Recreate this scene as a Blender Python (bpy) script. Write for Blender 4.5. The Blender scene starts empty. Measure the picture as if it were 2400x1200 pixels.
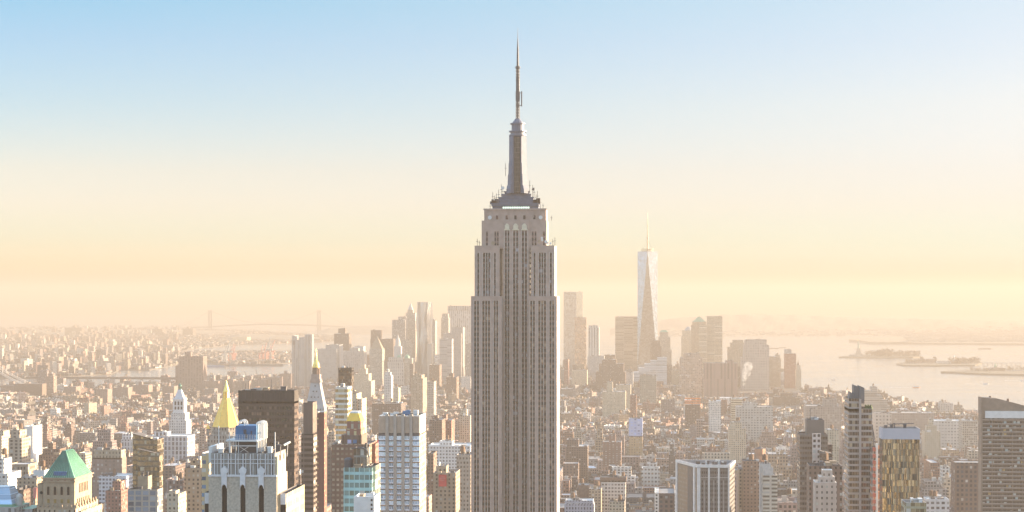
import bpy, math, random
from math import radians as R, sin, cos, pi
from mathutils import Vector
import numpy as np

SC = bpy.context.scene
COL = SC.collection

# ------------------------------------------------------------------ camera
EYE, FPX, HZ, YAW = 265.0, 4400.0, 703.0, 4.55      # eye height, focal length in photo pixels, eye-level row, yaw to the avenues
cam = bpy.data.objects.new('camera', bpy.data.cameras.new('camera'))
COL.objects.link(cam); SC.camera = cam
cam.data.sensor_width = 36.0; cam.data.lens = 36.0 * FPX / 2400.0
cam.data.shift_y = (HZ - 600.0) / 2400.0
cam.data.clip_start = 5.0; cam.data.clip_end = 250000.0
cam.location = (0, 0, EYE); cam.rotation_euler = (R(90), 0, R(YAW))

# ------------------------------------------------------------------ sky, sun, exposure
SUN_AZ, SUN_EL = 66.0, 8.5
SKY_STRENGTH, SUN_STRENGTH, EXPOSURE = 0.14, 5.0, 2.33
W = bpy.data.worlds.new('World'); SC.world = W; W.use_nodes = True
wt = W.node_tree; wn = wt.nodes; wl = wt.links
bg = wn['Background']; bg.inputs[1].default_value = SKY_STRENGTH
sky = wn.new('ShaderNodeTexSky'); sky.sky_type = 'NISHITA'; sky.sun_disc = False
sky.sun_elevation = R(SUN_EL); sky.sun_rotation = R(SUN_AZ)
sky.air_density = 1.0; sky.dust_density = 1.0; sky.ozone_density = 2.5
# the winter-evening colour grade of that sky: a tint by elevation, cooler away from the sun than towards it; overhead, out of view, it is raised to brighten shaded walls
SKY_EL = [-0.02, 0.0098, 0.0155, 0.0225, 0.0336, 0.05, 0.0677, 0.1018, 0.1348, 0.158, 0.45, 1.0]
SKY_AWAY = [(0.198, 0.210, 0.133), (0.198, 0.210, 0.133), (0.361, 0.469, 0.420), (0.545, 0.565, 0.648), (0.514, 0.544, 0.671), (0.589, 0.515, 0.615), (0.577, 0.486, 0.544), (0.428, 0.441, 0.514), (0.350, 0.414, 0.499), (0.279, 0.412, 0.482), (1.700, 1.400, 1.150), (2.500, 1.950, 1.500)]
SKY_TOWARD = [(0.091, 0.103, 0.112), (0.091, 0.103, 0.112), (0.073, 0.241, 0.400), (0.173, 0.354, 0.567), (0.260, 0.359, 0.530), (0.340, 0.341, 0.462), (0.379, 0.341, 0.423), (0.445, 0.366, 0.393), (0.439, 0.369, 0.386), (0.443, 0.381, 0.378), (1.700, 1.400, 1.150), (2.500, 1.950, 1.500)]
#SKYTINT#
tc = wn.new('ShaderNodeTexCoord'); sp = wn.new('ShaderNodeSeparateXYZ'); wl.new(tc.outputs['Generated'], sp.inputs[0])
def sky_ramp(cols):
    mr = wn.new('ShaderNodeMapRange'); wl.new(sp.outputs['Z'], mr.inputs['Value'])
    mr.inputs['From Min'].default_value = -0.02; mr.inputs['From Max'].default_value = 1.0
    r = wn.new('ShaderNodeValToRGB'); wl.new(mr.outputs[0], r.inputs[0]); e = r.color_ramp.elements
    r.color_ramp.interpolation = 'LINEAR'
    while len(e) < len(SKY_EL): e.new(0.5)
    for i, (z, c) in enumerate(zip(SKY_EL, cols)):
        e[i].position = (z + 0.02) / 1.02; e[i].color = (*c, 1)
    return r
ra, rb = sky_ramp(SKY_AWAY), sky_ramp(SKY_TOWARD)
dt = wn.new('ShaderNodeVectorMath'); dt.operation = 'DOT_PRODUCT'; wl.new(tc.outputs['Generated'], dt.inputs[0])
dt.inputs[1].default_value = (cos(R(YAW)), sin(R(YAW)), 0)
mr = wn.new('ShaderNodeMapRange'); wl.new(dt.outputs['Value'], mr.inputs['Value'])
mr.inputs['From Min'].default_value = -0.26; mr.inputs['From Max'].default_value = 0.26
mx = wn.new('ShaderNodeMix'); mx.data_type = 'RGBA'; wl.new(mr.outputs[0], mx.inputs[0]); wl.new(ra.outputs[0], mx.inputs[6]); wl.new(rb.outputs[0], mx.inputs[7])
ml = wn.new('ShaderNodeMix'); ml.data_type = 'RGBA'; ml.blend_type = 'MULTIPLY'; ml.inputs[0].default_value = 1.0
wl.new(sky.outputs[0], ml.inputs[6]); wl.new(mx.outputs[2], ml.inputs[7])
TINT_GAIN = 1.0
wl.new(ml.outputs[2], bg.inputs[0])

sl = bpy.data.lights.new('sun', 'SUN'); sl.energy = SUN_STRENGTH; sl.angle = R(0.5); sl.color = (1.0, 0.79, 0.53)
so = bpy.data.objects.new('sun', sl); COL.objects.link(so)
a_, e_ = R(SUN_AZ), R(SUN_EL)
so.rotation_euler = Vector((sin(a_) * cos(e_), cos(a_) * cos(e_), sin(e_))).to_track_quat('Z', 'Y').to_euler()
SC.view_settings.view_transform = 'Standard'; SC.view_settings.look = 'None'
SC.view_settings.gamma = 1.0; SC.view_settings.exposure = EXPOSURE
SC.cycles.max_bounces = 4; SC.cycles.diffuse_bounces = 2; SC.cycles.glossy_bounces = 2
SC.cycles.transmission_bounces = 2; SC.cycles.volume_bounces = 0; SC.cycles.sample_clamp_indirect = 4.0

# ------------------------------------------------------------------ from a photo pixel to the city grid
CA, SA = cos(R(YAW)), sin(R(YAW))
def ray(px):
    u = (px - 1200.0) / FPX
    return u * CA - SA, u * SA + CA
def PX(px, Y):
    dx, dy = ray(px); return Y * dx / dy
def PZ(px, py, Y):
    return EYE - (py - HZ) / FPX * (Y / ray(px)[1])
def GP(px, py):                                      # point of the ground seen at a pixel
    d = EYE * FPX / (py - HZ); dx, dy = ray(px); return d * dx, d * dy
def TOPX(x, y, z):                                   # and back
    dep = -x * SA + y * CA; lat = x * CA + y * SA
    return 1200 + lat / dep * FPX, HZ + (EYE - z) / dep * FPX

# ------------------------------------------------------------------ mesh builder
G0 = 3.0                                             # street level above the water
ORG = {}
class MB:
    def __init__(s): s.v, s.f, s.m, s.uv, s.wall, s.par = [], [], [], [], [], []; s.cw = (.4, .35, .3); s.cp = (3, 3.4, .5)
    def face(s, pts, uv=None, m=0):
        n = len(s.v); s.v += [tuple(p) for p in pts]; s.f.append(tuple(range(n, n + len(pts)))); s.m.append(m)
        s.uv += list(uv) if uv else [(p[0], p[1]) for p in pts]
        s.wall.append(s.cw); s.par.append(s.cp)
    def prism(s, poly, z0, z1, m=0, mt=1, top=None, cap=True, uo=0.0, rim=0.0, drop=1.0, zt=None):
        # poly counter-clockwise seen from above; top = other outline at z1; zt = own height of each top corner
        t = top or poly; n = len(poly); u = uo; zz = zt or [z1] * n
        for i in range(n):
            a, b, c, d = poly[i], poly[(i + 1) % n], t[(i + 1) % n], t[i]
            w = math.dist(a, b)
            s.face([(*a, z0), (*b, z0), (*c, zz[(i + 1) % n]), (*d, zz[i])], [(u, z0), (u + w, z0), (u + w, zz[(i + 1) % n]), (u, zz[i])], m)
            u += w
        if not cap: return
        if rim <= 0: s.face([(*p, z) for p, z in zip(t, zz)], None, mt); return
        cx = sum(p[0] for p in t) / n; cy = sum(p[1] for p in t) / n
        def ins(p):
            l = max(math.dist(p, (cx, cy)), .1); k = 1 - min(rim * 1.4 / l, .4); return (cx + (p[0] - cx) * k, cy + (p[1] - cy) * k)
        q = [ins(p) for p in t]
        for i in range(n):
            j = (i + 1) % n
            s.face([(*t[i], zz[i]), (*t[j], zz[j]), (*q[j], zz[j]), (*q[i], zz[i])], None, mt)
            s.face([(*q[j], zz[j] - drop), (*q[i], zz[i] - drop), (*q[i], zz[i]), (*q[j], zz[j])], None, mt)
        s.face([(*p, z - drop) for p, z in zip(q, zz)], None, mt)
    def box(s, x0, x1, y0, y1, z0, z1, m=0, mt=1, **k):
        s.prism([(x0, y0), (x1, y0), (x1, y1), (x0, y1)], z0, z1, m, mt, **k)
    def cyl(s, cx, cy, r0, r1, z0, z1, n=10, m=0, mt=1, ph=0.0, cap=True):
        f = lambda r: [(cx + r * cos(ph + 2 * pi * i / n), cy + r * sin(ph + 2 * pi * i / n)) for i in range(n)]
        s.prism(f(r0), z0, z1, m, mt, top=f(max(r1, .01)), cap=cap)
    def lathe(s, cx, cy, prof, n=12, m=0, ph=0.0):
        for (r0, z0), (r1, z1) in zip(prof, prof[1:]): s.cyl(cx, cy, r0, r1, z0, z1, n, m, m, ph, cap=False)
        s.cyl(cx, cy, prof[-1][0], prof[-1][0], prof[-1][1] - .01, prof[-1][1], n, m, m, ph)
    def beam(s, p, q, w=.5, h=None, m=0):
        p, q = Vector(p), Vector(q); d = (q - p).normalized(); h = h or w
        a = d.cross(Vector((0, 0, 1))); a = (Vector((1, 0, 0)) if a.length < 1e-3 else a.normalized()); b = a.cross(d)
        c = [a * (w / 2) * i + b * (h / 2) * j for i, j in ((-1, -1), (1, -1), (1, 1), (-1, 1))]
        for i in range(4):
            j = (i + 1) % 4; s.face([p + c[i], q + c[i], q + c[j], p + c[j]], None, m)
        s.face([p + x for x in c], None, m); s.face([q + x for x in c[::-1]], None, m)
    def build(s, name, mats, parent=None, org=(0, 0, 0), attr=False):
        o0 = Vector(org) if parent is None else ORG[parent.name]
        me = bpy.data.meshes.new(name)
        me.from_pydata([(x - o0[0], y - o0[1], z - o0[2]) for x, y, z in s.v], [], s.f)
        for x in (mats if isinstance(mats, (list, tuple)) else [mats]): me.materials.append(x)
        nm = len(me.materials)
        me.polygons.foreach_set('material_index', [min(i, nm - 1) for i in s.m])
        uvl = me.uv_layers.new(name='UVMap'); uvl.data.foreach_set('uv', np.array(s.uv, dtype=np.float32).ravel())
        if attr:
            a = me.attributes.new('wall', 'FLOAT_COLOR', 'FACE'); a.data.foreach_set('color', np.array([(*c, 1) for c in s.wall], dtype=np.float32).ravel())
            a = me.attributes.new('par', 'FLOAT_VECTOR', 'FACE'); a.data.foreach_set('vector', np.array(s.par, dtype=np.float32).ravel())
        me.update()
        o = bpy.data.objects.new(name, me); COL.objects.link(o)
        if parent is not None: o.parent = parent
        else: o.location = o0
        ORG[o.name] = o0
        return o
def thing(name, label, cat, org, group=None):
    o = bpy.data.objects.new(name, None); COL.objects.link(o); o.location = org; o.empty_display_size = 5
    o['label'] = label; o['category'] = cat
    if group: o['group'] = group
    ORG[o.name] = Vector(org); return o
def tag(o, label, cat, group=None):
    o['label'] = label; o['category'] = cat
    if group: o['group'] = group
    return o
def kind(o, k): o['kind'] = k; return o

# ------------------------------------------------------------------ materials
def plain(name, c, rough=.8, metal=0.0, noise=.25, scale=.15, spec=.4, bump=0.0):
    m = bpy.data.materials.new(name); m.use_nodes = True; t = m.node_tree; b = t.nodes['Principled BSDF']
    b.inputs['Roughness'].default_value = rough; b.inputs['Metallic'].default_value = metal; b.inputs['Specular IOR Level'].default_value = spec
    g = t.nodes.new('ShaderNodeNewGeometry'); n = t.nodes.new('ShaderNodeTexNoise'); n.inputs['Scale'].default_value = scale; n.inputs['Detail'].default_value = 6
    t.links.new(g.outputs['Position'], n.inputs['Vector'])
    r = t.nodes.new('ShaderNodeMapRange'); r.inputs['From Min'].default_value = .25; r.inputs['From Max'].default_value = .75
    r.inputs['To Min'].default_value = 1 - noise; r.inputs['To Max'].default_value = 1 + noise; t.links.new(n.outputs[0], r.inputs[0])
    x = t.nodes.new('ShaderNodeMix'); x.data_type = 'RGBA'; x.blend_type = 'MULTIPLY'; x.inputs[0].default_value = 1; x.inputs[6].default_value = (*c, 1)
    t.links.new(r.outputs[0], x.inputs[7]); t.links.new(x.outputs[2], b.inputs['Base Color'])
    if bump:
        bp = t.nodes.new('ShaderNodeBump'); bp.inputs['Strength'].default_value = bump; t.links.new(n.outputs[0], bp.inputs['Height']); t.links.new(bp.outputs[0], b.inputs['Normal'])
    return m

def make_facade_group():
    g = bpy.data.node_groups.new('facade', 'ShaderNodeTree'); I = g.interface
    for nm, ty, dv in (('Wall', 'NodeSocketColor', (.4, .35, .3, 1)), ('Glass', 'NodeSocketColor', (.05, .06, .07, 1)), ('Spandrel', 'NodeSocketColor', (.3, .25, .2, 1)),
                       ('Bay', 'NodeSocketFloat', 3), ('Floor', 'NodeSocketFloat', 3.5), ('WinW', 'NodeSocketFloat', .5), ('WinH', 'NodeSocketFloat', .5),
                       ('Rough', 'NodeSocketFloat', .2), ('Metal', 'NodeSocketFloat', 0), ('Blind', 'NodeSocketFloat', .15), ('BlindColor', 'NodeSocketColor', (.5, .47, .42, 1)), ('Wavy', 'NodeSocketFloat', 0)):
        s = I.new_socket(nm, in_out='INPUT', socket_type=ty); s.default_value = dv
    I.new_socket('BSDF', in_out='OUTPUT', socket_type='NodeSocketShader')
    N, L = g.nodes, g.links; gi = N.new('NodeGroupInput'); go = N.new('NodeGroupOutput')
    def M(op, a, b=None):
        n = N.new('ShaderNodeMath'); n.operation = op
        for i, x in enumerate((a, b)):
            if x is None: continue
            if isinstance(x, (int, float)): n.inputs[i].default_value = x
            else: L.new(x, n.inputs[i])
        return n.outputs[0]
    def mix(f, a, b, mode='MIX'):
        n = N.new('ShaderNodeMix'); n.data_type = 'RGBA'; n.blend_type = mode
        for i, x in ((0, f), (6, a), (7, b)):
            if isinstance(x, (int, float)): n.inputs[i].default_value = x
            elif isinstance(x, tuple): n.inputs[i].default_value = x
            else: L.new(x, n.inputs[i])
        return n.outputs[2]
    tc = N.new('ShaderNodeTexCoord'); s = N.new('ShaderNodeSeparateXYZ'); L.new(tc.outputs['UV'], s.inputs[0])
    u = M('DIVIDE', s.outputs[0], gi.outputs['Bay']); v = M('DIVIDE', s.outputs[1], gi.outputs['Floor'])
    fu = M('ABSOLUTE', M('SUBTRACT', M('FRACT', u), .5)); fv = M('ABSOLUTE', M('SUBTRACT', M('FRACT', v), .5))
    cm = M('LESS_THAN', fu, M('MULTIPLY', gi.outputs['WinW'], .5)); rm = M('LESS_THAN', fv, M('MULTIPLY', gi.outputs['WinH'], .5))
    win = M('MULTIPLY', cm, rm)
    cb = N.new('ShaderNodeCombineXYZ'); L.new(M('FLOOR', u), cb.inputs[0]); L.new(M('FLOOR', v), cb.inputs[1])
    oi = N.new('ShaderNodeObjectInfo'); L.new(M('MULTIPLY', oi.outputs['Random'], 97), cb.inputs[2])
    wn_ = N.new('ShaderNodeTexWhiteNoise'); wn_.noise_dimensions = '3D'; L.new(cb.outputs[0], wn_.inputs['Vector'])
    rnd = wn_.outputs['Value']; sc = N.new('ShaderNodeSeparateColor'); L.new(wn_.outputs['Color'], sc.inputs[0])
    blind = M('LESS_THAN', sc.outputs[1], gi.outputs['Blind'])
    gl = mix(1.0, gi.outputs['Glass'], M('ADD', .45, M('MULTIPLY', rnd, 1.1)), 'MULTIPLY')
    gl = mix(M('MULTIPLY', blind, M('ADD', .45, M('MULTIPLY', sc.outputs[2], .55))), gl, gi.outputs['BlindColor'])
    geo = N.new('ShaderNodeNewGeometry')
    n1 = N.new('ShaderNodeTexNoise'); n1.inputs['Scale'].default_value = .05; n1.inputs['Detail'].default_value = 7; n1.inputs['Roughness'].default_value = .65; L.new(geo.outputs['Position'], n1.inputs['Vector'])
    mp = N.new('ShaderNodeMapping'); mp.inputs['Scale'].default_value = (.45, .45, .03); L.new(geo.outputs['Position'], mp.inputs[0])
    n2 = N.new('ShaderNodeTexNoise'); n2.inputs['Scale'].default_value = 1; n2.inputs['Detail'].default_value = 4; L.new(mp.outputs[0], n2.inputs['Vector'])
    dirt = M('ADD', .42, M('ADD', M('MULTIPLY', n1.outputs[0], .6), M('MULTIPLY', n2.outputs[0], .56)))
    wall = mix(1.0, gi.outputs['Wall'], dirt, 'MULTIPLY'); spn = mix(1.0, gi.outputs['Spandrel'], dirt, 'MULTIPLY')
    c = mix(win, mix(cm, wall, spn), gl)
    b = N.new('ShaderNodeBsdfPrincipled'); L.new(c, b.inputs['Base Color'])
    gw = M('MULTIPLY', win, M('SUBTRACT', 1, blind))
    L.new(M('ADD', M('MULTIPLY', gw, M('SUBTRACT', gi.outputs['Rough'], .8)), .8), b.inputs['Roughness'])
    L.new(M('MULTIPLY', gw, gi.outputs['Metal']), b.inputs['Metallic'])
    # panes never stand quite parallel: each tilts its reflection a little
    vm = N.new('ShaderNodeVectorMath'); vm.operation = 'SUBTRACT'; L.new(wn_.outputs['Color'], vm.inputs[0]); vm.inputs[1].default_value = (.5, .5, .5)
    vs = N.new('ShaderNodeVectorMath'); vs.operation = 'SCALE'; L.new(vm.outputs[0], vs.inputs[0]); L.new(M('MULTIPLY', gw, gi.outputs['Wavy']), vs.inputs['Scale'])
    va = N.new('ShaderNodeVectorMath'); va.operation = 'ADD'; L.new(vs.outputs[0], va.inputs[0]); L.new(geo.outputs['Normal'], va.inputs[1])
    vn = N.new('ShaderNodeVectorMath'); vn.operation = 'NORMALIZE'; L.new(va.outputs[0], vn.inputs[0]); L.new(vn.outputs[0], b.inputs['Normal'])
    L.new(b.outputs[0], go.inputs[0]); return g
FG = make_facade_group()
def facade(name, wall, glass=(.045, .05, .06), bay=3.0, fl=3.5, ww=.5, wh=.55, sp=None, rough=.2, metal=0.0, blind=.15, bc=(.5, .47, .42), wavy=.03):
    m = bpy.data.materials.new(name); m.use_nodes = True; t = m.node_tree; t.nodes.remove(t.nodes['Principled BSDF'])
    g = t.nodes.new('ShaderNodeGroup'); g.node_tree = FG; t.links.new(g.outputs[0], t.nodes['Material Output'].inputs[0])
    for k, x in (('Wall', (*wall, 1)), ('Glass', (*glass, 1)), ('Spandrel', (*(sp or wall), 1)), ('Bay', bay), ('Floor', fl), ('WinW', ww), ('WinH', wh), ('Rough', rough), ('Metal', metal), ('Blind', blind), ('BlindColor', (*bc, 1)), ('Wavy', wavy)):
        g.inputs[k].default_value = x
    return m
def city_facade():                                   # wall colour and window grid come from each building's own attributes
    m = facade('city_facade', (.4, .35, .3)); t = m.node_tree; g = [n for n in t.nodes if n.type == 'GROUP'][0]
    a = t.nodes.new('ShaderNodeAttribute'); a.attribute_name = 'wall'
    for k in ('Wall', 'Spandrel'): t.links.new(a.outputs['Color'], g.inputs[k])
    b = t.nodes.new('ShaderNodeAttribute'); b.attribute_name = 'par'; s = t.nodes.new('ShaderNodeSeparateXYZ'); t.links.new(b.outputs['Vector'], s.inputs[0])
    for i, k in enumerate(('Bay', 'Floor', 'WinW')): t.links.new(s.outputs[i], g.inputs[k])
    return m
def attr_plain(name, rough=.85):
    m = plain(name, (1, 1, 1), rough, 0, .35, .12); t = m.node_tree; a = t.nodes.new('ShaderNodeAttribute'); a.attribute_name = 'wall'
    x = [n for n in t.nodes if n.type == 'MIX'][0]; t.links.new(a.outputs['Color'], x.inputs[6]); return m

M_CITY, M_TINT = city_facade(), attr_plain('painted_by_building')
M_LIME = plain('limestone', (.375, .275, .232), .8, 0, .18, .25)
M_LIME2 = plain('pale_limestone', (.48, .46, .44), .8, 0, .22, .4)
M_TERRA = plain('white_terracotta', (.62, .60, .60), .6, 0, .15, .6)
M_STEEL = plain('aluminium', (.115, .13, .178), .5, .12, .15, .3)
M_DSTEEL = plain('dark_steel', (.10, .10, .11), .5, .3, .2, .4)
M_WHITE = plain('white_paint', (.64, .63, .615), .6, 0, .12, .3)
M_GOLD = plain('gold_leaf', (.95, .70, .20), .45, .55, .12, .3)
M_GOLD2 = plain('gilded_tile', (1.0, .585, .12), .5, .15, .15, .4)
M_COPPER = plain('green_copper', (.14, .32, .215), .45, 0, .25, .3)
M_ROOF = plain('roof_gravel', (.30, .28, .27), .9, 0, .35, .08)
M_ROOFD = plain('roof_tar', (.11, .10, .10), .9, 0, .4, .1)
M_ROOFW = plain('roof_white', (.62, .61, .60), .8, 0, .2, .1)
M_WOOD = plain('tank_wood', (.17, .105, .07), .85, 0, .3, .8)
M_BRICK = plain('red_brick', (.27, .13, .095), .85, 0, .25, .4)
M_BROWN = plain('brown_stone', (.16, .11, .09), .8, 0, .25, .4)
M_TAN = plain('tan_stone', (.35, .26, .18), .8, 0, .22, .35)
M_GREY = plain('grey_concrete', (.33, .32, .31), .8, 0, .22, .3)
M_BLUE = plain('blue_cladding', (.06, .17, .33), .5, .1, .2, .5)
M_DGLASS = plain('dark_glass', (.012, .012, .014), .3, 0, .3, .2, .25)
M_TREE = plain('bare_twigs', (.12, .085, .065), .95, 0, .4, .05)
M_RED = plain('red_paint', (.62, .07, .07), .6, 0, .15, .3)
M_ORANGE = plain('orange_netting', (.75, .22, .08), .7, 0, .25, .4)
M_EQUIP = plain('rooftop_metal', (.085, .082, .09), .6, .1, .3, .6)

# ------------------------------------------------------------------ the setting: water, land, hills
def water_mat():
    m = bpy.data.materials.new('harbour_water'); m.use_nodes = True; t = m.node_tree; b = t.nodes['Principled BSDF']
    b.inputs['Base Color'].default_value = (.18, .19, .19, 1); b.inputs['Roughness'].default_value = .12; b.inputs['Specular IOR Level'].default_value = .5
    g = t.nodes.new('ShaderNodeNewGeometry'); mp = t.nodes.new('ShaderNodeMapping'); mp.inputs['Scale'].default_value = (.012, .03, 1); mp.inputs['Rotation'].default_value = (0, 0, .5)
    t.links.new(g.outputs['Position'], mp.inputs[0]); n = t.nodes.new('ShaderNodeTexNoise'); n.inputs['Scale'].default_value = 1; n.inputs['Detail'].default_value = 8; n.inputs['Roughness'].default_value = .6
    t.links.new(mp.outputs[0], n.inputs['Vector']); bp = t.nodes.new('ShaderNodeBump'); bp.inputs['Strength'].default_value = .22; bp.inputs['Distance'].default_value = 4
    t.links.new(n.outputs[0], bp.inputs['Height']); t.links.new(bp.outputs[0], b.inputs['Normal'])
    n2 = t.nodes.new('ShaderNodeTexNoise'); n2.inputs['Scale'].default_value = .0016; n2.inputs['Detail'].default_value = 5; n2.inputs['Distortion'].default_value = 1.2
    t.links.new(mp.outputs[0], n2.inputs['Vector']); n2.inputs['Scale'].default_value = .12
    r = t.nodes.new('ShaderNodeMapRange'); r.inputs['To Min'].default_value = .05; r.inputs['To Max'].default_value = .25; t.links.new(n2.outputs[0], r.inputs[0]); t.links.new(r.outputs[0], b.inputs['Roughness'])
    return m
def land_mat(name, c1, c2, sc):
    m = plain(name, c1, .95, 0, .3, sc); t = m.node_tree; b = t.nodes['Principled BSDF']
    v = t.nodes.new('ShaderNodeTexVoronoi'); v.inputs['Scale'].default_value = .02; g = t.nodes.new('ShaderNodeNewGeometry'); t.links.new(g.outputs['Position'], v.inputs['Vector'])
    r = t.nodes.new('ShaderNodeMapRange'); t.links.new(v.outputs['Color'], r.inputs[0])
    x = t.nodes.new('ShaderNodeMix'); x.data_type = 'RGBA'; x.inputs[7].default_value = (*c2, 1); t.links.new(r.outputs[0], x.inputs[0])
    old = b.inputs['Base Color'].links[0].from_socket; t.links.new(old, x.inputs[6]); t.links.new(x.outputs[2], b.inputs['Base Color']); return m
M_WATER = water_mat(); M_LAND = land_mat('street_ground', (.075, .07, .068), (.15, .13, .115), .02); M_HILL = land_mat('wooded_hill', (.20, .165, .13), (.28, .24, .19), .004)

def flat(name, poly, z, mat, k='structure', base=-6):
    mb = MB()
    ar = sum(a[0] * b[1] - b[0] * a[1] for a, b in zip(poly, poly[1:] + poly[:1]))
    if ar < 0: poly = poly[::-1]
    mb.prism(poly, base, z, 0, 0)
    return kind(mb.build(name, mat), k)
mb = MB(); mb.face([(-21000, -1500, 0), (15000, -1500, 0), (15000, 31500, 0), (-21000, 31500, 0)]); kind(mb.build('harbour_water', M_WATER), 'structure')
def gpoly(pts): return [GP(*p) for p in pts]
man = [GP(1800, 868), GP(1840, 895), GP(1885, 915), GP(1990, 932), GP(2090, 946), GP(2200, 968), GP(2300, 986), GP(2500, 1020)]
MANP = [(-2600, -800), (1300, -800), (1100, 2500)] + man[::-1] + [GP(1700, 862), GP(1500, 858), GP(1300, 858), GP(1100, 862), GP(900, 868), GP(760, 880), GP(690, 893), GP(480, 894), GP(400, 903), GP(200, 912), GP(0, 914), (-2400, 4600)]
flat('manhattan_ground', MANP, G0, M_LAND)
BKP = gpoly([(-500, 772), (-100, 772), (400, 773), (560, 776), (690, 784), (800, 791), (800, 800), (700, 804), (636, 807), (560, 808), (466, 817), (430, 822), (330, 824), (230, 823), (215, 829), (330, 831), (420, 829), (470, 827), (690, 828), (770, 832), (770, 846), (655, 853), (525, 858), (500, 853), (440, 852), (420, 850), (412, 856), (350, 868), (280, 868), (260, 878), (100, 887), (-500, 890)])
flat('brooklyn_ground', BKP, G0, M_LAND)
flat('breakwater', gpoly([(560, 821), (700, 823), (700, 825), (560, 824)]), 4, M_HILL)
flat('shore_flats', gpoly([(1990, 797), (2110, 793), (2128, 802), (2140, 807), (2040, 807), (2018, 803), (1990, 801)]), 14, M_HILL)
flat('shore_flats', gpoly([(2110, 807), (2130, 801), (2400, 796), (2700, 792), (2700, 812), (2400, 809)]), 10, M_HILL)
flat('shore_flats', gpoly([(2150, 792), (2250, 788), (2700, 783), (2700, 796), (2350, 794)]), 10, M_HILL)

def hill(name, crest, yshore, dback, seed, n2=14):
    rnd = random.Random(seed); mb = MB(); cols = []
    x0, x1 = crest[0][0], crest[-1][0]; px = x0; ph = [rnd.uniform(0, 6.28) for _ in range(8)]
    while px <= x1:
        for (a, ya), (b, yb) in zip(crest, crest[1:]):
            if a <= px <= b: yc = ya + (yb - ya) * (px - a) / max(b - a, 1); break
        d0 = EYE * FPX / (yshore - HZ); d1 = d0 + dback; dx, dy = ray(px)
        zr = EYE - (yc - HZ) / FPX * d1; c = []
        for i in range(n2 + 1):
            t = i / n2; d = d0 + t * dback * 1.5; k = min(t * 1.5, 1); h = zr * (k * k * (3 - 2 * k)) if t * 1.5 <= 1 else zr * (1 - (t * 1.5 - 1) * 1.9)
            if 0 < t * 1.5 < .95: h *= 1 + .07 * sin(px * .03 + ph[i % 8] + t * 9) + .04 * sin(px * .11 + ph[(i + 3) % 8])
            h += rnd.uniform(-1, 1) * min(zr * .02, 1.5) if i else -2
            c.append((d * dx, d * dy, max(h, -3)))
        cols.append(c); px += 8
    for a, b in zip(cols, cols[1:]):
        for i in range(n2): mb.face([a[i], b[i], b[i + 1], a[i + 1]])
    return kind(mb.build(name, M_HILL), 'structure')
hill('staten_hills', [(1380, 790), (1450, 768), (1530, 752), (1600, 744), (1700, 738), (1780, 736), (1860, 738), (1950, 742), (2050, 745), (2150, 747), (2250, 749), (2400, 756), (2560, 762)], 788, 2600, 3)
hill('far_shore', [(740, 782), (770, 768), (850, 764), (960, 764), (1100, 768), (1300, 776), (1400, 786)], 784, 1500, 4)
hill('brooklyn_ridge', [(-200, 772), (0, 770), (200, 771), (420, 773), (520, 775), (640, 781), (700, 790)], 796, 2500, 5)
hill('bay_ridge', [(520, 792), (560, 782), (640, 784), (720, 788), (800, 796)], 803, 900, 6)

# ------------------------------------------------------------------ what stands where (for the infill city)
OCC, LIM, FOOT, REFS = [], [], [], []
def reg(x0, x1, y0, y1, z1, vb=None, ref=None):
    FOOT.append((min(x0, x1) - 4, max(x0, x1) + 4, y0 - 6, y1 + 6))
    a, b = TOPX(x0, y0, z1), TOPX(x1, y0, z1); c = TOPX((x0 + x1) / 2, y1, z1)
    OCC.append((a[0], b[0], min(a[1], c[1]), y0))
    if vb: LIM.append((a[0] - 4, b[0] + 8, y0, vb))
    if ref: REFS.append((ref, (a[0] + b[0]) / 2, a[1]))

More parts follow.
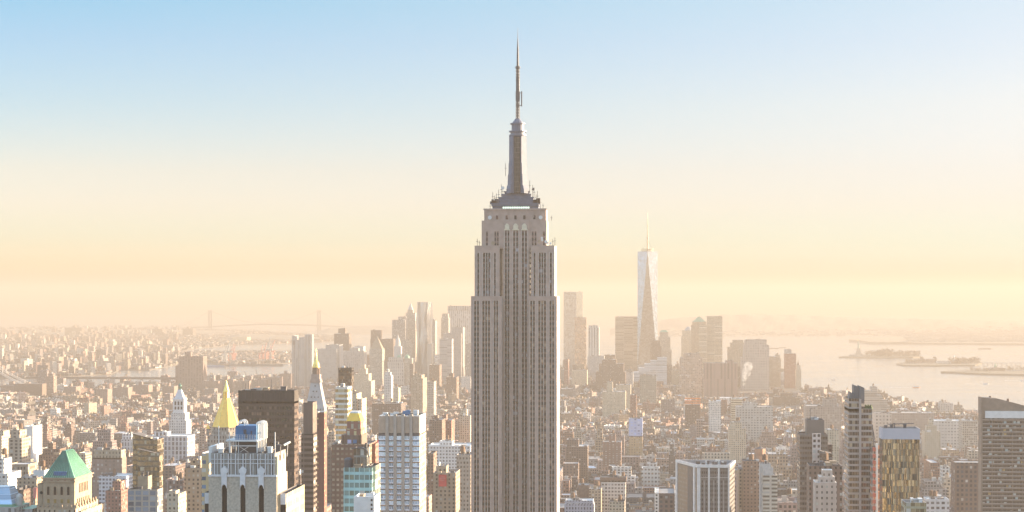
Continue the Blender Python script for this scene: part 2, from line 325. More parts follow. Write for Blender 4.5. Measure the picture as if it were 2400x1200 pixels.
# ------------------------------------------------------------------ the tall limestone tower in the middle
def central_tower():
    Y = 1280.0; X = lambda p: PX(p, Y); Z = lambda q, p=1207: PZ(p, q, Y)
    t = thing('skyscraper', 'tall limestone art deco skyscraper with a metal mast crown and needle antenna', 'skyscraper', (X(1207), Y + 20, G0))
    bayw = facade('tower_window_bay', (.155, .10, .09), (.022, .017, .021), 2.0, 3.63, .98, .58, (.155, .10, .09), .12, .1, .10, (.45, .43, .46), .05)
    bayo = facade('tower_window_bay_lower', (.19, .115, .085), (.022, .017, .021), 2.0, 3.63, .98, .58, (.19, .115, .085), .12, .1, .12, (.50, .34, .22), .05)  # orange reflected light put into warmer spandrel and blind colours
    side = facade('tower_side_wall', (.52, .47, .42), (.06, .055, .06), 3.6, 3.63, .45, .9, (.3, .26, .24), .3, 0, .2)
    mull = plain('chrome_mullion', (.52, .47, .43), .5, .15, .15, .5)
    zA, zB, zC, zD = Z(694), Z(575), Z(515.5), Z(489)
    yl, yu, yc = Y, Y + 5.0, Y + 9.0                                        # lower wing face, upper wing face, centre face
    b = MB(); b.box(X(1176), X(1239), yc + 1.2, Y + 40, G0, zB, 0, 1); b.build('shaft', [bayw, M_ROOF], t)
    b = MB(); b.box(X(1126), X(1279), yc, Y + 32, zB - 2, zC, 0, 1, rim=1, drop=.8); cb = b.build('crown_block', [M_LIME, M_ROOF], t)
    b = MB(); b.box(X(1131.7), X(1277.4), yc + .8, Y + 29, zC - 1, zD, 0, 1, rim=.8, drop=1.2); b.build('upper_crown_block', [M_LIME, M_ROOF], t)
    b = MB()                                                                # shallow lesenes and a parapet lip on the crown
    for p in (1134, 1152, 1170, 1188, 1209, 1231, 1249, 1262, 1274): b.box(X(p) - .28, X(p) + .28, yc + .3, yc + .9, zC + 2, zD - .6, 0, 0)
    b.box(X(1131) - .3, X(1278) + .3, yc + .2, yc + 1.0, zD - .5, zD + .6, 0, 0); b.build('crown_pilaster', M_LIME, t)
    for p in (1162, 1185, 1205.5, 1226.5, 1250):
        b = MB(); b.box(X(p - 2.6), X(p + 2.6), yc + .55, yc + .85, Z(512.5), Z(503.5), 0, 0); b.build('crown_window', plain('red_lit_pane', (.10, .045, .04), .2, 0, .3) if p in (1162, 1185) else M_DGLASS, t)
    for p in (1145.5, 1265.5):                                              # satellite dishes on the crown
        d = MB(); d.lathe(X(p), yc - .6, [(.2, 0), (1.1, .35), (1.35, .6)], 12); d.v = [(x, yc - .5 - z, Z(508.5) + (y - (yc - .6))) for x, y, z in d.v]; d.build('dish_antenna', M_WHITE, t)
    def wing(xa, xb, yf, zt, mat):
        w = MB(); w.prism([(X(xa), yf + 1.2), (X(xb), yf + 1.2), (X(xb), yf + 1.2 + (35 if yf == yl else 26)), (X(xa), yf + 1.2 + (35 if yf == yl else 26))], G0, zt, 0, 1)
        for i, f in enumerate(w.f):
            if i in (1, 3): w.m[i] = 2
        return w.build('wing', [bayo if yf == yl else bayw, M_ROOF, side], t)
    wing(1104, 1175.8, yl, zA, bayo); wing(1239, 1305, yl, zA, bayo)
    wing(1110.7, 1169, yu, zB, bayw); wing(1243, 1298.5, yu, zB, bayw)
    def piers(edges, yf, z0, z1):
        for xa, xb in edges:
            p = MB(); p.box(X(xa), X(xb), yf, yf + 1.3, z0, z1, 0, 0); p.build('pier', M_LIME, t)
    LB = [(1110.6, 1123.2, 2), (1129.6, 1149.2, 3), (1156.5, 1168.1, 2)]; RB = [(1242, 1254.2, 2), (1260.9, 1280.5, 3), (1287.2, 1299.4, 2)]
    CBy = [(1180.1, 1192.3, 2), (1199.6, 1213.4, 2), (1220, 1233.8, 2)]
    UL = [(1116.4, 1122, 1), (1129.8, 1148, 3), (1155.5, 1161, 1)]; UR = [(1248.7, 1254.4, 1), (1261, 1279, 3), (1287, 1293, 1)]
    def facefill(xa, xb, bays, yf, z0, z1, head):
        e, prev = [], xa
        for l, r, n in bays: e.append((prev, l)); prev = r
        e.append((prev, xb)); piers(e, yf, z0, z1)
        p = MB()
        for l, r, n in bays: p.box(X(l) - .02, X(r) + .02, yf + .05, yf + 1.25, z1 - head, z1, 0, 0)
        p.build('parapet_head', M_LIME, t)
        for l, r, n in bays:
            for k in range(1, n):
                x = X(l) + (X(r) - X(l)) * k / n
                q = MB(); q.box(x - .2, x + .2, yf + .35, yf + 1.22, z0, z1 - head, 0, 0); q.build('mullion', mull, t)
            for k in (0, 1):
                q = MB(); x = X(l if k == 0 else r); q.box(x - .14, x + .14, yf - .03, yf + 1.2, z0, z1 - head + .4, 0, 0); q.build('bay_edging', mull, t)
    facefill(1104, 1175.8, LB, yl, G0, zA, 3.2); facefill(1239, 1305, RB, yl, G0, zA, 3.2)
    facefill(1110.7, 1169, UL, yu, zA - .5, zB, 5.0); facefill(1243, 1298.5, UR, yu, zA - .5, zB, 5.0)
    facefill(1176, 1239, CBy, yc - .6, G0, Z(538), .4)
    b = MB(); b.box(X(1176), X(1239), yc - .6, yc, Z(538), Z(516), 0, 0); b.build('centre_panel', M_LIME, t)
    w = MB()                                                                # crown strip windows left and right, and the centre strips up to the fans
    for l, r in ((1136.2, 1140.6), (1156.3, 1160.3), (1162, 1166), (1244.6, 1248.4), (1251, 1255), (1270.7, 1275.4)):
        q = MB(); q.box(X(l), X(r), yc - .12, yc + .2, Z(574), Z(541), 0, 0); q.build('window_strip', bayw, t)
    for l, r, n in CBy:
        for k in range(n):
            a = X(l) + (X(r) - X(l)) * k / n; c = X(l) + (X(r) - X(l)) * (k + 1) / n
            q = MB(); q.box(a + .25, c - .25, yc - .18, yc + .4, Z(640), Z(538.6), 0, 0); q.build('window_strip', bayw, t)
        c = (X(l) + X(r)) / 2; hw = (X(r) - X(l)) / 2 + .3
        f = MB(); pr = [(-1, 0), (1, 0), (1, .12), (.72, .2), (.72, .72), (.5, .74), (.42, .9), (.2, .92), (0, 1.0), (-.2, .92), (-.42, .9), (-.5, .74), (-.72, .72), (-.72, .2), (-1, .12)]
        h = Z(522) - Z(538.6); pts = [(c + hw * x, Z(538.6) + h * z) for x, z in pr]
        for i in range(len(pts)):
            p0, p1 = pts[i], pts[(i + 1) % len(pts)]; f.face([(p0[0], yc - 1.1, p0[1]), (p0[0], yc - .5, p0[1]), (p1[0], yc - .5, p1[1]), (p1[0], yc - 1.1, p1[1])])
        f.face([(p[0], yc - 1.1, p[1]) for p in pts]); f.build('art_deco_fan', plain('fan_stone', (.62, .54, .40), .6, 0, .15, .5), t)
    # observatory and stepped metal crown
    b = MB(); b.box(X(1150), X(1259), yc + 4, Y + 26, zD - 1, Z(481), 0, 0); b.build('observatory', M_STEEL, t)
    gl = bpy.data.materials.new('lit_observatory_glass'); gl.use_nodes = True; pb = gl.node_tree.nodes['Principled BSDF']; pb.inputs['Base Color'].default_value = (.55, .62, .55, 1); pb.inputs['Roughness'].default_value = .2
    pb.inputs['Emission Color'].default_value = (.75, 1.0, .78, 1); pb.inputs['Emission Strength'].default_value = .28
    n = 15
    for k in range(n):
        xa = X(1174) + (X(1238) - X(1174)) * k / n; q = MB(); q.box(xa + .2, xa + 1.1, yc + 3.7, yc + 4.1, Z(488.5), Z(482.3), 0, 0); q.build('observatory_window', gl, t)
    for i, (l, r, z0, z1, dy) in enumerate(((1148, 1260, 481, 474, 3), (1157, 1252, 474, 466, 5), (1164, 1246, 466, 458.5, 7), (1171, 1240, 458.5, 451, 8.5), (1177, 1236, 451, 444, 10))):
        b = MB(); c = (X(l) + X(r)) / 2; h = (X(r) - X(l)) / 2
        b.box(c - h, c + h, yc + dy, Y + 29 - dy * .9, Z(z0), Z(z1) - .5, 0, 0); b.box(c - h - .35, c + h + .35, yc + dy - .35, Y + 29.3 - dy * .9, Z(z1) - .8, Z(z1), 0, 0); b.build('crown_step', M_STEEL, t)
    # mooring mast: drum, window strip, four stepped wing buttresses
    cx, cy = X(1208), Y + 21.0; u = X(1209) - X(1208)
    b = MB(); b.cyl(cx, cy, 4.6, 4.6, Z(446), Z(313), 12, 0, 0, pi / 12); b.build('mast_drum', M_STEEL, t)
    strip = facade('mast_glazing', (.16, .125, .10), (.04, .03, .025), 1.05, 3.4, .82, .9, (.09, .065, .05), .2, .15, .0, (.34, .26, .18))
    for a in (0, pi / 2, pi, 3 * pi / 2):
        q = MB(); q.box(-7.0 * u, 7.0 * u, -5.3, -4.2, Z(450), Z(316), 0, 0); q.v = [(cx + x * cos(a) - y * sin(a), cy + x * sin(a) + y * cos(a), z) for x, y, z in q.v]; q.build('mast_window_strip', strip, t)
    prof = [(7.6, 450), (7.6, 440), (7.0, 431), (6.6, 431), (6.4, 405), (6.0, 405), (5.8, 378), (5.45, 378), (5.4, 314)]
    for a in (pi / 4, 3 * pi / 4, 5 * pi / 4, 7 * pi / 4):
        q = MB(); ca, sa = cos(a), sin(a); wd = 2.0
        pts = [(r * 1.14, Z(z)) for r, z in prof]
        P = lambda r, z, s: (cx + r * ca - s * wd * sa, cy + r * sa + s * wd * ca, z)
        for (r0, z0), (r1, z1) in zip(pts, pts[1:]):
            q.face([P(r0, z0, -1), P(r0, z0, 1), P(r1, z1, 1), P(r1, z1, -1)])
            if z1 > z0:
                for s in (-1, 1): q.face([P(3.2, z0, s), P(r0, z0, s), P(r1, z1, s), P(3.2, z1, s)][::s])
        q.build('mast_buttress', M_STEEL, t)
    b = MB()
    for p, q_, r in ((313, 309.5, 6.0), (303.5, 300.5, 6.1)): b.cyl(cx, cy, r, r, Z(p), Z(q_), 20, 0, 0)
    b.cyl(cx, cy, 5.1, 5.1, Z(309.5), Z(303.5), 20, 0, 0); b.build('gallery_ring', M_STEEL, t)
    b = MB(); b.cyl(cx, cy, 4.3, 4.3, Z(300.5), Z(285), 18, 0, 0); b.cyl(cx, cy, 5.3, 5.3, Z(285), Z(282.2), 20, 0, 0); b.build('dome_drum', M_STEEL, t)
    b = MB(); b.lathe(cx, cy, [(3.9, Z(282.2)), (3.5, Z(279)), (2.5, Z(275)), (1.9, Z(271.5))], 16); b.build('dome', M_STEEL, t)
    # antenna: lattice, collars, pole
    an = MB()
    for sx in (-1, 1):
        for sy in (-1, 1): an.beam((cx + sx * 1.1, cy + sy * 1.1, Z(272)), (cx + sx * .8, cy + sy * .8, Z(150)), .32)
    k = 272
    while k > 152:
        an.beam((cx - 1.1, cy - 1.1, Z(k)), (cx + 1.0, cy - 1.0, Z(k - 7)), .25); an.beam((cx + 1.1, cy - 1.1, Z(k)), (cx - 1.0, cy - 1.0, Z(k - 7)), .25); an.box(cx - 1.2, cx + 1.2, cy - 1.2, cy + 1.2, Z(k), Z(k) + .3, 0, 0); k -= 7
    an.cyl(cx, cy, .55, .5, Z(272), Z(150), 8, 0, 0); an.build('antenna_lattice', M_EQUIP, t)
    for q_ in (148.5, 151, 158, 166, 172, 180, 240):
        r = MB(); r.cyl(cx, cy, 1.9 if q_ < 152 else 1.5, 1.9 if q_ < 152 else 1.5, Z(q_), Z(q_ - 1.1), 10, 0, 0); r.build('antenna_collar', M_EQUIP, t)
    r = MB(); r.cyl(cx, cy, 1.5, 1.5, Z(228), Z(206), 8, 0, 0); r.cyl(cx, cy, 1.25, 1.25, Z(206), Z(176), 8, 0, 0); r.build('antenna_radome', M_EQUIP, t)
    r = MB(); r.cyl(cx, cy, .85, .6, Z(148), Z(100), 8, 0, 0); r.cyl(cx, cy, .45, .3, Z(100), Z(82), 8, 0, 0); r.cyl(cx, cy, .2, .06, Z(82), Z(54), 6, 0, 0); r.build('antenna_pole', M_EQUIP, t)
    r = MB(); r.beam((cx + 9.3 * u, cy, Z(242)), (cx + 9.3 * u, cy, Z(206)), .75); r.beam((cx, cy, Z(240)), (cx + 9.3 * u, cy, Z(240)), .4); r.beam((cx, cy, Z(210)), (cx + 9.3 * u, cy, Z(210)), .4); r.build('side_antenna', M_EQUIP, t)
    # antennas and dishes on the setbacks
    rnd = random.Random(5)
    def mast(px, q0, q1, y, w=.3):
        m = MB(); m.beam((X(px), y, Z(q0)), (X(px), y, Z(q1)), w); m.beam((X(px) - .8, y, Z(q0 - (q0 - q1) * .6)), (X(px) + .8, y, Z(q0 - (q0 - q1) * .6)), .22); m.build('whip_antenna', M_EQUIP, t)
    for px, q0, q1 in ((1150, 474, 447), (1154, 474, 455), (1158, 474, 450), (1163, 470, 440), (1170, 460, 428), (1173, 459, 436), (1182, 410, 380), (1238, 450, 420), (1244, 458, 430), (1248, 466, 436), (1252, 470, 452), (1257, 476, 446), (1263, 489, 462), (1270, 489, 475), (1144, 489, 474), (1116, 575, 558), (1121, 575, 563), (1294, 575, 560), (1299, 575, 556), (1291, 516, 505)): mast(px, q0, q1, Y + rnd.uniform(10, 20) if px > 1125 and px < 1285 else Y + 8)
    for px, q, r, mt in ((1153.5, 569, 1.35, M_TAN), (1262, 565, 1.0, M_TAN), (1269, 557, .8, M_WHITE), (1269.5, 562, .8, M_WHITE), (1278.5, 565.5, 1.1, M_WHITE), (1282, 569, .8, M_WHITE), (1289, 570, .7, M_WHITE), (1175, 438, 1.2, M_WHITE), (1247, 441, .9, M_EQUIP)):
        d = MB(); d.lathe(0, 0, [(.15, 0), (r * .7, .25 * r), (r, .5 * r)], 12); y0 = yu + 1.6 if q > 500 else Y + 12
        d.v = [(X(px) + x, y0 - z, Z(q) + y) for x, y, z in d.v]; d.beam((X(px), y0, Z(q)), (X(px), y0, Z(q) - r * 1.5), .25); d.build('dish_antenna', mt, t)
    for _ in range(14):
        px = rnd.choice([rnd.uniform(1149, 1162), rnd.uniform(1246, 1262)]); q = rnd.uniform(462, 474); d = MB(); s = rnd.uniform(.6, 1.4)
        d.box(X(px) - s, X(px) + s, Y + 12, Y + 12 + 2 * s, Z(476), Z(q), 0, 0); d.build('equipment_box', M_EQUIP, t)
    reg(X(1104), X(1305), Y, Y + 40, zA, 1200, 'the tall limestone tower')
    OCC.append((1126, 1285, 60, Y))
central_tower()

# ------------------------------------------------------------------ towers and blocks one can point at
RND = random.Random(11)
def unit_box(t, x, y, z, sx, sy, h, mat, name='rooftop_unit'):
    b = MB(); b.box(x - sx / 2, x + sx / 2, y - sy / 2, y + sy / 2, z, z + h * .82, 0, 0)
    b.box(x - sx / 2 - .15, x + sx / 2 + .15, y - sy / 2 - .15, y + sy / 2 + .15, z + h * .82, z + h, 0, 0); return b.build(name, mat, t)
def tank(t, x, y, z, r=2.0, h=4.0, leg=2.5, mat=None):
    b = MB()
    for i in range(4): a = pi / 4 + i * pi / 2; b.beam((x + r * .7 * cos(a), y + r * .7 * sin(a), z), (x + r * .7 * cos(a), y + r * .7 * sin(a), z + leg), .3)
    b.cyl(x, y, r, r * .95, z + leg, z + leg + h, 10, 0, 0); b.cyl(x, y, r * 1.05, .1, z + leg + h, z + leg + h + r * .6, 10, 0, 0); return b.build('water_tank', mat or M_WOOD, t)
def clutter(t, x0, x1, y0, y1, z, n, rnd, tanks=0, masts=0, sc=1.0):
    if x1 - x0 < 4: return
    for i in range(n):
        s = rnd.uniform(.12, .3) * min(x1 - x0, 22); sy = rnd.uniform(.15, .4) * min(y1 - y0, 22)
        unit_box(t, rnd.uniform(x0 + s * .6, x1 - s * .6), rnd.uniform(y0 + sy * .6, y1 - sy * .6), z, s, sy, rnd.uniform(1.2, 3.6) * sc, rnd.choice([M_EQUIP, M_WHITE, M_GREY, M_ROOFD, M_TAN]))
    for i in range(tanks): tank(t, rnd.uniform(x0 + 2.5, x1 - 2.5), rnd.uniform(y0 + 2.5, y1 - 2.5), z, rnd.uniform(1.6, 2.2), 4, rnd.uniform(2, 4))
    for i in range(masts):
        m = MB(); x = rnd.uniform(x0 + 1, x1 - 1); y = rnd.uniform(y0 + 1, y1 - 1); m.beam((x, y, z), (x, y, z + rnd.uniform(4, 9) * sc), .3 * sc); m.build('whip_antenna', M_EQUIP, t)
def tower(name, label, cat, Y, depth, mat, tiers, vb=None, roof=None, n=3, tanks=0, masts=0, ref=None, group=None, tiermats=None, names=None, top=None):
    # tiers: (photo px left, right, top row[, dY, depth]) from the bottom up; each sits on the one below
    roof = roof or M_ROOF
    x0, x1 = PX(tiers[0][0], Y), PX(tiers[0][1], Y)
    t = thing(name, label, cat, ((x0 + x1) / 2, Y + depth / 2, G0), group)
    zb = G0; hi = []
    for i, tr in enumerate(tiers):
        l, r, q = tr[:3]; dy, dp = tr[3:5] if len(tr) > 3 else ((0, depth) if i == 0 else (depth * .12, depth * .7))
        yy = Y + dy; a, b_ = PX(l, yy), PX(r, yy); z = PZ((l + r) / 2, q, yy)
        m = (tiermats[i] if tiermats and tiermats[i] else mat); b = MB(); zb = G0 if len(tr) > 5 else zb
        b.box(a, b_, yy, yy + dp, zb, z, 0, 1, uo=RND.uniform(0, 9), rim=min(.5, (b_ - a) * .05), drop=min(1.2, (z - zb) * .2))
        b.build(names[i] if names else ('body' if i == 0 else ('setback_tier' if i < len(tiers) - 1 or b_ - a > .6 * (x1 - x0) else 'penthouse')), [m, roof], t)
        hi.append((a, b_, yy, yy + dp, z))
        if i == 0: reg(a, b_, yy, yy + dp, z, vb, ref)
        else: OCC.append((TOPX(a, yy, z)[0], TOPX(b_, yy, z)[0], q, Y))
        nx = tiers[i + 1] if i + 1 < len(tiers) else None
        zb = z - (1.2 if nx else 0) if i == 0 or True else zb
        zb = z - min(1.3, (z - G0) * .05) if nx else zb
    a, b_, y0, y1, z = hi[-1]
    clutter(t, a + .8, b_ - .8, y0 + .8, y1 - .8, z - min(1.2, 1.2), n, RND, tanks if b_ - a > 8 else 0, masts)
    if len(hi) > 1:
        A, B, C, D, z1 = hi[0]
        if (b_ - a) < .6 * (B - A): clutter(t, A + 1, B - 1, C + 1, max(C + 3, y0 - .5), z1 - 1.2, 2, RND)
    t['_top'] = hi[-1][4]; del t['_top']
    return t, hi

F = {}
F['brown_grid'] = facade('brown_office_grid', (.06, .037, .029), (.03, .022, .02), 1.6, 3.7, .8, .5, (.06, .037, .029), .12, .15, .2, (.20, .12, .08), .06)
F['tan_apt'] = facade('tan_brick_windows', (.36, .27, .19), (.05, .045, .045), 3.2, 3.0, .42, .5, None, .25, 0, .2)
F['cream_apt'] = facade('cream_brick_windows', (.50, .41, .30), (.08, .07, .06), 3.0, 3.0, .4, .5, None, .25, 0, .25)
F['white_apt'] = facade('white_brick_windows', (.60, .57, .53), (.10, .10, .11), 3.4, 3.2, .5, .5, None, .25, 0, .2)
F['brick'] = facade('red_brick_windows', (.27, .13, .10), (.04, .035, .035), 3.0, 3.0, .42, .5, None, .25, 0, .2)
F['brown'] = facade('brown_brick_windows', (.17, .11, .085), (.03, .026, .026), 3.0, 3.1, .4, .5, None, .25, 0, .15)
F['dark'] = facade('dark_brick_windows', (.12, .085, .075), (.03, .027, .028), 3.2, 3.0, .45, .5, None, .25, 0, .1)
F['stone'] = facade('stone_office_windows', (.42, .36, .30), (.06, .055, .055), 3.0, 3.7, .5, .6, None, .25, 0, .2)
F['grey'] = facade('grey_stone_windows', (.34, .33, .32), (.09, .09, .09), 3.0, 3.8, .45, .6, None, .25, 0, .15)
F['palegrey'] = facade('pale_stone_piers', (.42, .41, .40), (.16, .16, .16), 2.6, 4.0, .45, .95, (.2, .2, .2), .3, 0, .1)
F['balcony'] = facade('balcony_bands', (.48, .41, .33), (.10, .085, .07), 9.0, 3.0, .94, .55, None, .2, .2, .3)
F['goldglass'] = facade('bronze_glass', (.16, .12, .08), (.40, .31, .20), 1.5, 3.6, .94, .72, (.14, .11, .08), .08, .85, .06, (.5, .42, .3), .10)
F['darkglass'] = facade('dark_curtain_wall', (.13, .115, .11), (.10, .085, .08), 1.5, 3.6, .9, .68, (.15, .13, .12), .08, .75, .08, (.4, .35, .3), .10)
F['blueglass'] = facade('blue_glass', (.25, .3, .36), (.45, .55, .68), 1.5, 3.6, .92, .8, (.25, .3, .4), .08, .85, .05, (.6, .6, .6), .06)
F['teal'] = facade('teal_curtain_wall', (.30, .47, .48), (.20, .34, .36), 2.2, 3.4, .86, .62, (.26, .46, .48), .1, .6, .12, (.5, .45, .4), .08)
F['striped'] = facade('banded_office_wall', (.52, .45, .34), (.20, .16, .12), 30, 4.2, .97, .5, None, .2, .4, .05)
F['redbands'] = facade('hoist_bands', (.60, .55, .5), (.70, .13, .08), 8, 3.4, .95, .5, None, .6, 0, 0)
F['vert'] = facade('vertical_pier_wall', (.40, .36, .33), (.10, .09, .09), 3.0, 3.7, .55, .97, (.16, .13, .12), .25, 0, .1)
F['mesh'] = plain('lilac_screen', (.46, .435, .47), .7, 0, .06, .3)

# --- left foreground: green-roofed tan tower
def green_roof_tower():
    Y = 900.0; X = lambda p, y=Y: PX(p, y); Z = lambda q, p=138, y=Y: PZ(p, q, y); D = 28.0
    x0, x1 = X(101), X(174.5); t = thing('skyscraper', 'tan stone tower with a hipped green copper roof and arched windows', 'skyscraper', ((x0 + x1) / 2, Y + 14, G0))
    zc = Z(1119.5); st = facade('tan_tower_stone', (.40, .31, .22), (.05, .04, .035), 2.5, 3.8, .34, .45, None, .3, 0, .2)
    b = MB(); b.box(x0, x1, Y, Y + D, Z(1200) - 40, zc - 2.2, 0, 0); b.build('upper_tier', M_TAN, t)
    b = MB(); b.box(x0 - .5, x1 + .5, Y - .5, Y + D + .5, zc - 2.2, zc - 1.6, 0, 0); b.box(x0 - .2, x1 + .2, Y - .2, Y + D + .2, zc - 1.6, zc - .5, 0, 0); b.box(x0 - .8, x1 + .8, Y - .8, Y + D + .8, zc - .5, zc, 0, 0); b.build('cornice', M_TAN, t)
    for i in range(5):
        d = MB(); d.box(X(105.5 + i * 15.6) - .5, X(105.5 + i * 15.6) + .5, Y - .4, Y - .18, Z(1129.5), Z(1125.5), 0, 0); d.build('terracotta_medallion', M_BRICK, t)
    r = MB(); xm = (x0 + x1) / 2; za = PZ(150, 1056, Y + D * .35); h = .9
    A, B, Cc, Dd = (x0, Y), (x1, Y), (x1, Y + D), (x0, Y + D)
    r.prism([A, B, Cc, Dd], zc, za, 0, 0, top=[(xm - h, Y + D * .30), (xm + h, Y + D * .30), (xm + h, Y + D * .72), (xm - h, Y + D * .72)]); r.build('green_roof', M_COPPER, t)
    seam = MB()
    for k in range(1, 14):                                                  # standing seams
        f = k / 14; seam.beam((x0 + (x1 - x0) * f, Y - .02, zc + .1), (xm - h + 2 * h * f, Y + D * .30, za + .05), .34)
        seam.beam((x1 + .02, Y + D * f, zc + .1), (xm + h, Y + D * (.30 + .42 * f), za + .05), .22)
    s_ = seam.build('roof_seams', plain('copper_seam', (.04, .16, .12), .6, 0, .2, .5), t); s_['kind'] = 'stuff'
    q = MB(); q.prism([(X(124.5), Y + .6), (X(154.5), Y + .6), (X(154.5), Y + 3.2), (X(124.5), Y + 3.2)], Z(1117.5), Z(1105.5), 0, 0); dm = q.build('dormer', M_BLUE, t)
    g = MB()
    for k in range(7): g.box(X(125 + k * 4.3), X(126.2 + k * 4.3), Y + .45, Y + .62, Z(1117.5), Z(1106), 0, 0)
    g.build('dormer_louvres', plain('louvre_blue', (.03, .10, .24), .5, 0, .2, .5), dm)
    def arch(x, w, z0, z1, y, nm='arched_window', par=t, mat=None, front=True):
        a = MB(); pts = [(-w, z0), (w, z0)] + [(w * cos(k * pi / 6), z1 - w + w * sin(k * pi / 6)) for k in range(7)]
        P = (lambda p, o: (x + p[0], y - o, p[1])) if front else (lambda p, o: (x1 + o, y + p[0], p[1]))
        a.face([P(p, .12) for p in pts])
        for i in range(len(pts)): j = (i + 1) % len(pts); a.face([P(pts[i], .12), P(pts[i], -.3), P(pts[j], -.3), P(pts[j], .12)])
        o = a.build(nm, mat or M_DGLASS, par); f = MB()
        for i in range(1, len(pts)):
            j = (i + 1) % len(pts); p0, p1 = P(pts[i], .16), P(pts[j], .16); f.beam(p0, p1, .3)
        f.build('window_surround', M_TAN, o); return o
    lamp = plain('amber_pane', (.30, .20, .07), .2, .2, .5, .6)
    for p in (113.5, 129.2, 145, 160.5):
        arch(X(p), .78, Z(1160), Z(1139.5), Y); w = MB(); w.box(X(p) - .62, X(p) + .62, Y - .1, Y + .1, Z(1179), Z(1170), 0, 0); w.build('window', lamp, t)
    for k in range(6):
        w = MB(); y = Y + 8 + k * 2.5; w.box(x1 - .1, x1 + .12, y - .55, y + .55, Z(1158), Z(1136), 0, 0); w.build('window', M_DGLASS, t)
    for k in range(7):
        w = MB(); y = Y + 5 + k * 3.0; w.box(x1 - .1, x1 + .12, y - .5, y + .5, Z(1182), Z(1171), 0, 0); w.build('window', M_DGLASS, t)
    b = MB(); b.box(X(91), X(181), Y - 2.5, Y + D + 6, G0, Z(1187), 0, 1, rim=.8, drop=1.4); b.build('body', [st, M_ROOFD], t)
    b = MB(); b.box(X(84.5), X(186), Y + 3, Y + D + 14, G0, Z(1199), 0, 1, rim=.8); b.build('lower_tier', [st, M_ROOFD], t)
    for k in range(8):
        c = MB(); y = Y - 1 + k * 4.4; c.prism([(X(181) - .6, y - .8), (X(181) + .7, y - .8), (X(181) + .7, y + .8), (X(181) - .6, y + .8)], Z(1190), Z(1178), 0, 0, top=[(X(181) - .3, y - .3), (X(181) + .2, y - .3), (X(181) + .2, y + .3), (X(181) - .3, y + .3)]); c.build('pinnacle', M_TAN, t)
    for k in range(9):
        c = MB(); x = X(93 + k * 11); c.box(x - .5, x + .5, Y - 3, Y - 2.2, Z(1189), Z(1182), 0, 0); c.build('pinnacle', M_TAN, t)
    b = MB(); b.box(X(84.5), X(97), Y + 2, Y + 18, G0, Z(1135), 0, 1, rim=.4); b.build('stair_wing', [M_TAN, M_ROOFD], t)
    w = MB(); w.cyl(X(94), Y + 1.9, .8, .8, 0, .15, 12, 0, 0); w.v = [(X(94) + (x - X(94)), Y + 1.85 + (z - .1), Z(1156) + (y - Y - 1.9)) for x, y, z in w.v]; w.build('round_window', M_DGLASS, t)
    reg(X(84.5), X(186), Y, Y + 42, zc, 1200, 'the green copper roof'); OCC.append((107, 205, 1060, Y))
green_roof_tower()

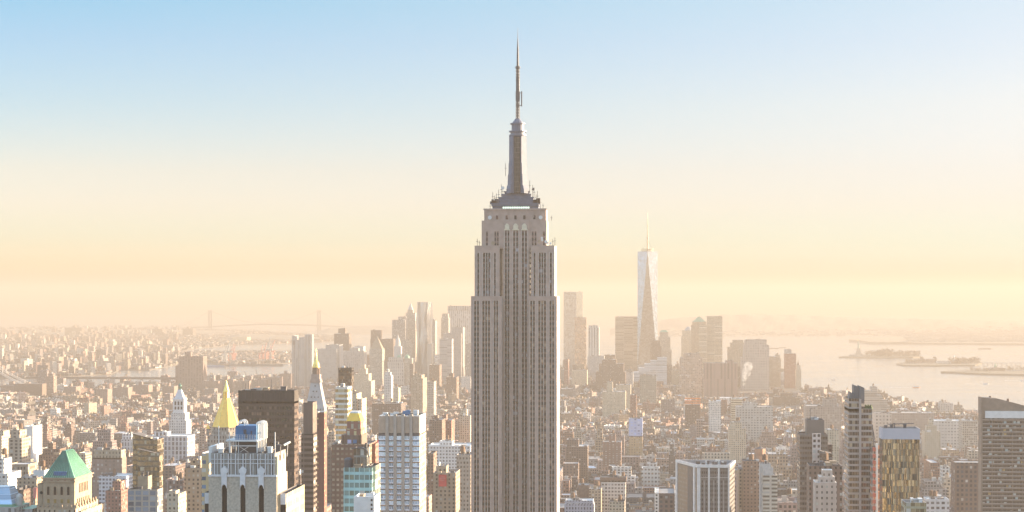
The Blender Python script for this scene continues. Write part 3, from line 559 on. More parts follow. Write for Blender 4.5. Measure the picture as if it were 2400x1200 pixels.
# --- left foreground: grey stone tower with black slots and a roof cooling plant
def slot_tower():
    Y = 650.0; X = lambda p: PX(p, Y); Z = lambda q, p=570: PZ(p, q, Y); D = 19.0
    t = thing('skyscraper', 'grey stone art deco tower with three black vertical slots below a ribbed crown', 'skyscraper', (X(568), Y + 9, G0))
    brick = plain('grey_brick', (.42, .365, .30), .85, 0, .3, 1.3, .3, .2)
    slots = [(520, 532), (563.3, 575.3), (606.5, 618.5)]; zs = Z(1115)
    e = [489] + [v for s in slots for v in s] + [648]
    for l, r in zip(e[::2], e[1::2]):
        b = MB(); b.box(X(l), X(r), Y, Y + 1.2, G0, zs, 0, 0); b.build('wall_pier', brick, t)
    b = MB(); b.box(X(489), X(648), Y + 1.2, Y + D, G0, zs, 0, 1); b.build('body', [brick, M_ROOFD], t)
    for l, r in slots:
        b = MB(); b.box(X(l), X(r), Y + .75, Y + 1.25, G0, Z(1141), 0, 0); b.face([(X(l), Y + .75, Z(1141)), (X(r), Y + .75, Z(1141)), ((X(l) + X(r)) / 2, Y + .75, Z(1136.5))]); b.build('window_slot', M_DGLASS, t)
        c = (l + r) / 2; o = MB(); pr = [(-6, 1145), (-4, 1138), (0, 1135), (4, 1138), (6, 1145), (6, 1110), (8.5, 1106), (8.5, 1100), (4.5, 1097), (1.5, 1093), (-1.5, 1093), (-4.5, 1097), (-8.5, 1100), (-8.5, 1106), (-6, 1110)]
        pts = [(X(c + a), Z(b_)) for a, b_ in pr]
        o.face([(x, Y - .7, z) for x, z in pts])
        for i in range(len(pts)): j = (i + 1) % len(pts); o.face([(pts[i][0], Y - .7, pts[i][1]), (pts[i][0], Y + .3, pts[i][1]), (pts[j][0], Y + .3, pts[j][1]), (pts[j][0], Y - .7, pts[j][1])])
        o.build('terracotta_finial', M_TERRA, t)
    crown = facade('ribbed_crown', (.28, .26, .235), (.20, .185, .17), 2.55, 30, .45, 1.2, (.22, .205, .185), .8, 0, 0)
    b = MB(); b.box(X(494), X(644.5), Y + .4, Y + D - .4, zs, Z(1062), 0, 1, rim=.7, drop=1.6); b.build('crown', [crown, M_ROOFD], t)
    b = MB(); b.box(X(489) - .15, X(648) + .15, Y - .3, Y + 1, zs - .35, zs + .35, 0, 0); b.build('string_course', M_TERRA, t)
    for p in (503, 518, 535, 552, 569.5, 587, 604, 622, 636):
        b = MB(); b.box(X(p) - .16, X(p) + .16, Y - .1, Y + .6, zs, Z(1064), 0, 0); b.build('crown_rib', M_TERRA, t)
        b = MB(); b.box(X(p + 6) - .2, X(p + 6) + .2, Y + .1, Y + .5, zs, Z(1063), 0, 0); b.build('crown_groove', M_LIME2, t)
    for q in (1077, 1086.5):
        b = MB(); b.box(X(493), X(645.5), Y - .05, Y + .5, Z(q) - .1, Z(q) + .1, 0, 0); b.build('crown_band', M_TERRA, t)
    for k in range(5):                                                      # stepped sunlit flank
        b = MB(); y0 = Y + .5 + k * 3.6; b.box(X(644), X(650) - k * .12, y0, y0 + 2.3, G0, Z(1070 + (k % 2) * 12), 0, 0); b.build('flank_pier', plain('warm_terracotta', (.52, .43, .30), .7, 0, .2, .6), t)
    # cooling plant on the roof
    z0 = Z(1062); s = Y + 4
    Xs = lambda p: PX(p, s); Zs = lambda q: PZ(570, q, s)
    fr = MB()
    for p in (540.5, 553, 559, 602.5):
        for y in (s, s + 9): fr.beam((Xs(p), y, z0 - 1), (Xs(p), y, Zs(1034)), .38 if p in (540.5, 602.5) else .22)
    fr.beam((Xs(540), s, Zs(1045)), (Xs(603), s, Zs(1045)), .3); fr.beam((Xs(562), s, Zs(1060)), (Xs(582), s, Zs(1047)), .12); fr.beam((Xs(582), s, Zs(1060)), (Xs(562), s, Zs(1047)), .12)
    fr.build('steel_frame', M_WHITE, t)
    b = MB(); b.box(Xs(542), Xs(602), s + 5, s + 8, z0 - 1, Zs(1037), 0, 0); b.build('louvre_wall', M_DSTEEL, t)
    b = MB(); b.box(Xs(531), Xs(604), s - 1, s + 10, Zs(1034.5), Zs(1031), 0, 0); b.build('platform', M_WHITE, t)
    rl = MB()
    for y in (s - .9, s + 9.8):
        for q in (1019, 1023.5, 1028): rl.beam((Xs(532), y, Zs(q)), (Xs(600), y, Zs(q)), .09)
        for p in range(533, 602, 6): rl.beam((Xs(p), y, Zs(1031)), (Xs(p), y, Zs(1018.5)), .09)
    rl.build('railing', M_WHITE, t)
    b = MB(); b.box(Xs(550), Xs(599.5), s + 1, s + 9, Zs(1031), Zs(998), 0, 0)
    for p in range(553, 599, 5): b.box(Xs(p), Xs(p + .8), s + .9, s + 1, Zs(1030), Zs(999), 0, 0)
    ct = b.build('cooling_tower', M_BLUE, t)
    for k, (p, q, w) in enumerate(((573, 1012, 3), (576, 1022, 2), (588, 1015, 1.2))):
        b = MB(); b.box(Xs(p - w), Xs(p + w), s + .6, s + .95, Zs(q + 5), Zs(q - 5), 0, 0); b.build('access_panel', M_EQUIP, ct)
    for dy in (2, 4.5, 7):
        for p0, p1, q in ((555, 570, 986), (598, 616, 988)):
            pp = MB()
            last = None
            for k in range(9):
                a = pi * k / 8; pt = (Xs((p0 + p1) / 2 - (p1 - p0) / 2 * cos(a)), s + dy, Zs(q + 9) + 1.3 * sin(a))
                if last: pp.beam(last, pt, .34)
                last = pt
            pp.beam((Xs(p1), s + dy, Zs(q + 9)), (Xs(p1), s + dy, Zs(1030)), .34); pp.build('cooling_pipe', M_WHITE, t)
    for k in range(4):
        b = MB(); y = s + .5 + k * 2.6; b.beam((Xs(604), y, z0), (Xs(604), y, Zs(990)), .35); b.beam((Xs(612), y, z0), (Xs(612), y, Zs(990)), .3); b.beam((Xs(604), y, Zs(1015)), (Xs(612), y, Zs(1015)), .3); b.beam((Xs(604), y, Zs(992)), (Xs(612), y, Zs(992)), .3); b.build('pipe_frame', M_WHITE, t)
    for k in range(6):
        unit_box(t, X(618) + RND.uniform(0, 3.5), Y + 3 + k * 2.2, z0 - 1.6, 1.4, 1.4, RND.uniform(2, 5), RND.choice([M_TAN, M_WHITE, M_EQUIP]))
        unit_box(t, X(500) + RND.uniform(0, 5), Y + 2 + k * 2.4, z0 - 1.6, 1.5, 1.3, RND.uniform(1.5, 3.2), RND.choice([M_WHITE, M_ROOFD, M_EQUIP]))
    for p, q in ((640.5, 1014), (533, 1015), (508, 1000)):
        b = MB(); b.beam((X(p), Y + 3, z0 - 1), (X(p), Y + 3, Z(q)), .28); b.build('mast', M_WHITE, t)
    m = MB(); m.beam((X(652), Y + 10, Z(1048)), (X(664), Y + 12, Z(1041)), .6); m.beam((X(658), Y + 11, z0 - 2), (X(660), Y + 11, Z(1044)), .2); m.build('davit_arm', M_WHITE, t)
    b = MB(); b.box(X(486), X(494), Y + 2, Y + D, Z(1086), Z(1048), 0, 0); b.build('lift_housing', M_WHITE, t)
    wingm = facade('wing_stone', (.42, .335, .23), (.06, .05, .04), 2.6, 3.6, .3, .55, None, .3, 0, .2)
    b = MB(); b.box(X(650), X(668), Y + 2, Y + 36, G0, Z(1158), 0, 1, rim=.5); b.build('lower_wing', [wingm, M_ROOFD], t)
    b = MB(); b.box(X(474), X(488.8), Y + 3, Y + 30, G0, Z(1157), 0, 1, rim=.5); b.build('lower_wing', [wingm, M_ROOFD], t)
    for p in (481.5, 661):
        b = MB(); b.box(X(p) - .9, X(p) + .9, Y + 1.9 if p > 500 else Y + 2.9, Y + 3.1, Z(1200) - 8, Z(1183), 0, 0); b.build('window_slot', M_DGLASS, t)
        b = MB(); b.box(X(p) - .9, X(p) + .9, Y + 1.7 if p > 500 else Y + 2.7, Y + 3.1, Z(1183), Z(1158), 0, 0); b.build('terracotta_panel', M_TERRA, t)
    reg(X(474), X(668), Y, Y + 36, zs, 1200, 'the grey tower with black slots'); OCC.append((489, 675, 1062, Y)); OCC.append((540, 612, 996, Y))
slot_tower()

# --- gilded pyramid tower
def gold_pyramid():
    Y = 1750.0; X = lambda p: PX(p, Y); Z = lambda q, p=523: PZ(p, q, Y); c = X(523); cy = Y + 13
    t = thing('skyscraper', 'stone tower topped by a tall gilded octagonal pyramid with a lantern', 'skyscraper', (c, cy, G0))
    k = (X(553) - X(493)) / 2 / cos(pi / 8)
    b = MB(); b.cyl(c, cy, k, k * .30, Z(1002), Z(937), 8, 0, 0, pi / 8); b.build('gilded_pyramid', M_GOLD2, t)
    r = MB()
    for i in range(8):
        a = pi / 8 + i * pi / 4; r.beam((c + k * cos(a), cy + k * sin(a), Z(1002)), (c + k * .3 * cos(a), cy + k * .3 * sin(a), Z(937)), .35)
    r.build('ridge_ribs', M_GOLD, t)
    b = MB(); b.cyl(c, cy, 3.9, 3.9, Z(937), Z(934), 8, 0, 0, pi / 8)
    for i in range(8): a = pi / 8 + i * pi / 4; b.beam((c + 3 * cos(a), cy + 3 * sin(a), Z(934)), (c + 2.7 * cos(a), cy + 2.7 * sin(a), Z(919)), .7)
    b.cyl(c, cy, 1.8, 1.7, Z(934), Z(917), 8, 0, 0); b.cyl(c, cy, 3.1, 2.4, Z(919), Z(914), 8, 0, 0); b.build('lantern', M_GOLD, t)
    b = MB(); b.lathe(c, cy, [(2.4, Z(914)), (1.5, Z(906)), (.7, Z(899)), (.12, Z(892))], 8); b.build('spire', M_GOLD, t)
    st = facade('grey_gothic_stone', (.30, .26, .23), (.05, .04, .04), 2.8, 3.8, .4, .62, None, .3, 0, .15)
    b = MB(); b.cyl(c, cy, k * .94, k * .94, Z(1024), Z(1002), 8, 0, 0, pi / 8); b.build('octagon_drum', st, t)
    b = MB(); b.box(X(486), X(561), Y, Y + 28, G0, Z(1022), 0, 1, rim=.6); b.build('body', [st, M_ROOF], t)
    b = MB(); b.box(X(470), X(577), Y + 6, Y + 44, G0, Z(1062), 0, 1, rim=.6); b.build('lower_tier', [st, M_ROOF], t)
    for p in (486.5, 559.5):
        for y in (Y + 1.5, Y + 26):
            b = MB(); b.cyl(X(p), y, 1.7, 1.7, Z(1022), Z(1005), 8, 0, 0); b.build('corner_turret', st, t); b = MB(); b.cyl(X(p), y, 1.9, .1, Z(1005), Z(994), 8, 0, 0); b.build('gilded_cap', M_GOLD2, t)
    for q in (1004,):
        b = MB(); b.cyl(c, cy, k * 1.0, k * 1.0, Z(1003.5), Z(1001.5), 8, 0, 0, pi / 8); b.build('cornice', M_TAN, t)
    reg(X(470), X(577), Y, Y + 44, Z(1022), 1045, 'the gilded pyramid'); OCC.append((500, 548, 940, Y))
gold_pyramid()

# --- white clock tower with green lantern
def clock_tower():
    Y = 2850.0; X = lambda p: PX(p, Y); Z = lambda q, p=418: PZ(p, q, Y); c = X(417.5); D = X(430.5) - X(404.5); cy = Y + D / 2 + 2
    t = thing('clock_tower', 'white stone clock tower with columned belfry and dark green lantern', 'clock tower', (c, cy, G0))
    st = facade('white_tower_stone', (.52, .50, .49), (.13, .13, .14), 3.6, 4.2, .42, .55, None, .3, 0, .1)
    h = D / 2
    b = MB(); b.box(X(397), X(437), Y - 2, Y + 30, G0, Z(985), 0, 1); b.build('body', [st, M_ROOFW], t)
    b = MB(); b.box(X(401), X(434), Y, Y + 26, Z(986), Z(968), 0, 1); b.build('shaft', [st, M_ROOFW], t)
    b = MB(); b.box(c - h, c + h, cy - h, cy + h, Z(969), Z(937), 0, 1); b.build('belfry', [M_TERRA, M_ROOFW], t)
    for i in range(3):
        for q0, q1 in ((960, 953), (950, 941)):
            w = MB(); x = c + (i - 1) * h * .55; w.box(x - 1.3, x + 1.3, cy - h - .25, cy - h + .2, Z(q0), Z(q1), 0, 0); w.build('belfry_window', M_DGLASS, t)
    b = MB(); b.box(c - h - .8, c + h + .8, cy - h - .8, cy + h + .8, Z(937.5), Z(935.5), 0, 0); b.build('cornice', M_TERRA, t)
    b = MB(); b.prism([(c - h * .85, cy - h * .85), (c + h * .85, cy - h * .85), (c + h * .85, cy + h * .85), (c - h * .85, cy + h * .85)], Z(935.5), Z(914), 0, 0, top=[(c - h * .3, cy - h * .3), (c + h * .3, cy - h * .3), (c + h * .3, cy + h * .3), (c - h * .3, cy + h * .3)]); b.build('pyramid_roof', plain('pale_lead_roof', (.48, .50, .54), .5, .2, .15, .2), t)
    for sx in (-1, 1):
        for sy in (-1, 1): b = MB(); b.cyl(c + sx * h * .92, cy + sy * h * .92, 1.1, .3, Z(936), Z(930), 8, 0, 0); b.build('corner_urn', M_TERRA, t)
    g = plain('dark_green_lantern', (.03, .14, .11), .5, .2, .2, .3)
    b = MB(); b.cyl(c, cy, 2.9, 2.9, Z(914), Z(912), 8, 0, 0)
    for i in range(8): a = i * pi / 4; b.beam((c + 2.4 * cos(a), cy + 2.4 * sin(a), Z(912)), (c + 2.4 * cos(a), cy + 2.4 * sin(a), Z(906)), .5)
    b.lathe(c, cy, [(2.9, Z(906)), (2.6, Z(904)), (1.2, Z(901)), (.3, Z(898))], 8); b.build('lantern', g, t)
    d = MB(); d.cyl(0, 0, 2.8, 2.8, 0, .3, 16, 0, 0); d.v = [(c + x, Y - .3 - z, Z(977) + y) for x, y, z in d.v]; dl = d.build('clock_face', M_WHITE, t)
    k = MB(); k.beam((c, Y - .8, Z(977)), (c + .3, Y - .8, Z(977) + 2), .35); k.beam((c, Y - .8, Z(977)), (c - 1.5, Y - .8, Z(977) - .6), .35); k.build('clock_hand', M_DSTEEL, dl)
    reg(X(397), X(437), Y, Y + 30, Z(985), 1015, 'the white clock tower'); OCC.append((404, 440, 935, Y))
clock_tower()

# --- big clock-less campanile with gold cupola
def gold_cupola_tower():
    Y = 2150.0; X = lambda p: PX(p, Y); Z = lambda q, p=737: PZ(p, q, Y); c = X(736.5); cy = Y + 12
    t = thing('skyscraper', 'grey stone campanile with steep pyramid roof and a golden cupola', 'skyscraper', (c, cy, G0))
    st = plain('grey_marble', (.40, .39, .39), .7, 0, .15, .2); P = lambda w: [(c - w, cy - w), (c + w, cy - w), (c + w, cy + w), (c - w, cy + w)]; u = X(738) - X(737)
    w0 = 21 * u; w1 = 10.5 * u
    b = MB(); b.prism(P(w0), G0, Z(958), 0, 0); b.build('body', facade('grey_marble_windows', (.40, .39, .38), (.08, .08, .08), 3.2, 3.8, .4, .55, None, .3, 0, .1), t)
    b = MB(); b.prism(P(w0), Z(958), Z(897), 0, 0, top=P(w1)); b.build('pyramid_roof', st, t)
    for q, n in ((905, 1), (917.5, 2), (931, 3)):
        f = (q - 897) / (958 - 897); ww = w1 + (w0 - w1) * f
        for i in range(n):
            d = MB(); x = c + (i - (n - 1) / 2) * 8 * u; d.box(x - .6, x + .6, cy - ww - .9, cy - ww + 1, Z(q + 1.3), Z(q - 1.3), 0, 0); d.build('dormer', M_DGLASS, t)
    b = MB(); b.prism(P(12.6 * u), Z(897.5), Z(893), 0, 0); b.prism(P(11.4 * u), Z(893), Z(889), 0, 0); b.prism(P(10 * u), Z(889), Z(878), 0, 0); b.build('gallery', M_LIME, t)
    b = MB(); b.cyl(c, cy, 6.2 * u, 6.2 * u, Z(878), Z(862), 8, 0, 0)
    for i in range(8): a = pi / 8 + i * pi / 4; b.beam((c + 7.6 * u * cos(a), cy + 7.6 * u * sin(a), Z(878)), (c + 7.6 * u * cos(a), cy + 7.6 * u * sin(a), Z(862)), 1.1)
    b.build('columned_lantern', plain('brown_marble', (.26, .17, .13), .6, 0, .2, .3), t)
    b = MB(); b.cyl(c, cy, 8.8 * u, 8.8 * u, Z(862.5), Z(859.5), 16, 0, 0); b.lathe(c, cy, [(7.6 * u, Z(859.5)), (7.4 * u, Z(855)), (6 * u, Z(850)), (3.6 * u, Z(846.5)), (2 * u, Z(845))], 12); b.build('gold_dome', M_GOLD, t)
    b = MB(); b.cyl(c, cy, 2.6 * u, 2.6 * u, Z(845), Z(843), 10, 0, 0); b.cyl(c, cy, 1.7 * u, 1.7 * u, Z(843), Z(835), 8, 0, 0); b.lathe(c, cy, [(2.2 * u, Z(835)), (1.4 * u, Z(831)), (.7 * u, Z(824)), (.15 * u, Z(817))], 8); b.build('gold_finial', M_GOLD, t)
    reg(c - w0, c + w0, cy - w0, cy + w0, Z(958), 990, 'the golden cupola'); OCC.append((724, 750, 897, Y))
gold_cupola_tower()

# --- white-ribbed tower with sky-blue windows
def blue_window_tower():
    Y = 1050.0; X = lambda p: PX(p, Y); Z = lambda q, p=935: PZ(p, q, Y); D = 30.0
    t = thing('skyscraper', 'beige slab with five columns of sky blue windows under a tan crown', 'skyscraper', (X(935), Y + 12, G0))
    pier = plain('warm_pier', (.38, .33, .285), .7, 0, .12, .3); b = MB(); b.box(X(887), X(983), Y + 1.0, Y + D, G0, Z(1018), 0, 1)
    sd = facade('beige_side_grid', (.58, .52, .43), (.30, .26, .20), 4.0, 3.03, .88, .82, None, .4, .2, .1); b.m = [2 if i in (1, 3) else m for i, m in enumerate(b.m)]; b.build('body', [M_DSTEEL, M_ROOF, sd], t)
    bays = [(887, 903.5), (911, 922.3), (929.5, 940.8), (948, 959.8), (966.6, 983)]
    pr = [(903.5, 911), (922.3, 929.5), (940.8, 948), (959.8, 966.6)]
    for l, r in pr:
        b = MB(); b.box(X(l), X(r), Y - .4, Y + 1, G0, Z(971), 0, 0); b.build('pier', pier, t)
    blue = []
    for k, cc in enumerate(((.55, .76, 1.0), (.64, .82, 1.0), (.72, .86, 1.0))):
        blue.append(facade('sky_blue_pane', (.7, .76, .86), cc, 2.6, 40, .86, 2, None, .1, .55, 0, (.6, .6, .6), .05))
    whitep = plain('white_sash', (.76, .78, .84), .4, .1, .08, .5); amber = plain('amber_floor_edge', (.42, .24, .12), .6, 0, .3, .4)
    rows = int((1200 - 1022) / 12.7) + 2
    for l, r in bays:
        n = max(2, round((r - l) / 5.4))
        for k in range(rows):
            q0 = 1022 + k * 12.7; w = MB(); w.box(X(l) + .05, X(r) - .05, Y + .55, Y + 1.05, Z(q0 + 10), Z(q0), 0, 0); o = w.build('window', blue[0 if k % 3 else 1], t)
            s = MB(); s.box(X(l) + .05, X(r) - .05, Y + .35, Y + .6, Z(q0 + 10), Z(q0 + 6.6), 0, 0)
            for i in range(n + 1): x = X(l) + (X(r) - X(l)) * i / n; s.box(x - .12, x + .12, Y + .4, Y + .56, Z(q0 + 6.6), Z(q0), 0, 0)
            s.build('window_frame', whitep, o)
            if k % 3 == 1 or RND.random() < .3: e = MB(); e.box(X(l), X(r), Y + .7, Y + 1.02, Z(q0 + 12.6), Z(q0 + 10.4), 0, 0); e.build('floor_edge', amber, t)
        b = MB(); b.box(X(l) + .1, X(r) - .1, Y + .2, Y + 3, Z(1015), Z(975), 0, 1); b.build('crown_panel', [plain('tan_panel', (.40, .31, .24), .7, 0, .15, .4), M_ROOFW], t)
        b = MB(); b.box(X(l), X(r), Y + .6, Y + 1.05, Z(1022), Z(1015.5), 0, 0); b.build('louvre_band', M_DSTEEL, t)
    for p in (979, 887): b = MB(); b.box(X(p), X(p + 4), Y + 3, Y + D, Z(1020), Z(975), 0, 1); b.build('crown_side', [plain('cream_panel', (.58, .50, .40), .7, 0, .12, .4), M_ROOFW], t)
    b = MB(); b.box(X(887), X(983), Y + D - 1.2, Y + D, Z(1020), Z(974), 0, 1); b.build('crown_back', [M_TAN, M_ROOFW], t)
    clutter(t, X(892), X(978), Y + 4, Y + D - 2, Z(1019), 8, RND, 0, 0, 3.0)
    for k in range(9): unit_box(t, X(895 + k * 9), Y + 8 + RND.uniform(0, 9), Z(1019), 2.4, 2.2, (Z(968) - Z(1019)) * RND.uniform(.9, 1.08), RND.choice([M_WHITE, M_EQUIP, M_BLUE]))
    reg(X(887), X(983), Y, Y + D, Z(975), 1200, 'the tower of sky blue windows')
blue_window_tower()

# --- gold-hatted brick tower
t, hi = tower('skyscraper', 'brown brick tower stepping up to a mansard of yellow metal', 'skyscraper', 1080, 26, facade('brown_brick_pairs', (.17, .095, .07), (.28, .22, .16), 2.6, 3.0, .55, .45, None, .3, 0, .5, (.45, .38, .28)),
    [(777, 866, 1041, 0, 30), (800, 848, 1020, 2, 20), (811, 846, 1005, 4, 14), (813, 845, 987, 5, 12)], 1200, None, 0, ref='the yellow mansard hat', tiermats=[None, M_BROWN, facade('brick_crown', (.26, .12, .09), (.45, .40, .22), 4.0, 4.2, .36, .8, None, .3, 0, .3), facade('brick_crown_upper', (.26, .12, .09), (.5, .46, .36), 4.0, 4.2, .36, .8, None, .3, 0, .3)])
a, b_, y0, y1, z = hi[-1]; m = MB(); Zq = PZ(829, 968.5, y0); m.prism([(a - .3, y0 - .3), (b_ + .3, y0 - .3), (b_ + .3, y1 + .3), (a - .3, y1 + .3)], z, Zq, 0, 1, top=[(a + 1.3, y0 + 1.3), (b_ - 1.3, y0 + 1.3), (b_ - 1.3, y1 - 1.3), (a + 1.3, y1 - 1.3)]); m.build('mansard_roof', [plain('yellow_metal', (.85, .52, .09), .5, .12, .12, .4), M_WHITE], t)
m = MB(); m.box(a + 1.6, b_ - 1.6, y0 + 2, y1 - 2, Zq, Zq + .9, 0, 0); m.build('roof_cap', M_WHITE, t)
for p, mt in ((819, plain('lilac_pane', (.45, .48, .75), .3, .2, .1)), (832, M_BLUE)):
    m = MB(); m.box(PX(p - 4.5, 1082), PX(p + 4.5, 1082), 1081.6, 1082.2, PZ(p, 1039, 1082), PZ(p, 1030.5, 1082), 0, 0); m.build('crown_window', mt, t)
for p in (802, 808, 841, 846):
    m = MB(); m.box(PX(p - 1.2, 1082), PX(p + 1.2, 1082), 1081.2, 1082.4, PZ(p, 1041, 1082), PZ(p, 1018, 1082), 0, 0); m.build('crown_pier', M_BROWN, t)
m = MB(); m.box(PX(866, 1090), PX(880, 1090), 1090, 1118, G0, PZ(870, 1040, 1090), 0, 1, rim=.4); m.build('side_wing', [F['brick'], M_RED], t)

# --- teal glass building with a glass stair tower
t, hi = tower('office_tower', 'teal glass office tower with a curved steel arm on its roof', 'office tower', 800, 22, F['teal'], [(805, 872, 1096), (829, 860, 1050, 4, 8)], 1200, M_ROOFD, 2, ref='the teal glass tower', tiermats=[None, facade('glass_stair_wall', (.22, .22, .2), (.20, .19, .17), 1.6, 4.2, .86, .8, None, .1, .6, .1)])
m = MB(); pts = [(824, 1051), (838, 1050), (850, 1050.5), (857, 1053), (861, 1058), (863, 1064), (864, 1072)]
for (pa, qa), (pb, qb) in zip(pts, pts[1:]):
    for dy in (803.5, 813): m.beam((PX(pa, dy), dy, PZ(pa, qa, dy)), (PX(pb, dy), dy, PZ(pb, qb, dy)), .5)
m.build('curved_arm', M_DSTEEL, t)
m = MB(); m.cyl(PX(817, 806), 806, 1.9, 1.9, PZ(817, 1096, 806), PZ(817, 1078, 806), 12, 0, 0); m.lathe(PX(817, 806), 806, [(2.1, PZ(817, 1078, 806)), (1.6, PZ(817, 1074, 806)), (.5, PZ(817, 1072, 806))], 10); m.build('water_tank', M_EQUIP, t)
m = MB(); m.box(PX(864, 803), PX(880, 803), 803, 817, G0, PZ(872, 1092, 803), 0, 1, rim=.3); m.build('glass_wing', [facade('pale_green_glass', (.40, .44, .38), (.34, .36, .28), 1.4, 3.4, .85, .7, None, .1, .6, .2), M_ROOFD], t)
t, hi = tower('office_building', 'plain white block in front of the teal glass tower', 'building', 770, 14, M_WHITE, [(829, 877, 1164)], 1200, M_ROOFW, 2)
for q in (1172, 1183, 1193):
    m = MB(); m.box(PX(869, 770), PX(873, 770), 769.85, 770.2, PZ(870, q + 2.5, 770), PZ(870, q - 2.5, 770), 0, 0); m.build('window', M_DGLASS, t)

T = tower
# ---------------- left and centre foreground
T('skyscraper', 'wide dark brown slab tower with a flat top behind the gold pyramid', 'skyscraper', 1150, 13, F['brown_grid'], [(558.5, 690, 941), (558.5, 690, 915, 0, 13)], 1100, M_ROOFD, 5, 0, 4, 'the dark brown slab', tiermats=[None, facade('louvred_cap', (.04, .026, .023), (.03, .022, .02), 1.6, 3.7, .6, 1.2, None, .7, 0, 0)])
T('skyscraper', 'slim brown banded tower stepping up at its back', 'skyscraper', 1000, 12, facade('brown_bands', (.14, .105, .09), (.05, .04, .036), 5.4, 2.9, .92, .52, None, .2, .2, .16, (.42, .46, .46)), [(706, 735, 1017), (711, 733, 943, 4, 12, 'g')], 1200, M_ROOFD, 3, 0, 2, 'the slim banded brown tower', tiermats=[None, facade('brown_shaft', (.13, .095, .08), (.05, .04, .03), 9, 7, .12, .3, None, .3, 0, .4, (.7, .5, .2))])
T('skyscraper', 'thin red brown pier-like tower with a column of tiny lit dots', 'skyscraper', 985, 8, facade('dotted_brick', (.17, .075, .058), (.10, .06, .04), 4.2, 2.95, .16, .3, None, .3, 0, .75, (.75, .55, .25)), [(743, 760, 966)], 1200, M_ROOFW, 3, 0, 1)
T('skyscraper', 'black glass tower with a bronze reflection behind the banded slab', 'skyscraper', 2150, 15, facade('black_curtain_wall', (.045, .035, .03), (.06, .045, .035), 1.6, 3.4, .9, .8, None, .1, .5, .06, (.35, .25, .15), .12), [(793, 824, 868), (793, 824, 862, 0, 15)], 905, M_ROOFD, 4, 0, 3, 'the black glass tower')
T('apartment_tower', 'pale slab with amber glazing and white balcony bands', 'apartment tower', 1600, 22, facade('amber_balconies', (.62, .58, .52), (.36, .26, .12), 5, 4.5, .97, .6, None, .15, .5, .3, (.62, .5, .3)), [(786, 815, 907)], 1000, M_ROOFW, 3, 0, 1, 'the white banded slab')
T('apartment_tower', 'cream tower with sunlit grid flank right of the black glass tower', 'apartment tower', 1900, 30, F['cream_apt'], [(820, 836, 922), (823, 831, 915, 6, 8)], 1000, None, 2, 1)
T('apartment_tower', 'shorter cream twin standing against the cream tower', 'apartment tower', 1880, 30, F['cream_apt'], [(839, 848, 935)], 1000, None, 2, 1)
T('apartment_tower', 'bronze glass tower with two slanting roof edges', 'apartment tower', 1300, 26, F['goldglass'], [(322, 374, 1062, 0, 9), (311, 369, 1030, 9, 17, 'g')], 1110, M_ROOFD, 3, 0, 0, 'the bronze glass tower')
def slant(px0, px1, q0, q1, Y, dep, z0q, mat, parent, name='slanted_crown'):
    m = MB(); a, b = PX(px0, Y), PX(px1, Y); za, zb = PZ(px0, q0, Y), PZ(px1, q1, Y)
    m.prism([(a, Y), (b, Y), (b, Y + dep), (a, Y + dep)], PZ(px0, z0q, Y), 0, 0, 1, zt=[za, zb, zb, za]); return m.build(name, [mat, M_ROOFD], parent)
bt = [o for o in bpy.data.objects if o.get('label', '').startswith('bronze glass tower')][0]
slant(322, 374, 1052, 1067, 1300.1, 8.5, 1064, F['goldglass'], bt); slant(311, 369, 1016, 1036, 1309.1, 16.8, 1032, F['goldglass'], bt)
T('office_building', 'stone framed block with blue grey window bays and a roof penthouse', 'building', 1150, 13, facade('blue_bay_grid', (.40, .33, .27), (.18, .21, .26), 4.6, 3.4, .76, .72, (.36, .30, .25), .2, .2, .15, (.4, .4, .4)), [(299, 369, 1147), (323, 347, 1116, 6, 9)], 1200, M_ROOFD, 3, 0, 1, 'the blue windowed block', tiermats=[None, M_TAN])
b = MB()
for k in range(3): b.cyl(PX(355, 1158), 1157 + k * 3.2, .9, .8, PZ(350, 1146, 1158), PZ(350, 1114, 1158), 10, 0, 0)
T('office_building', 'tan stone tower with regular dark windows left of the slotted grey tower', 'building', 1320, 24, F['tan_apt'], [(432, 474, 1097), (446, 470, 1078, 8, 12)], 1190, M_ROOFD, 3, 1)
T('office_building', 'low cream block with one sunlit corner below the bronze glass tower', 'building', 1270, 22, F['cream_apt'], [(391, 418, 1158), (395, 412, 1150, 5, 10)], 1200, None, 2, 1)
T('apartment_tower', 'yellow tan tower with blue corner windows beside the slotted grey tower', 'apartment tower', 900, 20, facade('yellow_tan_blue', (.46, .34, .19), (.10, .20, .32), 3.4, 4.0, .6, .45, None, .2, .2, .2), [(473, 490, 1062)], 1200, M_ROOFW, 3)
T('office_building', 'tan tower with sunlit striped flank left of the green copper roof', 'building', 1750, 26, facade('tan_double_columns', (.38, .30, .23), (.06, .05, .05), 4.6, 3.3, .52, .6, None, .3, 0, .15), [(19.5, 51, 1026), (24, 46, 1008, 8, 20)], 1080, None, 3, 1, ref='the tan striped tower')
T('office_building', 'cream ziggurat cut by the frame edge beyond the tan striped tower', 'building', 1900, 34, F['cream_apt'], [(-30, 4, 1022), (-20, 8, 1010, 10, 18)], 1080, None, 2, 1)
T('office_building', 'white stepped block with rows of small windows in full sun', 'building', 1400, 30, F['white_apt'], [(-22, 18, 1110), (-22, 9, 1075, 8, 18)], 1190, M_ROOFW, 3, 1)
T('storage_block', 'windowless white cube standing above low roofs', 'building', 2600, 40, M_WHITE, [(57, 77, 999)], 1022, M_ROOFW, 2)
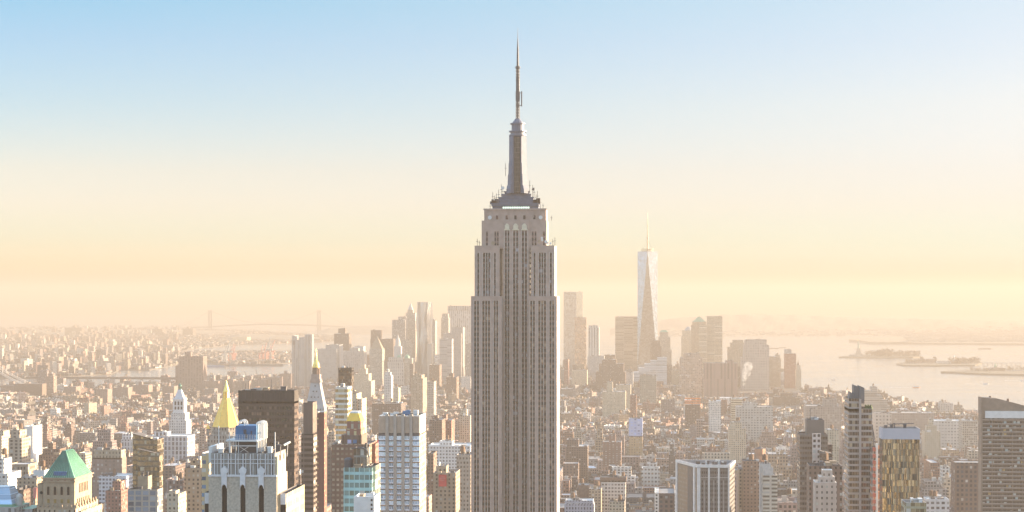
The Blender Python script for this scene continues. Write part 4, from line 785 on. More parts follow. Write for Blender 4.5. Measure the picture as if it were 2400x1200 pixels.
T('office_building', 'broad brown stone palazzo with heavy cornice', 'building', 1900, 16, facade('brown_palazzo', (.26, .18, .15), (.20, .15, .13), 4.2, 4.2, .42, .5, None, .4, 0, .2), [(217, 286, 1073), (219, 284, 1055, 0, 16)], 1105, M_ROOF, 4, 2, ref='the brown palazzo', tiermats=[None, facade('ochre_top_floors', (.40, .31, .22), (.12, .09, .07), 3.4, 4.2, .36, .55, None, .4, 0, .2)])
T('office_building', 'dark plum coloured stepped block behind the green copper roof', 'building', 1950, 40, F['brown'], [(90, 152, 1066), (100, 140, 1052, 10, 22), (112, 124, 1038, 14, 10)], 1110, M_ROOFD, 3, 1)
T('office_building', 'white gridded block with square dark windows beside the green copper roof', 'building', 1700, 30, facade('white_square_windows', (.58, .57, .60), (.10, .10, .13), 3.2, 3.6, .62, .52, None, .3, 0, .1), [(232, 296, 1116)], 1165, M_ROOFW, 3, 1)
T('apartment_block', 'red brick block with green trim and yellow roof dots', 'building', 1560, 24, F['brick'], [(247, 284, 1150), (263, 283, 1128, 6, 14)], 1195, M_ROOFD, 3, 1)
T('loft_building', 'tan loft with a row of arched windows left of the green copper roof', 'building', 1350, 30, F['tan_apt'], [(40, 86, 1120), (78, 104, 1102, 14, 12, 'g')], 1190, M_ROOF, 3, 1, tiermats=[None, M_WHITE])
T('loft_building', 'white block with tall grouped windows behind the bronze glass tower', 'building', 2600, 45, facade('white_tall_bays', (.56, .54, .55), (.12, .12, .14), 4.2, 7.2, .55, .78, None, .3, 0, .1), [(284, 316, 1030), (286, 308, 1017, 6, 24)], 1058, M_ROOFW, 4, 1)
T('loft_building', 'long white block with giant pilasters at the clock tower foot', 'building', 2620, 45, facade('white_pilasters', (.56, .54, .55), (.12, .12, .14), 5.4, 6.4, .58, .8, None, .3, 0, .1), [(346, 439, 1022), (360, 392, 1012, 8, 20)], 1068, M_ROOFW, 5, 1, ref='the long white pilastered block')
def glass_pyramid_roof():
    Y = 900; t = thing('apartment_tower', 'stone tower top with a pale blue glass hipped roof and green trim', 'apartment tower', (PX(5, Y), Y + 10, G0))
    b = MB(); b.box(PX(-40, Y), PX(38, Y), Y, Y + 20, G0, PZ(0, 1188, Y), 0, 1); b.build('body', [F['grey'], M_COPPER], t)
    b = MB(); b.prism([(PX(-40, Y), Y + 2), (PX(25, Y), Y + 2), (PX(25, Y), Y + 18), (PX(-40, Y), Y + 18)], PZ(0, 1186, Y), PZ(0, 1141, Y + 6), 0, 0, top=[(PX(-30, Y), Y + 6), (PX(12, Y), Y + 6), (PX(12, Y), Y + 14), (PX(-30, Y), Y + 14)]); b.build('glass_roof', facade('pale_blue_roof_glass', (.45, .58, .70), (.45, .62, .8), 40, 2.6, 2, .9, None, .15, .4, 0), t)
    b = MB(); b.box(PX(-41, Y), PX(27, Y), Y + 1, Y + 19, PZ(0, 1188, Y), PZ(0, 1183, Y), 0, 0); b.build('copper_gutter', M_COPPER, t)
    b = MB(); b.cyl(PX(32, Y), Y + 8, 1.7, 1.7, PZ(0, 1190, Y), PZ(0, 1168, Y), 10, 0, 0); b.lathe(PX(32, Y), Y + 8, [(1.8, PZ(0, 1168, Y)), (1.3, PZ(0, 1163, Y)), (.2, PZ(0, 1160, Y))], 10); b.build('corner_turret', M_LIME2, t)
    b = MB(); b.box(PX(38, Y), PX(66, Y), Y + 6, Y + 24, G0, PZ(50, 1196, Y), 0, 1); b.build('low_wing', [F['grey'], M_COPPER], t)
    reg(PX(-40, Y), PX(66, Y), Y, Y + 24, PZ(0, 1150, Y), 1200, 'the pale blue glass roof')
glass_pyramid_roof()
def red_hip():
    Y = 1300; t = thing('loft_building', 'brick block under a small red hipped roof', 'building', (PX(73, Y), Y + 8, G0)); a, b_ = PX(62, Y), PX(83, Y)
    b = MB(); b.box(a, b_, Y, Y + 18, G0, PZ(73, 1168, Y), 0, 1); b.build('body', [F['tan_apt'], M_ROOF], t)
    b = MB(); b.prism([(a - .4, Y - .4), (b_ + .4, Y - .4), (b_ + .4, Y + 18.4), (a - .4, Y + 18.4)], PZ(73, 1168, Y), PZ(73, 1146, Y), 0, 0, top=[(a + 3, Y + 6), (b_ - 1, Y + 6), (b_ - 1, Y + 12), (a + 3, Y + 12)]); b.build('red_roof', plain('red_roof_tile', (.42, .13, .10), .7, 0, .25, .5), t); reg(a, b_, Y, Y + 18, PZ(73, 1150, Y), 1195)
red_hip()
T('apartment_block', 'dark brown block left of the green copper roof at the frame bottom', 'building', 1250, 20, F['brown'], [(31, 55, 1148)], 1200, M_ROOFD, 2, 1)
# centre, between the slabs and the tall tower
T('hotel_building', 'tan stone palace with many windows and bright sunlit edges left of the tall limestone tower', 'building', 1500, 34, facade('hotel_stone', (.42, .34, .27), (.13, .10, .08), 2.6, 3.4, .5, .5, None, .3, 0, .15), [(1070, 1103, 1080), (1070, 1103, 1066, 1, 30)], 1200, M_ROOF, 4, 1, ref='the tan hotel block')
T('loft_building', 'long white block with small square windows left of the tall limestone tower', 'building', 2050, 40, facade('white_small_windows', (.60, .58, .57), (.14, .13, .13), 3.4, 3.6, .5, .5, None, .3, 0, .1), [(1004, 1102, 1044), (1030, 1060, 1034, 10, 18)], 1080, M_ROOFW, 5, 1, ref='the long white block')
tt, hi = T('loft_building', 'brown block carrying a red hoarding on its front', 'building', 1400, 30, F['tan_apt'], [(1016, 1068, 1108), (1022, 1046, 1092, 10, 14)], 1200, M_ROOF, 3, 2, ref='the red hoarding')
b = MB(); b.box(PX(1028, 1398.5), PX(1046.5, 1398.5), 1398.5, 1398.9, PZ(1037, 1140, 1398.5), PZ(1037, 1112.5, 1398.5), 0, 0)
s = b.build('sign_board', M_RED, None, (PX(1037, 1398.5), 1398.5, PZ(1037, 1140, 1398.5))); tag(s, 'faded red square hoarding fixed high on the brown block', 'billboard')
b = MB()
for k, (w, q) in enumerate(((5, 1118), (6.5, 1121.5), (4.5, 1125))): b.box(PX(1037 - w, 1398.4), PX(1037 + w, 1398.4), 1398.3, 1398.48, PZ(1037, q + 1, 1398.4), PZ(1037, q - .6, 1398.4), 0, 0)
b.build('faint_lettering', plain('pale_red', (.70, .22, .20), .6, 0, .1), s)
T('loft_building', 'dark brown wedge shaped block beside the tower of sky blue windows', 'building', 1700, 26, F['brown'], [(1003, 1016, 1062)], 1150, M_ROOFD, 2, 1)
T('apartment_tower', 'pinkish brick pair of towers behind the tower of sky blue windows', 'apartment tower', 2500, 40, F['brick'], [(1037, 1058, 985), (1037, 1046, 972, 8, 16)], 1025, None, 2, 1)
T('apartment_tower', 'grey brown slab just right of the sky blue window tower', 'apartment tower', 2450, 40, F['brown'], [(1006, 1036, 984), (1012, 1026, 974, 10, 14)], 1030, None, 2, 1)
T('apartment_tower', 'cream towers against the left edge of the tall limestone tower', 'apartment tower', 2550, 40, F['cream_apt'], [(1075, 1102, 974), (1080, 1094, 960, 8, 16)], 1030, None, 3, 1)
T('loft_building', 'long brown warehouse roof behind the sky blue window tower', 'building', 3300, 60, F['dark'], [(872, 940, 946)], 970, M_ROOFD, 4, 1)
T('apartment_tower', 'slender white tower with stepped glowing crown', 'apartment tower', 3650, 26, F['white_apt'], [(900, 917, 880), (902, 915, 872, 4, 16), (906, 911, 865, 8, 8)], 930, M_ROOFW, 2, 0, 0, 'the slender white tower')
T('apartment_tower', 'small cream and red tower right of the slender white tower', 'apartment tower', 3600, 26, F['cream_apt'], [(921, 934, 909)], 935, None, 2, 1)
T('apartment_tower', 'tan block with a bright sunlit end wall behind the slender white tower', 'apartment tower', 4000, 70, F['tan_apt'], [(963, 991, 887), (966, 988, 879, 6, 50)], 915, None, 3, 1)
T('apartment_tower', 'grey pink slab with sunlit edge below the twisting metal tower', 'apartment tower', 3800, 40, F['stone'], [(1001, 1017, 894)], 925, None, 2, 1)

# ---------------- right foreground
def white_column_tower():
    Y = 1500.0; Z = lambda q, p=1660, y=Y: PZ(p, q, y); c = [(PX(1633.5, Y), Y), (PX(1709.5, Y), Y), (PX(1709.5, Y) + 6, Y + 46), (PX(1585, 1548), 1548)]
    t = thing('office_tower', 'dark glass office tower with white columns and a white roof rim', 'office tower', ((c[0][0] + c[1][0]) / 2, Y + 22, G0)); dk = facade('dark_bays', (.15, .135, .13), (.035, .032, .035), 1.7, 3.6, .62, .5, (.13, .12, .115), .12, .3, .05, (.3, .27, .25))
    b = MB(); b.prism(c, G0, Z(1099), 0, 1); b.m = [2 if i == 3 else m for i, m in enumerate(b.m)]; b.build('body', [dk, M_ROOF, facade('bronze_flank', (.25, .19, .14), (.20, .155, .115), 1.2, 3.6, .6, .4, None, .35, .2, 0)], t)
    o = [(p[0] + dx, p[1] + dy) for p, (dx, dy) in zip(c, ((-.6, -.8), (.6, -.8), (.8, .8), (-.8, .6)))]
    b = MB(); b.prism(o, Z(1096), Z(1089.5), 0, 1, rim=2.6, drop=7.0); b.build('roof_rim', [M_WHITE, plain('roof_well', (.30, .29, .30), .8, 0, .2)], t)
    b = MB(); b.prism([(p[0] * .999 + .0, p[1] + .3) for p in c], Z(1099.2), Z(1095.8), 0, 0); b.build('shadow_gap', M_DSTEEL, t)
    for p, w in ((1637.5, 4), (1661.5, 2), (1684.5, 2), (1708, 2)):
        b = MB(); b.box(PX(p - w, Y), PX(p + w, Y), Y - 1.4, Y + .3, G0, Z(1097), 0, 0); b.build('white_column', M_WHITE, t)
    for p in (1650.5, 1673, 1696):
        b = MB(); b.box(PX(p - .7, Y), PX(p + .7, Y), Y - .5, Y + .3, G0, Z(1126), 0, 0); b.build('slim_mullion', plain('grey_mullion', (.45, .43, .42), .6, 0, .1), t)
    b = MB(); b.box(PX(1642, Y), PX(1706, Y), Y - .35, Y + .2, Z(1120), Z(1117.5), 0, 0); b.build('transom_band', plain('grey_band', (.32, .30, .29), .6, 0, .1), t)
    d = ((c[3][0] - c[0][0]), (c[3][1] - c[0][1]))
    for f, w in ((.1, .035), (.95, .03)):
        P = lambda g, o_: (c[0][0] + d[0] * g - o_ * .95, c[0][1] + d[1] * g - o_ * .3); b = MB(); b.prism([P(f + w, 1), P(f - w, 1), P(f - w, -.3), P(f + w, -.3)][::-1], G0, Z(1094, 1600), 0, 0); b.build('white_column', M_WHITE, t)
    b = MB(); P = lambda g, o_: (c[0][0] + d[0] * g - o_ * .95, c[0][1] + d[1] * g - o_ * .3); b.prism([P(.42, .5), P(.2, .5), P(.2, -.3), P(.42, -.3)][::-1], G0, Z(1097, 1615), 0, 0); b.build('black_recess', M_DSTEEL, t)
    for k in range(12): unit_box(t, PX(1650 + RND.uniform(-18, 52), Y + 12), Y + RND.uniform(5, 26), Z(1094), RND.uniform(1.5, 4), RND.uniform(1.5, 4), RND.uniform(1.5, 4.2), RND.choice([M_DSTEEL, M_WHITE, M_EQUIP]))
    for k in range(4): m = MB(); x = PX(1672 + k * 9, Y + 8); m.beam((x, Y + 8, Z(1094)), (x, Y + 8, Z(1083)), .8); m.build('exhaust_stack', M_DSTEEL, t)
    reg(c[3][0], c[1][0], Y, Y + 48, Z(1090), 1200, 'the white columned dark tower')
white_column_tower()
t, hi = T('apartment_tower', 'tan brick tower with a drum shaped penthouse on its roof', 'apartment tower', 1560, 26, facade('tan_brick_pairs', (.28, .18, .13), (.055, .045, .045), 2.9, 3.0, .44, .42, None, .25, 0, .12), [(1741, 1784, 1081)], 1200, M_ROOFD, 5, 1, ref='the drum topped brick tower')
a, b_, y0, y1, z = hi[0]; m = MB(); r = (PX(1797, 1570) - PX(1767, 1570)) / 2; cx = PX(1782, 1570); m.cyl(cx, 1574, r, r, z - 1, PZ(1782, 1064, 1570), 8, 0, 1, pi / 8); m.cyl(cx, 1574, r * .9, r * .9, PZ(1782, 1064, 1570), PZ(1782, 1052, 1570), 8, 0, 1, pi / 8); m.build('drum_penthouse', [plain('salmon_brick', (.42, .24, .16), .8, 0, .2, .4), M_ROOFD], t)
m = MB(); m.cyl(cx, 1574, r * .6, .2, PZ(1782, 1052, 1570), PZ(1782, 1047, 1570), 8, 0, 0); m.build('cap_roof', M_ROOFD, t)
m = MB(); m.box(PX(1731, 1562), PX(1741, 1562), 1562, 1582, G0, PZ(1736, 1100, 1562), 0, 1); m.build('side_wing', [F['tan_apt'], M_ROOFD], t)
T('apartment_tower', 'beige tower with curved white balcony bands', 'apartment tower', 1450, 24, facade('beige_balconies', (.50, .43, .36), (.14, .12, .10), 7, 3.05, .78, .5, (.52, .46, .38), .2, .2, .25), [(1788, 1822, 1114), (1788, 1812, 1096, 2, 16), (1781, 1806, 1087, 8, 12, 'g')], 1200, M_ROOF, 4, 1, ref='the beige balcony tower', tiermats=[None, M_LIME2, M_LIME2])
T('apartment_block', 'narrow pink stone building squeezed beside the white columned dark tower', 'building', 1640, 22, facade('pink_stone', (.46, .33, .28), (.09, .07, .06), 6, 3.6, .24, .55, None, .3, 0, .1), [(1711, 1727, 1116)], 1200, M_LIME, 2, 0)
T('apartment_block', 'brown flat topped slab behind the narrow pink building', 'building', 1720, 26, M_TAN, [(1700, 1731, 1102)], 1130, M_ROOF, 2, 1)
t, hi = T('apartment_tower', 'dark brown stepped tower with a blank penthouse and white window strip', 'apartment tower', 1200, 26, facade('dark_bronze_wall', (.165, .13, .11), (.12, .095, .075), 1.6, 3.2, .85, .5, None, .15, .4, .06, (.35, .27, .2)), [(1875, 1940, 1018), (1891.5, 1932, 984, 6, 15)], 1200, M_ROOFD, 3, 0, 1, ref='the dark stepped tower', tiermats=[None, plain('brown_panel', (.18, .145, .125), .8, 0, .12)])
st = facade('white_window_strip', (.52, .44, .40), (.06, .05, .05), 2.7, 3.35, .58, .52, None, .2, 0, .1); m = MB(); m.box(PX(1904, 1198.5), PX(1924, 1198.5), 1198.5, 1200.5, PZ(1914, 1092, 1200), PZ(1914, 1016, 1200), 0, 0); m.build('window_strip', st, t)
slant(1922, 1950.5, 1057, 1063, 1190, 10, 1200, F['darkglass'], t, 'glass_bay')
m = MB(); m.box(PX(1940, 1206), PX(1951, 1206), 1206, 1224, G0, PZ(1945, 1042, 1206), 0, 1); m.build('side_step', [F['dark'], M_ROOFD], t)
T('apartment_block', 'broad brown brick block behind the small pale stepped tower', 'building', 1120, 22, F['brown'], [(1897, 1974, 1092)], 1200, M_ROOFD, 6, 1)
T('apartment_tower', 'small pale stone tower with a stepped water tank top', 'apartment tower', 1000, 16, facade('pale_pink_stone', (.44, .36, .31), (.12, .10, .09), 2.6, 3.0, .34, .42, None, .3, 0, .15), [(1911, 1961, 1131), (1921, 1957, 1118, 1, 13), (1928, 1951, 1102, 4, 8)], 1200, M_ROOFW, 4, 0, ref='the small pale stepped tower')
t, hi = T('apartment_tower', 'tall slim brown glass tower with pale floor lines and a notched top', 'apartment tower', 950, 22, facade('brown_floor_lines', (.34, .285, .255), (.13, .095, .07), 1.35, 2.85, .9, .62, (.34, .285, .255), .1, .55, .1, (.42, .32, .2), .06), [(1989, 2044, 958), (1989, 2018.5, 934, 0, 22)], 1200, M_ROOFD, 3, 0, 0, ref='the tall slim brown tower')
m = MB(); m.box(PX(2013.5, 949), PX(2019, 949), 949.2, 950.4, G0, PZ(2016, 935, 950), 0, 0); m.build('vertical_fin', plain('warm_grey_fin', (.36, .30, .27), .7, 0, .1), t)
dg = plain('slate_panel', (.15, .145, .15), .6, .1, .15, .3)
for l, r, q0, q1, y in ((2001, 2014, 936, 905, 955), (2014, 2026, 946, 907, 953), (1992, 2001, 936, 921, 956)):
    slant(l, r, q1 - 3, q1 + 2, y, 9, q0, dg, t, 'roof_screen')
m = MB()
for k in range(14): m.cyl(PX(2029 + k, 953 + k % 3), 953 + (k % 3) * 1.2, .9, .2, PZ(2035, 960, 953), PZ(2035, 948 + (k * 7) % 6, 953), 6, 0, 0)
rg = m.build('roof_garden_shrubs', plain('evergreen', (.05, .075, .03), .9, 0, .4, .8), t); rg['kind'] = 'stuff'
def gold_glass_box():
    Y = 900.0; Z = lambda q: PZ(2110, q, Y); a, b_ = PX(2068, Y), PX(2155, Y)
    t = thing('office_tower', 'gold reflecting glass tower wrapped in lilac screening at the top', 'office tower', ((a + b_) / 2, Y + 10, G0))
    # a mirror wall of rippled panes; reflections of neighbouring buildings painted as scattered dark panes
    rnd = random.Random(4); g = facade('gold_mirror_panes', (.08, .06, .045), (.56, .43, .28), .5, 2.9, .96, .97, None, .07, .85, .3, (.03, .025, .02), .16)
    b = MB(); b.box(a, b_, Y, Y + 12, G0, Z(1029), 0, 1, uo=.4); b.build('glass_wall', [g, M_ROOF], t)
    b = MB(); b.box(a - .2, b_ + .2, Y - .3, Y + 12.3, Z(1029.5), Z(1004), 0, 1, rim=.4, drop=2); b.build('lilac_screen', [F['mesh'], M_ROOF], t)
    for k in (2.5, 5.2, 11.5): unit_box(t, a + k, Y + 8, Z(1006), 1.3, 1.3, 1.2 + k * .06, RND.choice([M_WHITE, M_EQUIP]))
    m = MB(); zc = Z(997); m.beam((PX(2096, Y + 8), Y + 8, Z(1006)), (PX(2096, Y + 8), Y + 8, Z(994)), .5); m.beam((PX(2080, Y + 8), Y + 8, zc), (PX(2142, Y + 9), Y + 9, Z(995)), .35); m.beam((PX(2094, Y + 8), Y + 8, Z(994.5)), (PX(2090, Y + 8), Y + 8, zc - .6), .3); m.build('roof_crane', M_EQUIP, t)
    reg(a, b_, Y, Y + 22, Z(1004), 1200, 'the gold glass tower')
    HO = [plain('orange_gate', (.55, .24, .12), .7, 0, .2, .5), plain('faded_red_gate', (.42, .13, .10), .7, 0, .2, .5)]
    t2 = thing('construction_hoist', 'red and white hoist mast running up beside the gold glass tower', 'hoist', (PX(2052, Y + 30), Y + 30, G0)); Yh = Y + 30
    b = MB(); b.box(PX(2053, Yh), PX(2058, Yh), Yh, Yh + 2, G0, PZ(2055, 1040, Yh), 0, 0)
    b.build('hoist_mast', M_WHITE, t2); z = G0 + 60
    while z < PZ(2055, 1052, Yh):
        l = MB(); l.box(PX(2046, Yh), PX(2052.5, Yh), Yh - .3, Yh + 2.5, z, z + 1.7, 0, 0); l.build('landing_gate', HO[RND.random() < .7], t2)
        if RND.random() < .5: l = MB(); l.box(PX(2058.5, Yh), PX(2064, Yh), Yh + .2, Yh + 2.4, z + .9, z + 2.6, 0, 0); l.build('landing_gate', HO[0], t2)
        z += 3.2
    m = MB(); m.beam((PX(2050, Yh), Yh + 3, PZ(2050, 1048, Yh)), (PX(2046, Yh), Yh + 3, PZ(2050, 996, Yh)), .4); m.beam((PX(2054, Yh), Yh + 3, PZ(2050, 1042, Yh)), (PX(2046, Yh), Yh + 3, PZ(2050, 998, Yh)), .3); m.build('crane_jib', M_EQUIP, t2)
    tower('office_tower', 'unfinished dark tower behind the red hoist mast', 'office tower', Y + 36, 20, facade('unfinished_slabs', (.42, .36, .33), (.14, .10, .09), 6, 3.2, .9, .7, None, .4, .1, .3, (.6, .25, .12)), [(2046, 2068, 1052)], 1200, M_ROOFD, 3)
    tower('office_building', 'low olive glass block at the gold glass tower foot', 'building', 840, 14, facade('olive_glass', (.32, .29, .20), (.28, .24, .15), 2, 3.4, .9, .7, None, .12, .5, .2), [(2122, 2171, 1178)], 1200, M_ROOF, 4)
gold_glass_box()
def big_balcony_slab():
    Y = 1400.0; Z = lambda q, p=2340: PZ(p, q, Y); X = lambda p: PX(p, Y); D = 12
    t = thing('apartment_tower', 'large brown slab with rows of balconies and a raked concrete roof', 'apartment tower', (X(2400), Y + 15, G0))
    M_PARA = plain('balcony_parapet', (.27, .22, .19), .85, 0, .12, .3)
    conc = plain('brown_concrete', (.22, .17, .135), .85, 0, .2, .25)
    bal = facade('balcony_rows', (.15, .12, .10), (.05, .042, .038), 2.25, 2.93, .8, .62, (.13, .105, .09), .15, .2, .05, (.55, .56, .52), .05)
    b = MB(); b.box(X(2302), X(2520), Y + 1.2, Y + D, G0, Z(980), 0, 1); b.build('body', [bal, M_ROOF], t)
    b = MB(); b.prism([(X(2302), Y + .6), (X(2340), Y + .6), (X(2400), Y + .6), (X(2520), Y + .6), (X(2520), Y + D), (X(2400), Y + D), (X(2340), Y + D), (X(2302), Y + D)], Z(981), 0, 0, 1, zt=[Z(931), Z(935), Z(950), Z(985), Z(985), Z(950), Z(935), Z(931)]); b.build('raked_roof_block', [conc, M_ROOF], t)
    b = MB(); b.box(X(2299), X(2303), Y - .4, Y + D, G0, Z(931), 0, 0); b.build('end_wall', conc, t)
    b = MB(); b.box(X(2309), X(2520), Y - .8, Y + .9, Z(980), Z(963.5), 0, 0); b.build('white_parapet', M_WHITE, t)
    z = Z(1200) - 6; zz = []
    while z < Z(981): zz.append(z); z += 2.93
    for z in zz:
        s = MB(); s.box(X(2302), X(2520), Y - .3, Y + 1.25, z - .25, z + .75, 0, 0); f = s.build('balcony_slab', M_PARA, t)
    for p in (2326, 2349, 2373, 2398):
        b = MB(); b.box(X(p) - .25, X(p) + .25, Y + .1, Y + 1.25, G0, Z(981), 0, 0); b.build('party_wall', conc, t)
    rnd = random.Random(9); lit = [plain('pale_blue_pane', (.42, .52, .54), .25, .2, .2, .5), plain('pale_pane', (.55, .56, .52), .4, 0, .2, .5), plain('amber_blind', (.48, .32, .14), .6, 0, .2, .5)]
    for k in range(62):
        p = rnd.choice([rnd.gauss(2320, 4), rnd.gauss(2347, 4), rnd.gauss(2360, 6), rnd.gauss(2388, 9)]); z = rnd.choice(zz)
        w = MB(); w.box(X(p) - .95, X(p) + .95, Y + .95, Y + 1.3, z + .5, z + 2.4, 0, 0); w.build('bright_window', rnd.choice(lit[:2] if rnd.random() < .85 else lit[2:]), t)
    for p, q in ((2324, 929), (2366, 935)):
        b = MB(); b.cyl(X(p), Y + 6, 1.1, .9, Z(948), Z(q), 8, 0, 0); b.build('chimney', M_BROWN, t)
    reg(X(2294), X(2520), Y, Y + D, Z(935), 1200, 'the big balcony slab')
big_balcony_slab()
T('loft_building', 'white block with three by three dark windows right of the gold glass tower', 'building', 1600, 20, facade('white_triples', (.56, .54, .53), (.11, .10, .10), 4.4, 4.2, .6, .5, None, .3, 0, .1), [(2172, 2225, 1170)], 1200, M_ROOFW, 4, 2)
T('loft_building', 'grey blue mansard roofed block right of the tall limestone tower', 'building', 1900, 26, facade('grey_mansard', (.36, .36, .42), (.12, .12, .14), 3, 4, .5, .6, None, .4, 0, .1), [(1323, 1392, 1182), (1325, 1390, 1173, 1, 22)], 1200, M_ROOFW, 4, 2)
T('loft_building', 'tall white gridded loft with paired windows and dark cornice', 'building', 2000, 28, facade('white_loft_pairs', (.52, .47, .43), (.13, .11, .11), 3.4, 3.7, .62, .5, None, .3, 0, .15), [(1409, 1466, 1127), (1406, 1468, 1119, 0, 28)], 1190, M_ROOFD, 4, 2, ref='the tall white loft', tiermats=[None, M_BROWN])
T('loft_building', 'tan loft with round arched top windows left of the tall white loft', 'building', 1960, 24, F['tan_apt'], [(1381, 1409, 1146)], 1190, M_ROOF, 2, 1)
T('loft_building', 'brown blank walled block between the arched loft and limestone tower', 'building', 1980, 24, M_BROWN, [(1355, 1380, 1137)], 1180, M_ROOF, 2, 1)
T('loft_building', 'cream palazzo with arched windows at the bottom of the picture', 'building', 1800, 22, F['cream_apt'], [(1428, 1464, 1176)], 1200, M_ROOFD, 3, 1)
T('loft_building', 'white commercial block with wide windows under low roof sheds', 'building', 2450, 28, facade('white_wide_windows', (.58, .54, .50), (.16, .13, .12), 4.4, 5.2, .6, .45, None, .3, 0, .3, (.4, .25, .15)), [(1504, 1546, 1097), (1517, 1540, 1086, 6, 14)], 1130, M_ROOFW, 3, 1)
T('apartment_tower', 'red brown apartment slab with balcony stacks and a stair tower', 'apartment tower', 2600, 34, facade('brown_balconies', (.24, .14, .11), (.30, .24, .20), 5, 3, .4, .4, None, .4, 0, .3), [(1412, 1456, 1036), (1427, 1443, 1018, 8, 14)], 1080, M_ROOF, 3, 1, ref='the red brown apartment slab')
T('loft_building', 'dark brown warehouse with a flat white roof edge', 'building', 2500, 34, F['dark'], [(1326, 1377, 1046), (1328, 1356, 1030, 10, 16)], 1075, M_ROOFW, 3, 2)
t, hi = T('apartment_tower', 'tower with a pale blue painted panel above an ochre base', 'apartment tower', 3000, 30, facade('ochre_base', (.42, .29, .17), (.2, .14, .1), 4, 4, .4, .4, None, .4, 0, .2), [(1474, 1506, 1022), (1474, 1506, 981, 0, 30)], 1060, M_ROOF, 3, 1, ref='the blue painted tower', tiermats=[None, facade('blue_panel', (.40, .47, .66), (.26, .34, .58), 5.5, 4.5, .6, .55, None, .4, 0, .25, (.5, .55, .72))])
T('office_building', 'grey green gridded block in the haze above the blue painted tower', 'building', 4500, 50, facade('grey_green_grid', (.26, .24, .20), (.14, .13, .11), 5, 4.5, .5, .5, None, .4, 0, .1), [(1499, 1538, 880)], 930, M_ROOFD, 3)
T('apartment_tower', 'red brick tower left of the grey green gridded block', 'apartment tower', 3700, 36, F['brick'], [(1477, 1492, 926)], 960, None, 2, 1)
T('office_building', 'large cream institutional block with bright small windows in the haze', 'building', 4100, 60, F['cream_apt'], [(1412, 1466, 918), (1422, 1436, 895, 10, 20)], 955, M_ROOF, 4, 1, ref='the cream institutional block')
T('office_building', 'cream tower block right of the cream institutional block', 'building', 4300, 60, F['cream_apt'], [(1443, 1478, 902)], 935, M_ROOF, 3, 1)
t, hi = T('office_building', 'brown block wrapped in orange scaffold netting', 'building', 3600, 40, F['brown'], [(1606, 1641, 948)], 975, M_ROOF, 3)
a, b_, y0, y1, z = hi[0]
for q in (934, 939.5, 945):
    m = MB(); m.box(a - 1, b_ + 1, y0 - 1, y0 + .5, PZ(1620, q + 1.7, 3600), PZ(1620, q - 1.7, 3600), 0, 0); m.build('orange_netting', M_ORANGE, t)
T('office_building', 'long pale office block with rows of windows left of the dark stepped tower', 'building', 3300, 46, facade('pale_office_rows', (.50, .45, .40), (.18, .15, .13), 5, 4.4, .55, .45, None, .3, 0, .15), [(1726, 1812, 953), (1740, 1776, 945, 12, 20)], 990, M_ROOF, 5, 1, ref='the long pale office block')
T('office_building', 'white corner block left of the long pale office block', 'building', 3450, 40, F['white_apt'], [(1662, 1690, 940)], 975, M_ROOFW, 3, 1)
T('office_building', 'white striped block behind the long pale office block', 'building', 3600, 40, F['striped'], [(1714, 1740, 934)], 960, M_ROOFW, 3, 1)
T('apartment_tower', 'cream prewar tower with a sunlit shaft above low brown roofs', 'apartment tower', 2700, 34, F['cream_apt'], [(1708, 1748, 1004), (1712, 1738, 990, 6, 20)], 1050, None, 3, 2, ref='the cream prewar tower')
T('apartment_tower', 'cream block with a bright west wall left of the tall slim brown tower', 'apartment tower', 2300, 30, F['cream_apt'], [(1938, 1966, 1008)], 1050, None, 2, 1)
T('apartment_tower', 'brown brick block with fretted cornice behind the dark stepped tower', 'apartment tower', 3200, 60, facade('fretted_brown', (.34, .27, .23), (.16, .13, .12), 4, 4, .5, .5, None, .4, 0, .1), [(1890, 1972, 952), (1930, 1962, 935, 14, 24)], 1000, M_ROOF, 5, 2, ref='the fretted brown block')
T('apartment_block', 'terraced ziggurat of grey floors on the river front', 'building', 4300, 70, facade('ziggurat_bands', (.40, .35, .31), (.22, .19, .17), 40, 5, .98, .4, None, .4, 0, 0), [(2026, 2086, 950), (2026, 2080, 938, 0, 60), (2026, 2068, 926, 0, 50), (2026, 2056, 916, 0, 40), (2042, 2056, 907, 4, 30)], 970, M_ROOF, 2, 1, ref='the terraced ziggurat')
T('loft_building', 'pale gridded loft right of the tall slim brown tower', 'building', 3300, 40, facade('pale_loft_grid', (.48, .42, .37), (.2, .17, .15), 6, 6, .5, .5, None, .4, 0, .1), [(2050, 2088, 968)], 1000, M_ROOF, 3, 1)
T('loft_building', 'long brown pier warehouse along the river front', 'building', 3700, 60, facade('pier_warehouse', (.30, .24, .21), (.16, .13, .12), 5, 5, .4, .4, None, .4, 0, .1), [(2090, 2190, 968)], 1000, M_ROOF, 6)
T('apartment_tower', 'cream stepped tower in full sun right of the lilac screen', 'apartment tower', 2900, 34, F['cream_apt'], [(2168, 2204, 1012), (2172, 2196, 998, 4, 20), (2177, 2188, 983, 8, 12)], 1030, None, 2, 1, ref='the cream stepped tower')
T('loft_building', 'long white shed roofed block on the river front', 'building', 3150, 40, facade('white_long_rows', (.54, .50, .46), (.24, .21, .19), 5, 5, .5, .4, None, .4, 0, .1), [(2190, 2258, 986)], 1015, M_ROOFW, 4)
T('loft_building', 'pinkish brown block left of the big balcony slab', 'building', 3050, 40, F['stone'], [(2256, 2292, 986)], 1015, M_ROOF, 3, 1)

